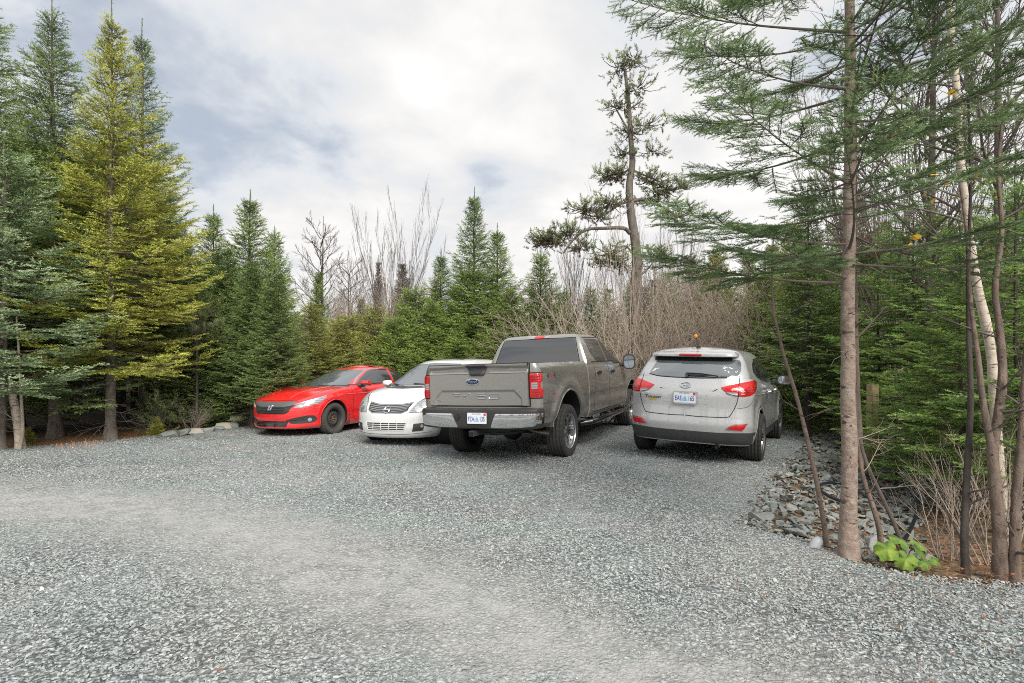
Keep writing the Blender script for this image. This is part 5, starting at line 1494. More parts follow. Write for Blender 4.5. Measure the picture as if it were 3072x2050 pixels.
# ================================================================== ground, gravel, stones
PAD = np.array([(-40, 7.6), (-16, 9.0), (-8.8, 9.4), (-7.4, 10.5), (-6.8, 12.3), (-6.2, 13.6), (-5.6, 16.6), (-2, 18.2), (2, 18.2), (6.2, 17.0), (7.4, 14.6), (6.9, 12.4), (5.5, 10.2), (4.3, 8.2), (3.25, 6.7), (2.5, 5.6),
                (2.13, 4.95), (2.27, 4.62), (2.36, 4.22), (2.45, 3.86), (2.82, 3.62), (3.3, 3.48), (5, 3.3), (20, 2.9), (40, 2.5), (40, -9), (-40, -9)])
RIGHT = np.array([(7.4, 14.6), (6.9, 12.4), (5.5, 10.2), (4.3, 8.2), (3.25, 6.7), (2.5, 5.6), (2.13, 4.95), (2.27, 4.62), (2.36, 4.22), (2.45, 3.86), (2.82, 3.62), (3.3, 3.48), (5, 3.3), (20, 2.9)])
TRACK = spline([(-22, 8.2), (-14, 7.2), (-9, 6.5), (-5.4, 5.75), (-3.16, 5.05), (-1.9, 4.3), (-.69, 3.45), (.11, 2.85), (.75, 2.35), (2.0, 1.6), (5, .6), (14, -.5)], 90)


def seg_dist(P, line, closed=False):
    A = line if closed else line[:-1]
    B = np.roll(line, -1, 0) if closed else line[1:]
    out = np.full(len(P), 1e9)
    for a, b in zip(A, B):
        ab = b - a; t = np.clip(((P - a) @ ab) / (ab @ ab), 0, 1)
        out = np.minimum(out, np.hypot(*(P - a - t[:, None] * ab).T))
    return out


def inside(P, poly):
    x, y = P.T; r = np.zeros(len(P), bool)
    for (x0, y0), (x1, y1) in zip(poly, np.roll(poly, -1, 0)):
        c = (y0 > y) != (y1 > y)
        with np.errstate(divide='ignore', invalid='ignore'):
            r ^= c & (x < (x1 - x0) * (y - y0) / (y1 - y0 + 1e-12) + x0)
    return r


def pad_d(P):
    """signed distance to the gravel yard, positive inside, with a ragged edge"""
    d = seg_dist(P, PAD, True)
    d = np.where(inside(P, PAD), d, -d)
    return d + .06 * np.sin(P[:, 0] * 3.1 + 1.7 * np.sin(P[:, 1] * 2.3)) + .04 * np.sin(P[:, 1] * 7.0 + P[:, 0] * 4.1)


CONTACT = []                                              # wheel contact points: x, y, z


def register_wheels(root, wheels):
    bpy.context.view_layer.update()
    M4 = root.matrix_basis
    for x, y in wheels:
        p = M4 @ Vector((x, y, 0)); CONTACT.append((p.x, p.y, p.z))


def hgt(P):
    P = np.atleast_2d(np.asarray(P, float))
    z = .012 * np.sin(P[:, 0] * 1.3 + .4) * np.sin(P[:, 1] * 1.1) + .008 * np.sin(P[:, 0] * 3.7) * np.sin(P[:, 1] * 3.1 + 1)
    if CONTACT:
        C = np.array(CONTACT)
        d2 = (P[:, None, 0] - C[None, :, 0]) ** 2 + (P[:, None, 1] - C[None, :, 1]) ** 2
        w = np.exp(-d2 / (2 * .55 ** 2)) + 1e-30
        k = np.exp(-d2 / (2 * .9 ** 2)).max(1)
        z = z * (1 - k) + k * ((w * C[None, :, 2]).sum(1) / w.sum(1))
    d = pad_d(P)
    out = np.clip(-d, 0, None)
    rt = np.exp(-(seg_dist(P, RIGHT) / 4.0) ** 2) * (P[:, 0] > 1.5)
    z = z - rt * .26 * sstep(.05, 1.3, out) + (1 - rt) * .05 * sstep(0, .4, out) + (out > 0) * .05 * np.sin(P[:, 0] * .9) * np.sin(P[:, 1] * .8 + 2) * sstep(0, 2, out)
    return z


def ground_z(x, y): return float(hgt([(x, y)])[0])


def gravel_material(name, loose=False):
    m, nt, b = mat(name, (.25, .25, .25), .9)
    co = nt.coord('Object')
    if loose:
        t = nt.attr('tone'); tr = nt.attr('track')
        c = nt.ramp(t, [(0, (.10, .11, .112)), (.25, (.19, .212, .216)), (.5, (.265, .290, .294)), (.75, (.34, .365, .372)), (.93, (.43, .45, .46)), (1, (.48, .47, .45))])
        c = nt.mix(nt.math('MULTIPLY', nt.ramp(nt.noise(co, .8, 3, .5), [(.4, 0), (.65, 1)]), .30), c, (.28, .345, .32))
        c = nt.mix(1.0, c, (1.36, 1.33, 1.29), 'MULTIPLY')
        c = nt.mix(nt.math('MULTIPLY', tr, .5), c, (.39, .388, .372))
        n = nt.noise(co, 160, 3, .6)
        nt.inp(b, 'Base Color', nt.mix(nt.math('MULTIPLY', n, .35), c, (.10, .105, .11)))
        nt.inp(b, 'Normal', nt.bump(n, .4, .003))
        return m
    tr = nt.attr('track')
    warp = nt.new('ShaderNodeVectorMath'); warp.operation = 'ADD'; nt.l.new(co, warp.inputs[0])
    nz = nt.new('ShaderNodeTexNoise'); nt.l.new(co, nz.inputs['Vector']); nt.set(nz, Scale=14.0, Detail=2.0)
    sc = nt.new('ShaderNodeVectorMath'); sc.operation = 'SCALE'; nt.l.new(nz.outputs['Color'], sc.inputs[0]); sc.inputs['Scale'].default_value = .05
    nt.l.new(sc.outputs[0], warp.inputs[1]); p = warp.outputs[0]
    v1 = nt.new('ShaderNodeTexVoronoi'); nt.l.new(p, v1.inputs['Vector']); nt.set(v1, Scale=42.0)
    v2 = nt.new('ShaderNodeTexVoronoi'); nt.l.new(p, v2.inputs['Vector']); nt.set(v2, Scale=95.0)
    g1 = nt.new('ShaderNodeSeparateColor'); nt.l.new(v1.outputs['Color'], g1.inputs[0])
    g2 = nt.new('ShaderNodeSeparateColor'); nt.l.new(v2.outputs['Color'], g2.inputs[0])
    stops = [(0, (.13, .142, .144)), (.3, (.23, .252, .256)), (.6, (.305, .33, .336)), (.85, (.385, .405, .415)), (1, (.47, .48, .485))]
    c1 = nt.ramp(g1.outputs[0], stops); c2 = nt.ramp(g2.outputs[0], stops)
    edge = nt.ramp(v1.outputs['Distance'], [(.25, 1.0), (.62, .30)])
    c1 = nt.mix(1.0, c1, edge, 'MULTIPLY')
    pat = nt.ramp(nt.noise(co, .55, 4, .6), [(.38, 0), (.62, 1)])
    cc = nt.mix(nt.math('MULTIPLY', pat, .45), c1, c2)
    tint = nt.ramp(nt.noise(co, .9, 3, .55), [(.30, (.86, .98, .96)), (.5, (.98, 1.0, 1.02)), (.7, (1.02, .99, .97))])
    cc = nt.mix(1.0, cc, tint, 'MULTIPLY')
    cc = nt.mix(1.0, cc, (1.36, 1.33, 1.29), 'MULTIPLY')
    fine = nt.noise(co, 120, 4, .7)
    dust = nt.ramp(fine, [(.25, (.27, .268, .258)), (.5, (.385, .383, .370)), (.75, (.49, .487, .47))])
    lumps = nt.ramp(nt.noise(co, 5, 6, .7), [(.32, .30), (.62, 1)])
    f = nt.math('MULTIPLY', nt.math('MULTIPLY', tr, .85), lumps, True)
    nt.inp(b, 'Base Color', nt.mix(f, cc, dust))
    h = nt.math('SUBTRACT', 1.0, v1.outputs['Distance'])
    h = nt.math('ADD', h, nt.math('MULTIPLY', nt.math('SUBTRACT', 1.0, v2.outputs['Distance']), .45))
    h = nt.math('ADD', nt.math('MULTIPLY', h, nt.math('SUBTRACT', 1.0, nt.math('MULTIPLY', f, .75))), nt.math('MULTIPLY', fine, .3))
    nt.inp(b, 'Normal', nt.bump(h, .85, .022))
    return m


def track_mask(P):
    d = seg_dist(P, TRACK)
    n = .22 * np.sin(P[:, 0] * 1.9 + np.sin(P[:, 1] * 2.7)) + .14 * np.sin(P[:, 1] * 4.3 + P[:, 0] * 2.2)
    w = .72 + .05 * np.clip(-P[:, 0] - 2, 0, 8)
    return np.clip(1.25 - np.abs(d + n * .35) / w, 0, 1) ** 1.2


def build_ground():
    # forest floor, one sheet to the horizon
    s = np.linspace(-1, 1, 241); ax = np.sign(s) * (np.abs(s) * 14 + 420 * np.abs(s) ** 7)
    X, Y = np.meshgrid(ax, ax + 9)
    P = np.stack([X.ravel(), Y.ravel()], 1)
    d = pad_d(P)
    z = hgt(P) - .05 * sstep(-.1, .35, d) - .25 * sstep(.3, .9, d)
    n = len(ax); i = np.arange(n - 1)[:, None]; j = np.arange(n - 1)[None]
    F = np.stack([i * n + j, i * n + j + 1, (i + 1) * n + j + 1, (i + 1) * n + j], -1).reshape(-1, 4)
    me = np_mesh('forest_floor', np.column_stack([P, z]), F)
    left = (P[:, 0] < -4) * np.exp(-np.clip(-d, 0, None) / .55)
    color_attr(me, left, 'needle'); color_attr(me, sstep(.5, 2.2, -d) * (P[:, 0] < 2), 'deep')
    m, nt, b = mat('forest_floor', (.08, .06, .04), .95)
    co = nt.coord('Object')
    v = nt.new('ShaderNodeTexVoronoi'); nt.l.new(co, v.inputs['Vector']); nt.set(v, Scale=26.0)
    sp = nt.new('ShaderNodeSeparateColor'); nt.l.new(v.outputs['Color'], sp.inputs[0])
    c = nt.ramp(sp.outputs[0], [(0, (.05, .036, .025)), (.4, (.14, .09, .055)), (.75, (.25, .14, .075)), (1, (.34, .22, .12))])
    c = nt.mix(nt.ramp(nt.noise(co, 1.3, 5, .6), [(.50, 0), (.68, .8)]), c, (.05, .065, .022))
    nd = nt.noise(nt.scaled(co, (1, 1, 1)), 70, 4, .7)
    c = nt.mix(nt.math('MULTIPLY', nt.attr('needle'), 1.5, True), c, nt.ramp(nd, [(.3, (.13, .06, .025)), (.6, (.30, .155, .065)), (.8, (.42, .25, .11))]))
    c = nt.mix(nt.attr('deep'), c, nt.mix(1.0, c, (.22, .22, .22), 'MULTIPLY'))  # floor colour darkened well inside the wood: painted shade under the trees
    nt.inp(b, 'Base Color', c)
    nt.inp(b, 'Normal', nt.bump(nt.math('ADD', v.outputs['Distance'], nt.noise(co, 50, 4, .7)), .9, .03))
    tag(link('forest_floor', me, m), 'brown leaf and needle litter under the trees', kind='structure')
    # gravel yard
    x = np.concatenate([np.linspace(-40, -12, 60)[:-1], np.linspace(-12, 8, 300), np.linspace(8, 40, 60)[1:]])
    y = np.concatenate([np.linspace(-9, 1.5, 40)[:-1], np.linspace(1.5, 19, 270)])
    X, Y = np.meshgrid(x, y); P = np.stack([X.ravel(), Y.ravel()], 1)
    d = pad_d(P); r = np.random.default_rng(3)
    z = hgt(P) + .022 * sstep(-.10, .12, d) - .16 * sstep(.05, -.45, d) + r.normal(0, .0035, len(P))
    z = np.where(d < -.05, z - .10 * np.clip(-d - .05, 0, .5), z)
    n = len(x); i = np.arange(len(y) - 1)[:, None]; j = np.arange(n - 1)[None]
    F = np.stack([i * n + j, i * n + j + 1, (i + 1) * n + j + 1, (i + 1) * n + j], -1).reshape(-1, 4)
    keep = (d[F] > -.42).any(1)
    F = F[keep]
    used = np.unique(F); mp = np.full(len(P), -1); mp[used] = np.arange(len(used))
    me = np_mesh('gravel_yard', np.column_stack([P, z])[used], mp[F])
    color_attr(me, track_mask(P[used]), 'track')
    tag(link('gravel_yard', me, gravel_material('gravel')), 'blue grey crushed gravel parking yard with a paler worn track', kind='structure')


def chip_templates(seed, n, flat, npt=9):
    r = np.random.default_rng(seed); out = []
    for _ in range(n):
        bm = bmesh.new()
        p = r.normal(0, 1, (npt, 3)); p /= np.linalg.norm(p, axis=1, keepdims=True)
        p *= r.uniform(.75, 1.0, (npt, 1)); p *= [1, r.uniform(.55, .9), flat * r.uniform(.7, 1.3)]
        for q in p: bm.verts.new(q)
        res = bmesh.ops.convex_hull(bm, input=bm.verts)
        bmesh.ops.delete(bm, geom=[g for g in res['geom_interior'] if isinstance(g, bmesh.types.BMVert)], context='VERTS')
        bmesh.ops.triangulate(bm, faces=bm.faces)
        bm.verts.index_update()
        out.append((np.array([v.co[:] for v in bm.verts]), np.array([[v.index for v in f.verts] for f in bm.faces])))
        bm.free()
    return out


def rots(r, n, tilt):
    a = r.uniform(0, 2 * PI, n); b = r.normal(0, tilt, n); c = r.normal(0, tilt, n)
    ca, sa, cb, sb, cc, sc = np.cos(a), np.sin(a), np.cos(b), np.sin(b), np.cos(c), np.sin(c)
    Rz = np.stack([ca, -sa, 0 * a, sa, ca, 0 * a, 0 * a, 0 * a, 1 + 0 * a], -1).reshape(-1, 3, 3)
    Rx = np.stack([1 + 0 * a, 0 * a, 0 * a, 0 * a, cb, -sb, 0 * a, sb, cb], -1).reshape(-1, 3, 3)
    Ry = np.stack([cc, 0 * a, sc, 0 * a, 1 + 0 * a, 0 * a, -sc, 0 * a, cc], -1).reshape(-1, 3, 3)
    return Rz @ Rx @ Ry


def scatter_mesh(name, P, size, tone, temps, tilt, seed, extra=None):
    r = np.random.default_rng(seed); pick = r.integers(0, len(temps), len(P)); R_ = rots(r, len(P), tilt)
    V = []; F = []; T = []; E_ = []; n = 0
    for k, (tv, tf) in enumerate(temps):
        ix = np.where(pick == k)[0]
        if not len(ix): continue
        W = np.einsum('nij,vj->nvi', R_[ix], tv) * size[ix, None, None] + P[ix][:, None]
        V.append(W.reshape(-1, 3)); F.append((tf[None] + (np.arange(len(ix)) * len(tv))[:, None, None]).reshape(-1, 3) + n)
        T.append(np.repeat(tone[ix], len(tv))); n += len(ix) * len(tv)
        if extra is not None: E_.append(np.repeat(extra[ix], len(tv)))
    me = np_mesh(name, np.concatenate(V), np.concatenate(F), smooth=False)
    color_attr(me, np.concatenate(T))
    if extra is not None: color_attr(me, np.concatenate(E_), 'track')
    return me


def slate(name, hue=0.0):
    m, nt, b = mat(name, (.2, .21, .22), .75)
    co = nt.coord('Object'); t = nt.attr('tone')
    oi = nt.new('ShaderNodeObjectInfo')
    n = nt.noise(co, 6, 5, .65); n2 = nt.noise(co, 45, 4, .6)
    c = nt.ramp(nt.math('ADD', nt.math('MULTIPLY', t, .8), nt.math('MULTIPLY', n, .35)), [(.05, (.07, .08, .078)), (.4, (.145, .166, .156)), (.65, (.22, .24, .224)), (.85, (.31, .325, .305)), (1, (.42, .37, .27))])
    c = nt.mix(nt.math('MULTIPLY', nt.ramp(n2, [(.45, 0), (.7, 1)]), .35), c, (.33, .33, .31))
    nt.inp(b, 'Base Color', c)
    nt.inp(b, 'Normal', nt.bump(nt.math('ADD', n, nt.math('MULTIPLY', n2, .5)), .6, .02))
    return m


def build_stones():
    r = np.random.default_rng(21)
    temps = chip_templates(4, 9, .42)
    # loose crushed gravel lying on the yard
    pts = []; sizes = []
    for y0, y1, dens, smin, smax in ((1.5, 2.6, 2300, .006, .0165), (2.6, 3.8, 1900, .007, .0175), (3.8, 5.2, 1300, .008, .018), (5.2, 7.5, 700, .009, .019), (7.5, 10.5, 300, .010, .021), (10.5, 14.5, 110, .012, .024)):
        w = .98 * y1
        n = int(dens * 1.3 * 2 * w * (y1 - y0))
        p = np.stack([r.uniform(-w, w, n), r.uniform(y0, y1, n)], 1)
        p = p[np.abs(p[:, 0]) < .98 * p[:, 1] + .1]
        pts.append(p); sizes.append(r.uniform(smin, smax, len(p)) * np.where(r.random(len(p)) < .06, 1.55, 1.0))
    P = np.concatenate(pts); S = np.concatenate(sizes) * .86
    d = pad_d(P); tm = track_mask(P)
    patch_ = .5 + .5 * np.sin(P[:, 0] * 1.1 + 1.3 * np.sin(P[:, 1] * .9)) * np.sin(P[:, 1] * 1.7 + .6)
    keep = (d > -.12) & (r.random(len(P)) > tm * .86) & (r.random(len(P)) > .25 * patch_)
    P, S, tm, d = P[keep], S[keep], tm[keep], d[keep]
    S = S * (1 - .45 * tm)
    z = hgt(P) + .022 * sstep(-.10, .12, d) + S * .16
    tone = np.clip(r.normal(.52, .185, len(P)), 0, 1)
    me = scatter_mesh('loose_gravel', np.column_stack([P, z]), S, tone, temps, .38, 5, tm)
    tag(link('loose_gravel', me, gravel_material('loose_gravel', True)), 'loose chips of crushed grey slate lying over the yard', kind='stuff')
    # slate rubble on the bank right of the yard
    big = chip_templates(9, 10, .30, 10)
    SL = slate('slate_rubble')
    n = 8500
    u = r.random(n) ** 1.3 * 2.6 - .15
    k = r.random(n)
    L = np.concatenate([[0], np.cumsum(np.hypot(*np.diff(RIGHT[:11], axis=0).T))])
    q = np.stack([np.interp(k * L[-1], L, RIGHT[:11, c]) for c in (0, 1)], 1)
    off = np.array([.93, -.10])
    P = q + off * u[:, None] + r.normal(0, .10, (n, 2))
    e = np.random.default_rng(8).uniform(0, 1, (3000, 2)) * [7.5, 6.4] + [3.4, 5.3]
    P = np.concatenate([P, e])
    d = pad_d(P); keep = (d < .10) & (d > -6.0) & (P[:, 1] > 3.95) & ((P[:, 0] < .74 * P[:, 1] + .12 * np.sin(P[:, 1] * 9)) | (P[:, 1] > 6.4))
    P = P[keep]; d = d[keep]
    S = .022 + .085 * r.random(len(P)) ** 3.2
    S = np.where(d > -.05, S * .5, S)
    z = hgt(P) + S * .12 + r.uniform(0, .04, len(P))
    me = scatter_mesh('slate_rubble', np.column_stack([P, z]), S, np.clip(r.normal(.55, .22, len(P)), 0, 1), big, .33, 6)
    tag(link('slate_rubble', me, SL), 'heap of broken grey green slate on the bank right of the yard', kind='stuff')
    # rocks one can point at
    rock_mat = slate('rock_slate')
    mm, nt, b = mat('mossy_rock', (.1, .09, .03), .95)
    co = nt.coord('Object')
    nt.inp(b, 'Base Color', nt.ramp(nt.noise(co, 9, 5, .7), [(.35, (.13, .15, .03)), (.5, (.22, .15, .035)), (.7, (.20, .18, .12))])); nt.inp(b, 'Normal', nt.bump(nt.noise(co, 60, 4, .7), .9, .02))

    def rock(name, x, y, sx, sy, sz, seed, tone, label, rot=0.0, mt=None, group=None, cat='rock', lift=.0, tilt=.12):
        rr = np.random.default_rng(seed); bm = bmesh.new()
        p = rr.normal(0, 1, (22, 3)); p /= np.linalg.norm(p, axis=1, keepdims=True)
        p = np.sign(p) * np.abs(p) ** .72
        p *= rr.uniform(.86, 1.0, (22, 1))
        for q in p * [sx, sy, sz]: bm.verts.new(q)
        res = bmesh.ops.convex_hull(bm, input=bm.verts)
        bmesh.ops.delete(bm, geom=[g for g in res['geom_interior'] if isinstance(g, bmesh.types.BMVert)], context='VERTS')
        bmesh.ops.bevel(bm, geom=bm.edges[:], offset=min(sx, sy, sz) * .10, segments=2, affect='EDGES', profile=.6)
        me = bpy.data.meshes.new(name); bm.to_mesh(me); bm.free()
        color_attr(me, np.full(len(me.vertices), tone))
        o = link(name, me, mt or rock_mat)
        o.location = (x, y, ground_z(x, y) + sz * .55 + lift); o.rotation_euler = (rr.normal(0, tilt), rr.normal(0, tilt), rot)
        return tag(o, label, cat, group)

    def on(px, py, z=-.03): return at(px, py, z=z)
    spec = [('rock', 2290, 1572, .125, .085, .050, 31, .50, 'big flat rounded slate boulder at the gravel corner', .2), ('rock', 2322, 1533, .085, .07, .045, 32, .62, 'pale green slab just behind the big corner boulder', .6),
            ('rock', 2338, 1585, .035, .05, .04, 33, .58, 'small bluish rock standing against the corner boulder', 1.2), ('rock', 2425, 1560, .06, .045, .035, 34, .55, 'grey slate block under the leaning sapling', .4),
            ('rock', 2400, 1605, .07, .05, .03, 35, .52, 'flat slate by the orange leaves left of the big trunk', 1.0), ('rock', 2505, 1530, .075, .055, .04, 36, .66, 'light grey block close behind the big trunk on its left', .9),
            ('rock', 2625, 1650, .13, .09, .11, 37, .80, 'large pale rock right of the big trunk, behind the green plant', .3), ('rock', 2740, 1520, .07, .06, .04, 39, .60, 'grey rock beneath the arch of the black hose', .1),
            ('rock', 2630, 1580, .07, .05, .035, 40, .48, 'dark slate right of the big trunk beside the crossing stems', .7), ('rock', 2712, 1638, .07, .05, .04, 41, .64, 'pale slab at the foot of the hose end', 1.4),
            ('rock', 2360, 1500, .06, .045, .03, 42, .60, 'greenish slate half way up the rubble left of the hose', .5), ('rock', 2455, 1490, .05, .04, .04, 43, .45, 'dark block touching the hose loop', .2),
            ('rock', 2335, 1610, .05, .04, .02, 44, .97, 'ochre flat stone at the front edge of the rubble', .2)]
    for s_ in spec:
        p = on(s_[1], s_[2]); rock(s_[0], p.x, p.y, *s_[3:9], rot=s_[9])
    p = on(2668, 1638); rock('mossy_rock', p.x, p.y, .10, .08, .085, 38, .5, 'orange and green mossy rock right of the big trunk', .5, mm)
    # border of set stones along the back left of the yard
    es = [(505, 1312, 'low'), (545, 1305, 'dark'), (582, 1298, 'rounded tan'), (620, 1294, 'long'), (648, 1288, 'small'), (668, 1284, 'tan'), (694, 1281, 'broad pale'), (716, 1276, 'pointed'), (738, 1270, 'grey'), (760, 1266, 'upright'), (778, 1262, 'wedge'), (800, 1260, 'flat')]
    labs = ['low dark stone at the near end of the border row', 'narrow grey stone second from the near end of the border row', 'rounded tan stone in the border row', 'long low stone in the middle of the border row', 'small blue grey stone in the border row',
            'squat tan stone before the broad pale one in the border row', 'broad pale block, largest of the border row', 'pointed grey stone just past the broad pale block', 'slanted grey slab resting on the border row', 'upright blue grey stone near the red car', 'wedge shaped stone beside the nose of the red car', 'last flat stone of the border, in front of the red car nose']
    for i, ((px, py, _), lb) in enumerate(zip(es, labs)):
        p = at(px, py, z=.03)
        rock('edging_stone', p.x, p.y + .05, r.uniform(.15, .23), r.uniform(.10, .14), r.uniform(.07, .115), 60 + i, [.35, .4, .92, .55, .5, .95, .72, .5, .5, .55, .6, .5][i], lb, r.uniform(-.3, .6), group='stones bordering the back left of the yard', cat='stone')
    for i, (px, py, lb) in enumerate(((697, 1268, 'brown rounded stone sitting on top of the border row'), (752, 1254, 'tan slab lying on top of the border row'))):
        p = at(px, py + 14, z=.03)
        rock('edging_stone', p.x, p.y + .16, .18, .12, .08, 80 + i, .97, lb, .2, group='stones bordering the back left of the yard', cat='stone', lift=.17)
    # fallen leaves and needles
    lf = [(np.array([(-1, 0, 0), (-.35, -.5, .1), (.4, -.42, .05), (1, 0, .15), (.45, .45, .0), (-.3, .52, .12)]), np.array([[0, 1, 5], [1, 2, 5], [2, 4, 5], [2, 3, 4]]))]
    n = 900
    A = np.column_stack([r.uniform(1.0, 5.0, n), r.uniform(1.7, 5.0, n)]); A = A[(A[:, 0] < .93 * A[:, 1]) & (r.random(n) < .25 + .7 * np.clip((A[:, 0] - .8 * A[:, 1] + .9), 0, 1))]
    k = r.random(2200); q = np.stack([np.interp(k * L[-1], L, RIGHT[:11, c]) for c in (0, 1)], 1) + np.array([.93, -.1]) * (r.random((2200, 1)) * 2.8 - .2)
    c = np.column_stack([r.uniform(2.5, 8, 1500), r.uniform(3.3, 8, 1500)]); c = c[pad_d(c) < 0]
    e = np.column_stack([r.uniform(-4, 3, 30), r.uniform(2, 7, 30)])
    P = np.concatenate([A, q, c, e]); d = pad_d(P)
    z = hgt(P) + np.where(d > 0, .032, .045) + r.uniform(0, .02, len(P))
    me = scatter_mesh('fallen_leaves', np.column_stack([P, z]), r.uniform(.006, .017, len(P)), r.random(len(P)), lf, .45, 12)
    m, nt, b = mat('fallen_leaf', (.3, .12, .05), .7)
    nt.inp(b, 'Base Color', nt.ramp(nt.attr('tone'), [(0, (.10, .055, .035)), (.4, (.20, .09, .05)), (.62, (.34, .10, .045)), (.75, (.30, .16, .07)), (.93, (.22, .14, .09)), (1, (.48, .32, .06))]))
    tag(link('fallen_leaves', me, m), 'scattered red brown fallen leaves', kind='stuff')
    nd = [(np.array([(-1, -.02, 0), (1, -.02, .05), (1, .02, .05), (-1, .02, 0)]), np.array([[0, 1, 2], [0, 2, 3]]))]
    n = 12000
    P = np.column_stack([r.uniform(1.2, 5.2, n), r.uniform(1.7, 4.2, n)])
    cl = .5 + .5 * np.sin(P[:, 0] * 5.3 + 2 * np.sin(P[:, 1] * 4)) * np.sin(P[:, 1] * 6.1)
    d = pad_d(P); P = P[(P[:, 0] < .95 * P[:, 1]) & (r.random(n) < np.exp(-np.clip(d, 0, 9) / .55) * (.25 + cl))]
    z = hgt(P) + .036 + r.uniform(0, .012, len(P))
    me = scatter_mesh('fallen_needles', np.column_stack([P, z]), r.uniform(.015, .035, len(P)), r.random(len(P)), nd, .2, 13)
    m, nt, b = mat('fallen_needle', (.3, .12, .05), .8)
    nt.inp(b, 'Base Color', nt.ramp(nt.attr('tone'), [(0, (.24, .09, .03)), (.6, (.42, .18, .06)), (1, (.50, .30, .13))]))
    tag(link('fallen_needles', me, m), 'orange pine needles along the right edge of the yard', kind='stuff')


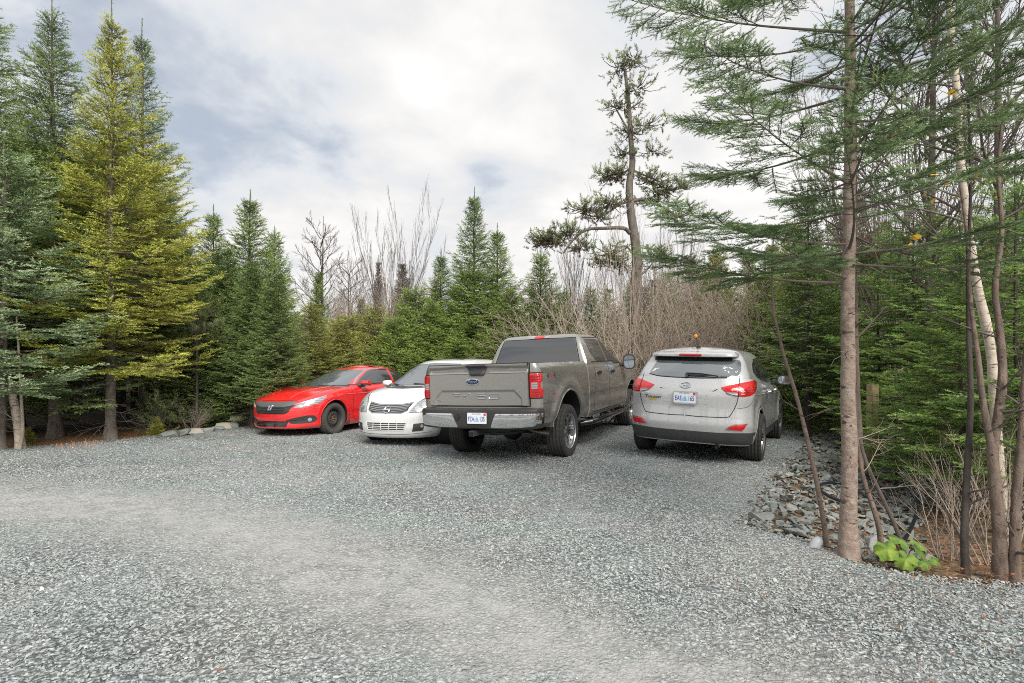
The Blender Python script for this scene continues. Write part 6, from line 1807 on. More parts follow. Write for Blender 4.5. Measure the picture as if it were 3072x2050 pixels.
def build_details():
    # black water hose looping over the rubble
    def hp(pts, z=.0): return [tuple(at(px, py, z=z) + Vector((0, 0, dz))) for px, py, dz in pts]
    H_ = hp([(2560, 1512, .02), (2520, 1508, .02), (2490, 1496, .02), (2464, 1482, .03), (2456, 1470, .03), (2470, 1462, .04), (2505, 1458, .04), (2540, 1462, .03), (2575, 1478, .02), (2600, 1496, .02), (2640, 1500, .03), (2690, 1487, .06), (2722, 1485, .08)], .02)
    a = Vector(H_[-1])
    H_ += [tuple(at(2748, Y=a.y - .15, z=zat(1500, a.y - .15))), tuple(at(2752, Y=a.y - .35, z=zat(1528, a.y - .35))), tuple(at(2740, Y=a.y - .6, z=zat(1568, a.y - .6))), tuple(at(2712, Y=a.y - 1.0, z=zat(1622, a.y - 1.0))), tuple(at(2672, Y=a.y - 1.35, z=zat(1664, a.y - 1.35)))]
    mb = MB(); mb.tube(spline(H_, 140), .017, 10)
    tag(mb.build('water_hose', smat('black_hose', (.012, .014, .02), .35), None), 'black plastic water hose looping over the rubble behind the big trunk', 'hose')
    # white capped pipe end
    p = at(2440, 1652, z=.0)
    root = empty('ground_light', (p.x, p.y, ground_z(p.x, p.y)), 'small white domed cap at the gravel edge left of the big trunk', 'garden light')
    mb = MB(); mb.lathe([(.0005, .105), (.016, .103), (.030, .092), (.040, .070), (.043, .035), (.042, .0), (.038, -.02)], axis='z', n=28)
    o = mb.build('cap', smat('white_cap', (.42, .43, .46), .45), root); o.rotation_euler = (.1, .45, 0)
    mb = MB(); mb.tube(spline([(.02, 0, .015), (.09, -.01, .02), (.18, -.04, -.01), (.30, -.06, -.06)], 14), .012, 8)
    mb.build('cable', M['gloss_black'], root)
    # timber post
    Y = 8.0; X = (2616 - 1536) / F_PX * Y; gz = ground_z(X, Y)
    m, nt, b = mat('post_wood', (.4, .3, .2), .8)
    co = nt.coord('Object'); g = nt.noise(nt.scaled(co, (9, 9, .7)), 6, 5, .65, .6)
    nt.inp(b, 'Base Color', nt.ramp(g, [(.3, (.17, .115, .06)), (.55, (.31, .225, .13)), (.75, (.40, .305, .19))])); nt.inp(b, 'Normal', nt.bump(g, .5, .01))
    bm = bmesh.new(); bmesh.ops.create_cube(bm, size=1)
    for v in bm.verts: v.co = Vector((v.co.x * .115, v.co.y * .115, (v.co.z + .5) * 1.62 - .3))
    bmesh.ops.bevel(bm, geom=bm.edges[:], offset=.008, segments=2, affect='EDGES')
    me = bpy.data.meshes.new('wooden_post'); bm.to_mesh(me); bm.free()
    o = link('wooden_post', me, m); o.location = (X, Y, gz); o.rotation_euler = (0, .01, .2)
    tag(o, 'square weathered timber post among the fir branches right of the big trunk', 'post')
    # broad leaved plant
    p = at(2700, 1706, z=.0)
    root = empty('leafy_plant', (p.x, p.y, ground_z(p.x, p.y) + .02), 'low bright green broad leaved plant right of the big trunk', 'plant')
    m, nt, b = mat('plant_leaf', (.16, .30, .04), .8)
    co = nt.coord('Object'); nt.inp(b, 'Base Color', nt.ramp(nt.noise(co, 14, 4, .6), [(.35, (.05, .11, .02)), (.55, (.105, .19, .03)), (.72, (.21, .25, .05))]))
    oi = nt.new('ShaderNodeObjectInfo'); bc = b.inputs['Base Color'].links[0].from_socket
    nt.inp(b, 'Base Color', nt.mix(1.0, bc, nt.ramp(oi.outputs['Random'], [(0, (.55, .62, .6)), (.6, (1.0, 1.0, .9)), (1, (1.5, 1.3, .9))]), 'MULTIPLY'))
    nt.inp(b, 'Normal', nt.bump(nt.noise(co, 40, 3, .5), .5, .01))
    r = np.random.default_rng(5)
    for i, (dx, dy, dz, s_, ti, az) in enumerate([(-.11, -.03, .12, .125, .55, 2.6), (-.02, -.08, .07, .115, .75, 3.6), (.02, .03, .17, .115, .35, 1.2), (.12, -.04, .10, .10, .6, .2), (.17, .04, .13, .095, .45, .7), (.10, -.09, .05, .08, .8, 5.0), (.21, -.05, .05, .07, .7, 5.6)]):
        a = np.linspace(0, 2 * PI, 40, endpoint=False)
        rad = s_ * .62 * (1 - .45 * np.exp(-((np.abs(((a + PI) % (2 * PI)) - PI) - PI) / .35) ** 2)) * (1 + .07 * np.sin(a * 9))
        V = [(0, 0, 0)]; F = []
        for k in (.35, .7, 1.0):
            V += [(k * q * math.cos(t + az), k * q * math.sin(t + az), .13 * s_ * math.sin(5 * t) * k * k - .22 * s_ * k * k) for q, t in zip(rad, a)]
        F += [(0, 1 + j, 1 + (j + 1) % 40) for j in range(40)]
        for k in range(2): F += [(1 + 40 * k + j, 41 + 40 * k + j, 41 + 40 * k + (j + 1) % 40, 1 + 40 * k + (j + 1) % 40) for j in range(40)]
        mb = MB(); mb.add(np.array(V), F)
        o = mb.build('leaf', m, root, sharp=0); o.location = (dx, dy, dz); o.rotation_euler = (.10 + ti * .85, .6 * math.cos(az), .25 * math.sin(az))
        st = MB(); st.tube([(0, 0, -.05), (dx * .5, dy * .5, dz * .7), (dx, dy, dz)], [.004, .004, .003], 6)
        st.build('stalk', smat('plant_stalk', (.22, .24, .08), .6) if i == 0 else bpy.data.materials['plant_stalk'], root)
    # orange dead grass stubble on the left verge
    for i, (px, py, n, lb) in enumerate(((260, 1334, 14, 'tuft of orange dead stalks on the left verge near the pale stems'), (570, 1318, 1, ''), (190 + 10, 1342, 12, 'small orange stubble tuft right of the thin pale stem'))):
        if not lb: continue
        p = at(px, py, z=.05); mb = MB()
        for k in range(n):
            b0 = Vector((r.normal(0, .16), r.normal(0, .06), -.02)); h = r.uniform(.06, .16)
            mb.tube([tuple(b0), tuple(b0 + Vector((r.normal(0, .02), r.normal(0, .02), h)))], [.008, .003], 5)
        o = mb.build('grass_tuft', smat('dead_stalk', (.42, .20, .08), .8) if i == 0 else bpy.data.materials['dead_stalk'], None); o.location = (p.x, p.y + .1, ground_z(p.x, p.y + .1))
        tag(o, lb, 'grass tuft')
DEBUG = False
# ================================================================== the wood around the yard
def build_forest():
    r = np.random.default_rng(77)

    def put(d, px, Y, top=None, H=None, rot=None, label=None, group=None, fat=1.0, leaf=None, tilt=(0, 0), cat='tree', fn=plant, hm=None):
        X = (px - 1536) / F_PX * Y; z = ground_z(X, Y)
        h = H or (zat(top, Y) - z)
        s = h / d['H']
        kw = dict(leaf=leaf) if fn is plant else {}
        return fn(d, (X, Y, z - .03), s * fat, rot if rot is not None else float(r.uniform(0, 6.28)), label, cat, group, sz=s, tilt=tilt, **kw)

    # ---------------- prototypes
    tall = conifer('spruce_tree', 101, 8.6, 1.55, 1.25, 'dark', 'grey', .095, per=8, dz=.17, prof=.85, nsec=16, nter=6, nn=12, ln=.032, wd=.010, hang=.10, dead=1.3, dead_len=.9)
    gold = conifer('fir_tree', 102, 8.6, 2.05, 1.45, 'yellow', 'grey', .09, per=7, dz=.20, prof=1.0, ang0=.0, ang1=.95, nsec=18, nter=7, nn=12, ln=.034, wd=.0105, dead=1.3, dead_len=1.0, shoot=.10, lopside=(0.0, .18), gap=.06)
    back = conifer('spruce_tree', 103, 9.3, 1.75, 1.6, 'dark', 'grey', .10, per=7, dz=.24, prof=.95, ang0=.05, ang1=1.0, nsec=14, nter=6, nn=11, ln=.034, wd=.010, hang=.05, dead=1.0, gap=.10)
    palef = conifer('fir_tree', 104, 5.4, 1.75, 1.15, 'pale', 'grey', .065, per=7, dz=.21, prof=.8, ang0=.05, ang1=.8, nsec=18, nter=7, nn=14, ln=.029, wd=.010, dead=1.0, shoot=.09)
    medA = conifer('spruce_tree', 105, 6.0, 1.35, .55, 'mid', 'dark', .065, per=7, dz=.16, prof=.85, ang0=.0, ang1=1.05, nsec=12, nter=5, nn=10, ln=.036, wd=.0125, dead=.5, hang=.05)
    medB = conifer('spruce_tree', 106, 5.2, 1.50, .40, 'mid', 'dark', .065, per=8, dz=.15, prof=.75, ang0=-.05, ang1=1.0, nsec=12, nter=5, nn=10, ln=.036, wd=.013, dead=.4, hang=.10)
    thin = conifer('spruce_tree', 107, 6.4, .85, .8, 'dark', 'dark', .06, per=7, dz=.17, prof=.7, ang0=.0, ang1=1.0, nsec=9, nter=4, nn=9, ln=.040, wd=.015, dead=.5)
    wall = conifer('spruce_tree', 108, 8.5, 1.6, 1.9, 'dark', 'dark', .10, per=7, dz=.22, prof=.7, nsec=10, nter=4, nn=9, ln=.045, wd=.017, dead=2.2, dead_len=1.2, hang=.08)
    lowf = conifer('fir_tree', 109, 2.6, 1.05, .12, 'mid', 'dark', .035, per=8, dz=.12, prof=.8, ang0=.1, ang1=.9, nsec=11, nter=6, nn=10, ln=.032, wd=.011, dead=0)
    hero = conifer('fir_tree', 110, 7.4, 1.60, 2.15, 'blue', 'hero', .054, per=6, dz=.28, prof=.55, ang0=.08, ang1=.55, droop=.03, tipup=.08, nsec=20, nter=10, nn=60, ln=.019, wd=.0034, bthick=.0055, lopside=(math.pi - 2.9, .10), fill=40, dead=.35, dead_len=.55, shoot=.12, inner=.36, sec_len=.44, hang=.08, wood_n=7, gap=.13, jitter=.35)
    rfir = conifer('fir_tree', 111, 5.6, 1.55, .85, 'fir', 'dark', .045, per=6, dz=.24, prof=.6, ang0=-.02, ang1=.6, droop=.06, tipup=.02, nsec=13, nter=6, nn=30, ln=.024, wd=.0062, shoot=.11, hang=.03, inner=.25, bthick=.006, dead=2.2, dead_len=1.1, fill=90)
    if DEBUG:
        for d in (tall, gold, back, palef, medA, medB, thin, wall, lowf, hero, rfir): print('TRIS', d['name'], d['leaf'], len(d['crown'].polygons))
    # ---------------- left group
    put(tall, 165, 10.5, top=-22, rot=1.2, label='tall dense dark green spruce on the left whose tip reaches the top of the photo', fat=1.08)
    put(gold, 330, 10.4, top=-8, rot=.3, label='tall yellow green fir with a bare grey lower trunk, brightest tree on the left')
    put(back, 428, 12.3, top=55, rot=2.0, label='tall dark spruce with a sparse tip behind the right side of the yellow fir')
    put(palef, 0, 9.2, top=395, rot=.6, fat=1.15, label='pale blue green fir with silvery branch tips at the left edge')
    put(tall, -70, 10.3, top=-190, rot=3.3, label='dark spruce at the far left whose branches poke in from the edge', fat=.95)
    put(medB, 60, 11.6, top=380, rot=2.2, label='green spruce between the pale fir and the tall dark spruce', leaf='mid')
    put(medA, 640, 14.2, top=612, rot=.5, label='slim green spruce just right of the yellow fir, first of three in a row', leaf='mid', fat=1.1)
    put(medA, 748, 14.0, top=566, rot=2.4, label='tallest of the three green spruces left of the red car', fat=1.25, leaf='mid')
    put(medB, 826, 14.8, top=676, rot=4.0, label='light green spruce, rightmost and shortest of the three in a row', fat=.8, leaf='mid')
    put(medB, 930, 14.6, top=900, rot=1.0, label='drooping yellow green fir bushing out above the bonnet of the red car', fat=1.45, leaf='olive')
    put(lowf, 690, 13.0, H=3.2, rot=.2, label='dark fir thicket below the three green spruces', fat=.95, leaf='dark')
    put(lowf, 800, 13.9, H=3.0, rot=.9, label='bushy fir in front of the light green spruce', fat=.95, leaf='mid')
    put(lowf, 560, 12.6, H=2.6, rot=1.9, label='shaded fir under the right branches of the yellow fir', leaf='dark')
    for px, Y, h, lb in ((640, 12.6, .8, 'small fir seedling behind the middle of the stone border'), (735, 13.4, .7, 'small fir seedling behind the stones near the red car'), (470, 11.0, .42, 'tiny yellow fir seedling at the end of the orange verge'), (690, 12.9, .55, 'low fir seedling behind the broad pale border stone'), (85, 9.9, .3, 'tiny yellow green seedling by the thin pale stem')):
        put(lowf, px, Y, H=h, label=lb, leaf='yellow' if h < .5 else 'mid', fat=1.1, cat='seedling')
    # crowded trunks behind the left row
    kl = 'dark spruce in the crowded shade behind the left row of trees'
    for i in range(58):
        px = -150 + 1000 * ((i * .618) % 1) + r.normal(0, 12); Y = 11.9 + 9.0 * ((i * .381) % 1)
        X = (px - 1536) / F_PX * Y
        hmax = np.interp(px, [-200, 60, 300, 450, 560, 640, 760, 860, 1000], [8.8, 8.5, 8.2, 7.2, 5.0, 4.4, 4.6, 3.8, 3.0]) * np.interp(Y, [12, 22], [.95, 1.25])
        put(wall, px, Y, H=float(hmax * r.uniform(.8, 1.0)), label=kl, group='spruces crowding the shade behind the left row', fat=1.0 if px < 560 else 1.15)
    for i in range(9):                                     # the row goes on a little past the left edge of the photograph
        put(wall, -260 - 75 * i, 10.6 + 4.5 * ((i * .381) % 1), H=float(r.uniform(6.5, 8.5)), label=kl, group='spruces crowding the shade behind the left row')
    for i in range(12):                                    # wood across the road behind the photographer, mirrored in the car windows
        x = -24 + 4.3 * i; y = -13 - 5 * ((i * .381) % 1)
        plant(wall, (x, y, ground_z(x, y)), float(r.uniform(.85, 1.05)), float(r.uniform(0, 6)), 'dark spruce across the road behind the photographer', 'tree', 'spruces behind the photographer')
    # ---------------- centre
    put(medA, 1421, 17.0, top=560, rot=.9, label='tallest spruce in the centre, a narrow spire above the white car', leaf='dark', fat=1.0)
    put(medB, 1405, 16.6, top=790, rot=.3, label='broad green spruce skirt below the central spire', leaf='mid', fat=1.4)
    put(medA, 1322, 18.0, top=745, rot=2.2, label='slender spruce left of the central spire', leaf='mid', fat=1.2)
    put(medA, 1492, 17.4, top=668, rot=3.0, label='spruce with a forked spiky tip right of the central spire', leaf='mid', fat=1.2)
    put(medB, 1618, 16.6, top=742, rot=1.5, label='dense blunt spruce above the roof of the grey pickup', leaf='mid', fat=1.05)
    put(medB, 1690, 17.6, top=860, rot=.4, label='round spruce right of the blunt spruce behind the pickup cab', leaf='mid', fat=1.0)
    put(medB, 1300, 16.5, top=890, rot=5.1, label='green spruce behind the white car at its left', leaf='mid', fat=1.3)
    put(medB, 1530, 16.2, top=850, rot=2.7, label='green spruce directly behind the rear window of the pickup', leaf='mid', fat=1.35)
    put(thin, 955, 18.5, top=795, rot=.4, label='small thin spruce under the bare tree left of centre', leaf='mid')
    put(thin, 1135, 22.0, top=765, rot=1.1, label='dead brown spire, left one of two under the fan shaped bare tree', leaf='brown', fat=.55)
    put(thin, 1208, 21.0, top=770, rot=2.6, label='dead brown conifer, right one of two under the fan shaped bare tree', leaf='brown', fat=1.0)
    put(thin, 1085, 20.0, top=880, rot=2.6, label='olive spruce beside the grey brush behind the red car', leaf='olive', fat=1.2)
    for px, Y, h, lf, lb in ((1045, 16.5, 3.0, 'olive', 'olive fir behind the roof of the red car'), (1120, 16.8, 3.3, 'olive', 'yellowish fir left of the white car behind the brush'), (1190, 16.2, 2.9, 'mid', 'low green fir over the tail of the red car'), (1250, 17.0, 3.9, 'mid', 'low green fir over the windscreen of the white car'),
                             (1370, 15.9, 2.5, 'mid', 'low fir in front of the central spire'), (1450, 15.8, 2.4, 'mid', 'low fir right beside the rear of the pickup cab roof'), (1600, 15.9, 2.7, 'dark', 'low dark fir above the pickup rear window'), (1010, 15.6, 2.8, 'olive', 'drooping olive fir over the red car roof')):
        put(lowf, px, Y, H=h, label=lb, leaf=lf, fat=1.15)
    kb = 'distant spruce of the tree line behind the bare brush'
    for i in range(46):
        px = 700 + 2000 * ((i * .618) % 1); Y = 22 + 20 * ((i * .381) % 1)
        put(wall if i % 2 else thin, px, Y, H=float(r.uniform(3.6, 5.6)) * np.interp(Y, [22, 42], [1.0, 1.35]) * (1.25 if px > 2050 else 1.0), label=kb, group='distant tree line', fat=1.5, leaf=['dark', 'olive', 'mid', 'brown'][i % 4])
    # ---------------- right of the SUV
    for px, Y, tp, lf, fat, lb in ((2300, 13.5, 800, 'mid', 1.1, 'green fir behind the mirror of the silver SUV'), (2420, 12.5, 700, 'mid', 1.15, 'tall green fir between the leaning sapling and the big trunk'), (2250, 16.0, 740, 'mid', 1.0, 'green spruce above the right rear corner of the SUV roof'), (2380, 15.5, 640, 'olive', 1.0, 'olive spruce rising behind the leaning sapling'),
                                   (2490, 11.5, 760, 'fir', 1.1, 'dark fir directly left of the big trunk'), (2560, 13.5, 560, 'mid', 1.1, 'tall spruce seen just right of the big trunk'), (2150, 18.5, 730, 'olive', 1.0, 'olive spruce behind the brown brush above the SUV'), (2000, 17.0, 800, 'mid', 1.0, 'green spruce between the pine and the brown brush'), (1775, 17.0, 850, 'mid', .9, 'green spruce behind the front of the pickup'), (1900, 15.0, 930, 'mid', .9, 'low spruce over the pickup mirror')):
        put(medB, px, Y, top=tp, label=lb, leaf=lf, fat=fat)
    for px, Y, tp, lf, fat, lb in ((2735, 8.7, 560, 'fir', 1.05, 'dense dark fir with layered sprays right of the big trunk'), (2890, 6.0, 620, 'fir', .95, 'dense fir around the birch stem at the right'), (3060, 5.6, 420, 'fir', 1.0, 'tall fir at the right edge'), (2780, 9.2, 600, 'mid', 1.1, 'dark fir standing back between the big trunk and the birch'),
                                   (2990, 8.2, 520, 'mid', 1.1, 'dark fir behind the birch near the right edge'), (2640, 9.6, 700, 'fir', 1.0, 'fir behind the timber post'), (3220, 6.6, 330, 'fir', 1.0, 'fir reaching in from beyond the right edge')):
        put(rfir, px, Y, top=tp, label=lb, leaf=lf, fat=fat)
    put(rfir, 2690, 7.5, H=1.7, label='small fir whose sprays cross the timber post', fat=1.5, leaf='fir')
    put(rfir, 2890, 6.3, H=2.3, label='low fir over the rubble behind the dark thin stem', fat=1.5, leaf='fir')
    kr = 'shaded spruce deep in the wood on the right'
    for i in range(16):
        px = 2420 + 900 * ((i * .618) % 1); Y = 10.5 + 10 * ((i * .381) % 1)
        put(wall, px, Y, H=float(r.uniform(4.4, 6.4)), label=kr, group='spruces deep in the right hand wood', leaf=['dark', 'fir'][i % 2], fat=1.2)
    # the big foreground fir
    p = at(2548, 1684, z=-.01)
    plant(hero, (p.x, p.y, ground_z(p.x, p.y) - .02), 1.0, 2.9, 'big foreground fir with a smooth pinkish grey trunk and blue green sprays', 'tree', tilt=(0, -.004))
    # ---------------- bare trees
    def fan(g):
        for i in range(22):
            a = g.r.uniform(0, 2 * PI); e = g.r.uniform(.08, .80)
            grow(g, (0, 0, g.r.uniform(.3, 1.9)), (math.cos(a) * e, math.sin(a) * e, 1), g.r.uniform(3.2, 5.4), .022, 2, (8, 12), .42, .55, .25, .045, .40, .0050, 5, .25)
    fan_t = bare('bare_tree', lambda g: g.tube([(0, 0, -.2), (0, .02, .8), (.02, 0, 1.6)], [.09, .08, .05], 10), fan, 201, 'twig', 'twigdark')

    def oval(g):
        for i in range(26):
            z = 2.0 + 3.9 * i / 26; a = i * 2.4
            grow(g, (0, 0, z), (math.cos(a), math.sin(a), .95), 1.55 * (1.05 - .55 * i / 26), .020, 2, (6, 9), .6, .25, .3, .06, .5, .0045, 4, .25)
    oval_t = bare('bare_tree', lambda g: g.tube(np.column_stack([np.linspace(0, .1, 12), np.linspace(0, .05, 12), np.linspace(-.2, 6.6, 12)]), np.linspace(.075, .008, 12), 8), oval, 205, 'twigdark', 'twigdark')

    def bush(g):
        for i in range(12):
            a = g.r.uniform(0, 2 * PI); e = g.r.uniform(.10, .95)
            grow(g, (g.r.normal(0, .15), g.r.normal(0, .15), -.1), (math.cos(a) * e, math.sin(a) * e, 1), g.r.uniform(1.5, 2.9), .014, 2, (7, 11), .70, .12, .3, .13, .46, .0026, 4, .2)
    bush_t = bare('bare_shrub', None, bush, 211, 'twig', 'twig')

    def wide(g):
        for i in range(9):
            a = g.r.uniform(0, 2 * PI); e = g.r.uniform(.15, .75)
            grow(g, (g.r.normal(0, .15), g.r.normal(0, .15), -.1), (math.cos(a) * e, math.sin(a) * e, 1), g.r.uniform(2.6, 4.6), .028, 2, (4, 6), .45, .35, .3, .06, .5, .0035, 5, .3)
    wide_t = bare('bare_shrub', None, wide, 215, 'twig', 'twig')
    put(oval_t, 962, 22.0, top=655, fn=plant_bare, rot=.5, label='bare oval crowned tree left of centre', fat=1.0)
    put(fan_t, 1190, 19.0, top=585, fn=plant_bare, rot=1.1, label='fan shaped bare multi stemmed tree above the white car', fat=.72)
    put(oval_t, 1050, 25.0, top=770, fn=plant_bare, rot=2.5, label='small bare tree between the oval and the fan shaped bare trees')
    put(wide_t, 1870, 13.2, top=560, fn=plant_bare, rot=.2, label='tall bare multi stemmed shrub over the front of the pickup', fat=.8)
    put(wide_t, 1930, 14.6, top=640, fn=plant_bare, rot=2.2, label='bare spreading shrub right behind the pickup mirror', fat=.85)
    put(fan_t, 1700, 18.5, top=640, fn=plant_bare, rot=3.1, label='thin bare tree left of the bent pine', fat=.8)
    put(fan_t, 1990, 19.0, top=560, fn=plant_bare, rot=4.2, label='thin bare tree right of the bent pine', fat=.7)
    for i, (px, Y, tp) in enumerate(((1985, 13.6, 800), (2045, 14.2, 770), (2100, 13.4, 790), (2155, 14.0, 760), (2205, 13.8, 800), (2130, 15.8, 745), (2010, 15.6, 765), (1950, 14.4, 830))):
        put(bush_t, px, Y, top=tp, fn=plant_bare, label='brown leafless shrub of the brush above the silver SUV', group='brown brush above the SUV', cat='shrub', fat=1.0)
    for i, (px, Y, tp) in enumerate(((1000, 19.0, 860), (1060, 18.5, 830), (1110, 19.5, 850), (1165, 18.2, 840), (1215, 19.0, 850), (1270, 18.6, 880), (1090, 17.6, 880), (1040, 21, 840), (1240, 21, 840))):
        put(bush_t, px, Y, top=tp, fn=plant_bare, label='grey leafless shrub of the brush left of the central spruces', group='grey brush behind the red and white cars', cat='shrub', fat=1.1)
    for px, Y, tp, lb in ((1640, 15.2, 830, 'arching bare shrub leaning left over the pickup cab'), (1760, 14.2, 800, 'bare shrub directly above the pickup side windows'), (1820, 13.0, 840, 'bare shrub behind the pickup bonnet')):
        put(bush_t, px, Y, top=tp, fn=plant_bare, label=lb, cat='shrub', fat=1.25)
    # bare crowns above the right hand wood
    for px, Y, tp, t, lb, f in ((2780, 8.5, -260, oval_t, 'bare grey tree between the big trunk and the birch, reaching out of the top', 1.0), (3000, 7.5, -300, oval_t, 'bare tree right of the birch, reaching out of the top', 1.0), (2700, 11.5, 60, fan_t, 'bare branching tree standing back right of the big trunk', .8)):
        put(t, px, Y, top=tp, fn=plant_bare, label=lb, fat=f)
    for px, Y, h, lb in ((2840, 4.6, .85, 'low bare brush between the green plant and the dark thin stem'), (2960, 4.4, .95, 'low bare brush behind the forked stem'), (3050, 4.9, 1.2, 'low bare brush at the right edge'), (2900, 5.2, 1.0, 'tangle of dead twigs behind the dark thin stem')):
        put(wide_t, px, Y, H=h, fn=plant_bare, label=lb, cat='shrub', fat=1.6)
    put(bush_t, 575, 11.7, H=.75, fn=plant_bare, label='small reddish bare bush at the near end of the stone border', cat='shrub', fat=1.2)
    # ---------------- single stems
    def W(px, py, Y): return (float((px - 1536) / F_PX * Y), float(Y), zat(py, Y))
    Yb = 9.35
    stem('birch_tree', [W(62, 1345, Yb), W(50, 1250, Yb), W(30, 1150, Yb), W(12, 1060, Yb + .1), W(-8, 900, Yb + .2), W(-15, 700, Yb + .3), W(15, 560, Yb + .3), W(12, 450, Yb + .3)], .070, .018, 'birch', 'leaning pale barked birch stem at the left edge', twigs=8, seed=301, kind_twig='twig', twig_from=.55)
    stem('sapling', [W(60, 1342, Yb - .1), W(68, 1290, Yb - .1), W(64, 1200, Yb), W(58, 1080, Yb), W(50, 950, Yb)], .030, .014, 'twig', 'thin pale stem just right of the leaning birch', twigs=4, seed=302)
    stem('sapling', [W(2482, 1652, 4.25), W(2470, 1560, 4.28), W(2440, 1400, 4.35), W(2395, 1210, 4.5), W(2350, 1060, 4.6), W(2318, 930, 4.7), W(2290, 880, 4.75), W(2235, 770, 4.9)], .021, .006, 'brown', 'slender leaning brown sapling left of the big trunk', twigs=5, seed=303, twig_len=.55, kind_twig='twigdark', twig_from=.35, knots=16, limbs=[([W(2322, 940, 4.69), W(2316, 860, 4.7), W(2316, 790, 4.7), W(2322, 700, 4.75)], .011, .003)])
    stem('sapling', [W(2642, 1688, 4.02), W(2640, 1600, 4.05), W(2622, 1530, 4.08), W(2592, 1440, 4.15), W(2572, 1330, 4.2), W(2560, 1220, 4.3)], .022, .011, 'brown', 'thin curved stem right of the big trunk, front one of the crossing pair', twigs=3, seed=305, twig_len=.35)
    stem('sapling', [W(2712, 1660, 4.35), W(2690, 1590, 4.35), W(2650, 1500, 4.38), W(2600, 1390, 4.4), W(2575, 1290, 4.45), W(2565, 1180, 4.5)], .018, .010, 'twigdark', 'thin leaning stem right of the big trunk, rear one of the crossing pair', twigs=3, seed=306, twig_len=.35)
    stem('spruce_tree', [W(2572, 1300, 5.0), W(2566, 1100, 5.0), W(2560, 800, 5.0), W(2562, 500, 5.0), W(2560, 200, 5.05), W(2555, -60, 5.1)], .036, .020, 'brown', 'slim straight stem close behind the right side of the big trunk', twigs=14, seed=307, twig_len=.6, kind_twig='twigdark', twig_from=.2)
    stem('dark_stem', [W(2898, 1728, 3.75), W(2893, 1600, 3.75), W(2902, 1400, 3.8), W(2912, 1200, 3.8), W(2906, 1000, 3.85), W(2905, 800, 3.9), W(2912, 550, 3.95), W(2905, 300, 4.0)], .026, .007, 'dark', 'dark thin stem left of the forked stem on the right', twigs=12, seed=308, twig_len=.45, kind_twig='twigdark', twig_from=.05)
    stem('forked_tree', [W(3000, 1742, 3.62), W(2998, 1600, 3.62), W(2985, 1450, 3.64), W(2978, 1350, 3.66), W(2995, 1250, 3.68), W(3008, 1120, 3.7), W(3000, 1000, 3.75), W(2985, 860, 3.8), W(3005, 700, 3.85), W(2995, 500, 3.9), W(3015, 300, 3.95)], .042, .008, 'brown', 'forked rough brown trunk near the right edge', twigs=8, seed=309, twig_len=.6, kind_twig='twigdark', limbs=[([W(2980, 1370, 3.66), W(2962, 1280, 3.66), W(2945, 1180, 3.68), W(2935, 1080, 3.7), W(2918, 960, 3.75), W(2905, 820, 3.8), W(2900, 700, 3.85), W(2875, 520, 3.95)], .024, .006)])
    stem('dark_stem', [W(3042, 1748, 3.58), W(3046, 1600, 3.58), W(3052, 1450, 3.6), W(3066, 1300, 3.6), W(3074, 1150, 3.65), W(3085, 950, 3.7), W(3080, 600, 3.8)], .034, .014, 'brown', 'rough stem at the very right edge, in front of the brush', twigs=10, seed=311, twig_len=.5, kind_twig='twigdark', twig_from=.05)
    bt = stem('birch_tree', [W(3010, 1560, 5.2), W(2990, 1300, 5.2), W(2972, 1050, 5.2), W(2930, 850, 5.2), W(2900, 650, 5.15), W(2878, 450, 5.1), W(2868, 250, 5.1), W(2850, 60, 5.1), W(2842, -150, 5.1)], .046, .024, 'birch', 'peeling pale birch leaning left on the right, with a few yellow leaves', twigs=16, seed=312, twig_len=1.3, kind_twig='twigdark', twig_from=.45, depth=2)
    my = smat('yellow_leaf', (.72, .42, .02), .6)
    base = Vector(bt.location)
    for i, (px, py, Yl, s_) in enumerate(((2766, 518, 4.7, .045), (2800, 524, 4.7, .06), (2855, 278, 5.0, .05), (2932, 530, 4.9, .06), (2866, 590, 4.8, .075), (2774, 582, 4.8, .025), (2800, 602, 4.7, .03), (2748, 712, 4.6, .045), (2735, 740, 4.6, .055), (2900, 338, 5.0, .035), (2990, 590, 4.9, .035), (2842, 552, 4.8, .03))):
        w = Vector(W(px, py, Yl)) - base
        a = np.array([(-1, 0, 0), (-.4, .5, .1), (.4, .45, .0), (1.1, .0, -.2), (.4, -.45, .1), (-.4, -.5, 0)]) * s_
        e = r.uniform(0, 6.28, 3); R3 = np.array(Matrix.Rotation(e[0], 3, 'X') @ Matrix.Rotation(e[1], 3, 'Y'))
        o = MB().add(a @ R3.T + np.array(w), [(0, 1, 5), (1, 2, 4, 5), (2, 3, 4)]).build('yellow_leaf', my, bt, smooth=False)
    # ---------------- bent pine behind the pickup
    Yp = 14.8
    root = empty('pine_tree', W(1905, 1098, Yp)[:2] + (ground_z(W(1905, 1098, Yp)[0], Yp),), 'bent scraggy pine with crooked arms behind the grey pickup', 'tree')
    b0 = np.array(root.location)
    g = Veg(401); tk = Veg(402); rr = g.r

    def arm(pts, r0, r1, store, n=30):
        P = spline([np.array(W(a, b, Yp + dy)) - b0 for a, b, dy in pts], n)
        store.tube(P, np.linspace(r0, r1, n), 10); return P

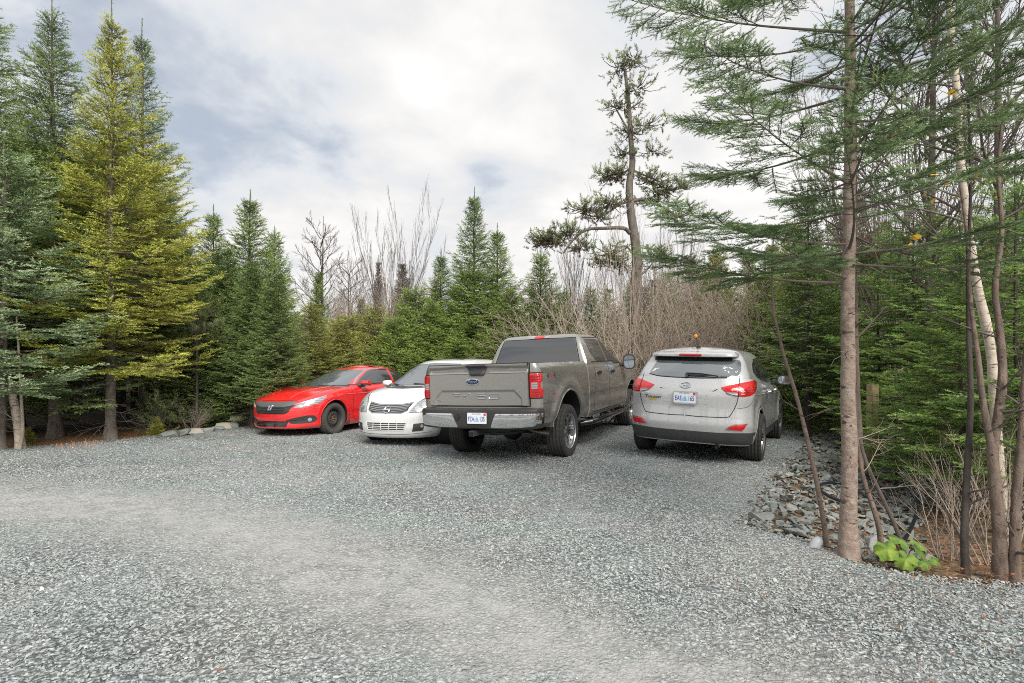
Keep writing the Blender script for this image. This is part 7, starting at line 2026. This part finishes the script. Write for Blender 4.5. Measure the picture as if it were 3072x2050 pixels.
    def tufts(c, k, R3, L=.20):
        c = np.array(W(c[0], c[1], Yp + c[2])) - b0
        A = c + np.clip(rr.normal(0, .75, (k, 3)), -1.5, 1.5) * np.array([R3[0], R3[0], R3[1]])
        D = rr.normal(0, .6, (k, 3)) + [0, 0, .55] + .5 * (A - c) / max(R3[0], .01)
        D /= np.linalg.norm(D, axis=1, keepdims=True)
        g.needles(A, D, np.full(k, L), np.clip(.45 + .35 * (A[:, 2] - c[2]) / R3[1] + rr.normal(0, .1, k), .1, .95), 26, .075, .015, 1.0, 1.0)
        for i in range(0, k, 2):
            q = c + (A[i] - c) * .25
            g.tube(np.array([q, (q + A[i]) / 2 + [0, 0, -.04], A[i]]), [.016, .012, .007], 3)
    tr = arm([(1905, 1098, 0), (1908, 850, 0), (1912, 800, 0), (1905, 720, 0), (1893, 640, 0), (1888, 560, 0), (1897, 490, 0), (1893, 420, 0), (1885, 300, 0), (1875, 210, 0)], .165, .04, tk, 60)
    for pts, a, b in (([(1890, 700, 0), (1870, 685, -.1), (1820, 685, -.2), (1760, 690, -.3), (1720, 720, -.3), (1690, 760, -.3)], .060, .022), ([(1890, 600, 0), (1850, 620, -.1), (1800, 650, -.2), (1740, 640, -.3)], .035, .012), ([(1895, 500, 0), (1870, 520, 0), (1830, 540, .1)], .03, .012),
                      ([(1895, 605, 0), (1930, 600, .1), (1985, 620, .2), (2040, 655, .2)], .05, .015), ([(1896, 510, 0), (1930, 525, .1), (1980, 545, .2)], .035, .014), ([(1908, 780, 0), (1880, 740, 0), (1850, 745, 0)], .035, .012), ([(1890, 400, 0), (1850, 330, 0), (1840, 300, 0)], .03, .01), ([(1885, 330, 0), (1930, 300, .1)], .03, .01), ([(1912, 830, 0), (1940, 810, .1), (1965, 780, .2)], .04, .012)):
        arm(pts, a, b, tk)
    for c, k, R3 in (((1650, 720, -.3), 80, (.34, .14)), ((1700, 700, -.3), 60, (.3, .14)), ((1740, 740, -.2), 40, (.25, .12)), ((1630, 730, -.3), 40, (.25, .12)), ((1760, 630, -.3), 70, (.32, .15)), ((1830, 610, -.2), 60, (.30, .14)), ((1800, 655, -.1), 30, (.25, .10)), ((1830, 530, .1), 60, (.28, .13)), ((1860, 520, .1), 40, (.22, .12)), ((1950, 540, .1), 60, (.3, .14)), ((1990, 570, .2), 60, (.35, .14)), ((2040, 560, .2), 40, (.3, .12)), ((1960, 600, .2), 40, (.3, .12)),
                     ((2030, 650, .2), 50, (.3, .12)), ((1835, 760, 0), 60, (.32, .16)), ((1860, 790, 0), 50, (.3, .15)), ((1800, 790, 0), 30, (.22, .12)), ((1860, 210, 0), 60, (.30, .16)), ((1900, 180, 0), 60, (.35, .16)), ((1870, 320, 0), 70, (.34, .18)), ((1910, 270, 0), 60, (.34, .16)), ((1890, 400, 0), 60, (.3, .16)), ((1880, 460, 0), 50, (.28, .14)), ((1930, 380, .1), 60, (.34, .16)), ((1960, 460, .1), 40, (.3, .14)), ((1970, 770, .2), 40, (.28, .14))):
        tufts(c, int(k * (1.15 if c[1] > 480 else .7)), R3)
    link('trunk', np_mesh('trunk', np.concatenate(tk.wv), [np.concatenate(tk.wf)]), BM['grey'], root)
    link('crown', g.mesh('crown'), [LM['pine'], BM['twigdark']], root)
    # small long needled pines on the left
    def pine_bush(px, Y, R, zc, k, label, seed):
        X = (px - 1536) / F_PX * Y; gz = ground_z(X, Y); h = Veg(seed); q = h.r
        root = empty('pine_shrub', (X, Y, gz), label, 'shrub')
        A = q.normal(0, .42, (k, 3)) * R + [0, 0, zc]
        D = (A - [0, 0, zc - R]) ; D /= np.linalg.norm(D, axis=1, keepdims=True)
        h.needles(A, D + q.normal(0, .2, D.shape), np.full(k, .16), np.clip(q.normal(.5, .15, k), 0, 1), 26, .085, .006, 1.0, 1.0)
        for i in range(0, k, 5): h.tube(np.array([[0, 0, max(.1, zc - R * .6)], (A[i] + [0, 0, zc]) / 2, A[i]]), [.012, .009, .005], 3)
        t = Veg(seed + 1); t.tube(np.array([(0, 0, -.1), (.01, 0, zc * .5), (0, 0, zc)]), [.03, .025, .015], 8)
        link('trunk', np_mesh('trunk', np.concatenate(t.wv), [np.concatenate(t.wf)]), BM['dark'], root)
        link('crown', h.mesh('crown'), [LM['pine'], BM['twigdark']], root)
    pine_bush(590, 11.8, .75, 2.35, 170, 'long needled young pine between the yellow fir and the green spruces', 501)
    pine_bush(470, 11.2, .42, .42, 90, 'small long needled pine low by the verge under the yellow fir', 503)
# ================================================================== camera, sky and sun
def setup_camera():
    cd = bpy.data.cameras.new('Camera'); cam = bpy.data.objects.new('Camera', cd); COL.objects.link(cam)
    cam.location = (0, 0, CAM_H); cam.rotation_euler = (PI / 2, 0, 0)
    cd.sensor_width = 36; cd.lens = F_PX / 3072 * 36
    cd.shift_y = (HOR - 1025) / 3072
    cd.clip_start = .05; cd.clip_end = 2000
    SC.camera = cam
    SC.cycles.filter_width = 1.0
    SC.cycles.use_denoising = False
    SC.cycles.use_adaptive_sampling = False
    SC.cycles.sample_clamp_indirect = 2.5
    SC.view_settings.view_transform = 'Standard'; SC.view_settings.look = 'None'; SC.view_settings.exposure = 0; SC.view_settings.gamma = 1


SUN_EL, SUN_AZ = math.radians(42), math.radians(162)      # azimuth clockwise from +Y: the sun stands behind the camera, a little to the right


def setup_light():
    w = bpy.data.worlds.new('World'); SC.world = w; w.use_nodes = True
    nt = NT(w.node_tree)
    bg = nt.n['Background']
    sky = nt.new('ShaderNodeTexSky'); sky.sky_type = 'NISHITA'; sky.sun_disc = False
    sky.sun_elevation = SUN_EL; sky.sun_rotation = SUN_AZ; sky.air_density = 1.0; sky.dust_density = 2.0
    g = nt.coord('Generated')
    sep = nt.new('ShaderNodeSeparateXYZ'); nt.l.new(g, sep.inputs[0])
    # flatten the direction onto a cloud layer so that clouds shrink towards the horizon
    zc = nt.math('ADD', nt.math('MAXIMUM', sep.outputs[2], 0.0), .28)
    cx = nt.math('DIVIDE', sep.outputs[0], zc); cy = nt.math('DIVIDE', sep.outputs[1], zc)
    cb = nt.new('ShaderNodeCombineXYZ'); nt.l.new(cx, cb.inputs[0]); nt.l.new(cy, cb.inputs[1])
    p = cb.outputs[0]
    n1 = nt.noise(p, 1.5, 7, .52, .4); n2 = nt.noise(p, 3.4, 6, .55, .3)
    # a few broad lobes: (direction, width, gain)
    def lobe(px, py, k, gain):
        d = Vector(((px - 1536) / F_PX, 1, -(py - HOR) / F_PX)).normalized()
        nd = nt.new('ShaderNodeVectorMath'); nd.operation = 'DOT_PRODUCT'
        nt.l.new(g, nd.inputs[0]); nd.inputs[1].default_value = d
        return nt.math('MULTIPLY', nt.math('POWER', nt.math('MAXIMUM', nd.outputs['Value'], 0.0), k), gain)
    L = None
    for a in [(1450, 230, 24, .12), (1750, 420, 30, .08), (640, 450, 60, -.17), (700, 330, 90, -.08), (900, 420, 110, -.10), (1030, 640, 120, .14), (1450, 600, 70, -.16), (1760, 10, 120, -.22), (1180, 60, 160, -.10), (1000, 250, 200, .10), (1230, 330, 120, .08), (2500, 500, 14, .12), (180, 250, 40, -.03), (1950, 900, 30, .08), (1130, 470, 160, -.10)]:
        q = lobe(*a); L = q if L is None else nt.math('ADD', L, q)
    f = nt.math('ADD', nt.math('MULTIPLY', n1, 1.35), nt.math('ADD', nt.math('MULTIPLY', n2, 1.0), L))
    f = nt.math('SUBTRACT', f, .565)
    cloud = nt.ramp(f, [(.20, (.58, .635, .715)), (.36, (.66, .705, .77)), (.48, (.745, .775, .815)), (.58, (.815, .815, .825)), (.72, (.90, .89, .88)), (.95, (1.01, 1.00, .995))])
    gap = nt.ramp(f, [(.26, 1.0), (.46, 0.0)])
    gap2 = nt.math('MULTIPLY', gap, .30)
    lit = nt.new('ShaderNodeVectorMath'); lit.operation = 'SCALE'; nt.l.new(cloud, lit.inputs[0]); lit.inputs['Scale'].default_value = SKY_GAIN
    col = nt.mix(gap2, lit.outputs[0], sky.outputs[0])
    nt.l.new(col, bg.inputs['Color']); bg.inputs['Strength'].default_value = .1
    sd = bpy.data.lights.new('sun', 'SUN'); sd.energy = SUN_E; sd.angle = math.radians(34); sd.color = (1, .95, .88)
    s = bpy.data.objects.new('sun', sd); COL.objects.link(s)
    d = Vector((math.sin(SUN_AZ) * math.cos(SUN_EL), math.cos(SUN_AZ) * math.cos(SUN_EL), math.sin(SUN_EL)))
    s.rotation_euler = d.to_track_quat('Z', 'Y').to_euler(); s.location = d * 60
SKY_GAIN, SUN_E = 10.5, 4.8
def main():
    setup_camera(); setup_light()
    t = build_truck(); s = build_suv(); c = build_coupe(); h = build_hatch()
    register_wheels(t, [(0, .83), (0, -.83), (3.98, .83), (3.98, -.83)])
    register_wheels(s, [(0, .8), (0, -.8), (2.64, .8), (2.64, -.8)])
    register_wheels(c, [(0, .78), (0, -.78), (-2.7, .78), (-2.7, -.78)])
    register_wheels(h, [(0, .74), (0, -.74), (-2.6, .74), (-2.6, -.74)])
    build_ground(); build_stones(); build_details(); build_forest()


main()
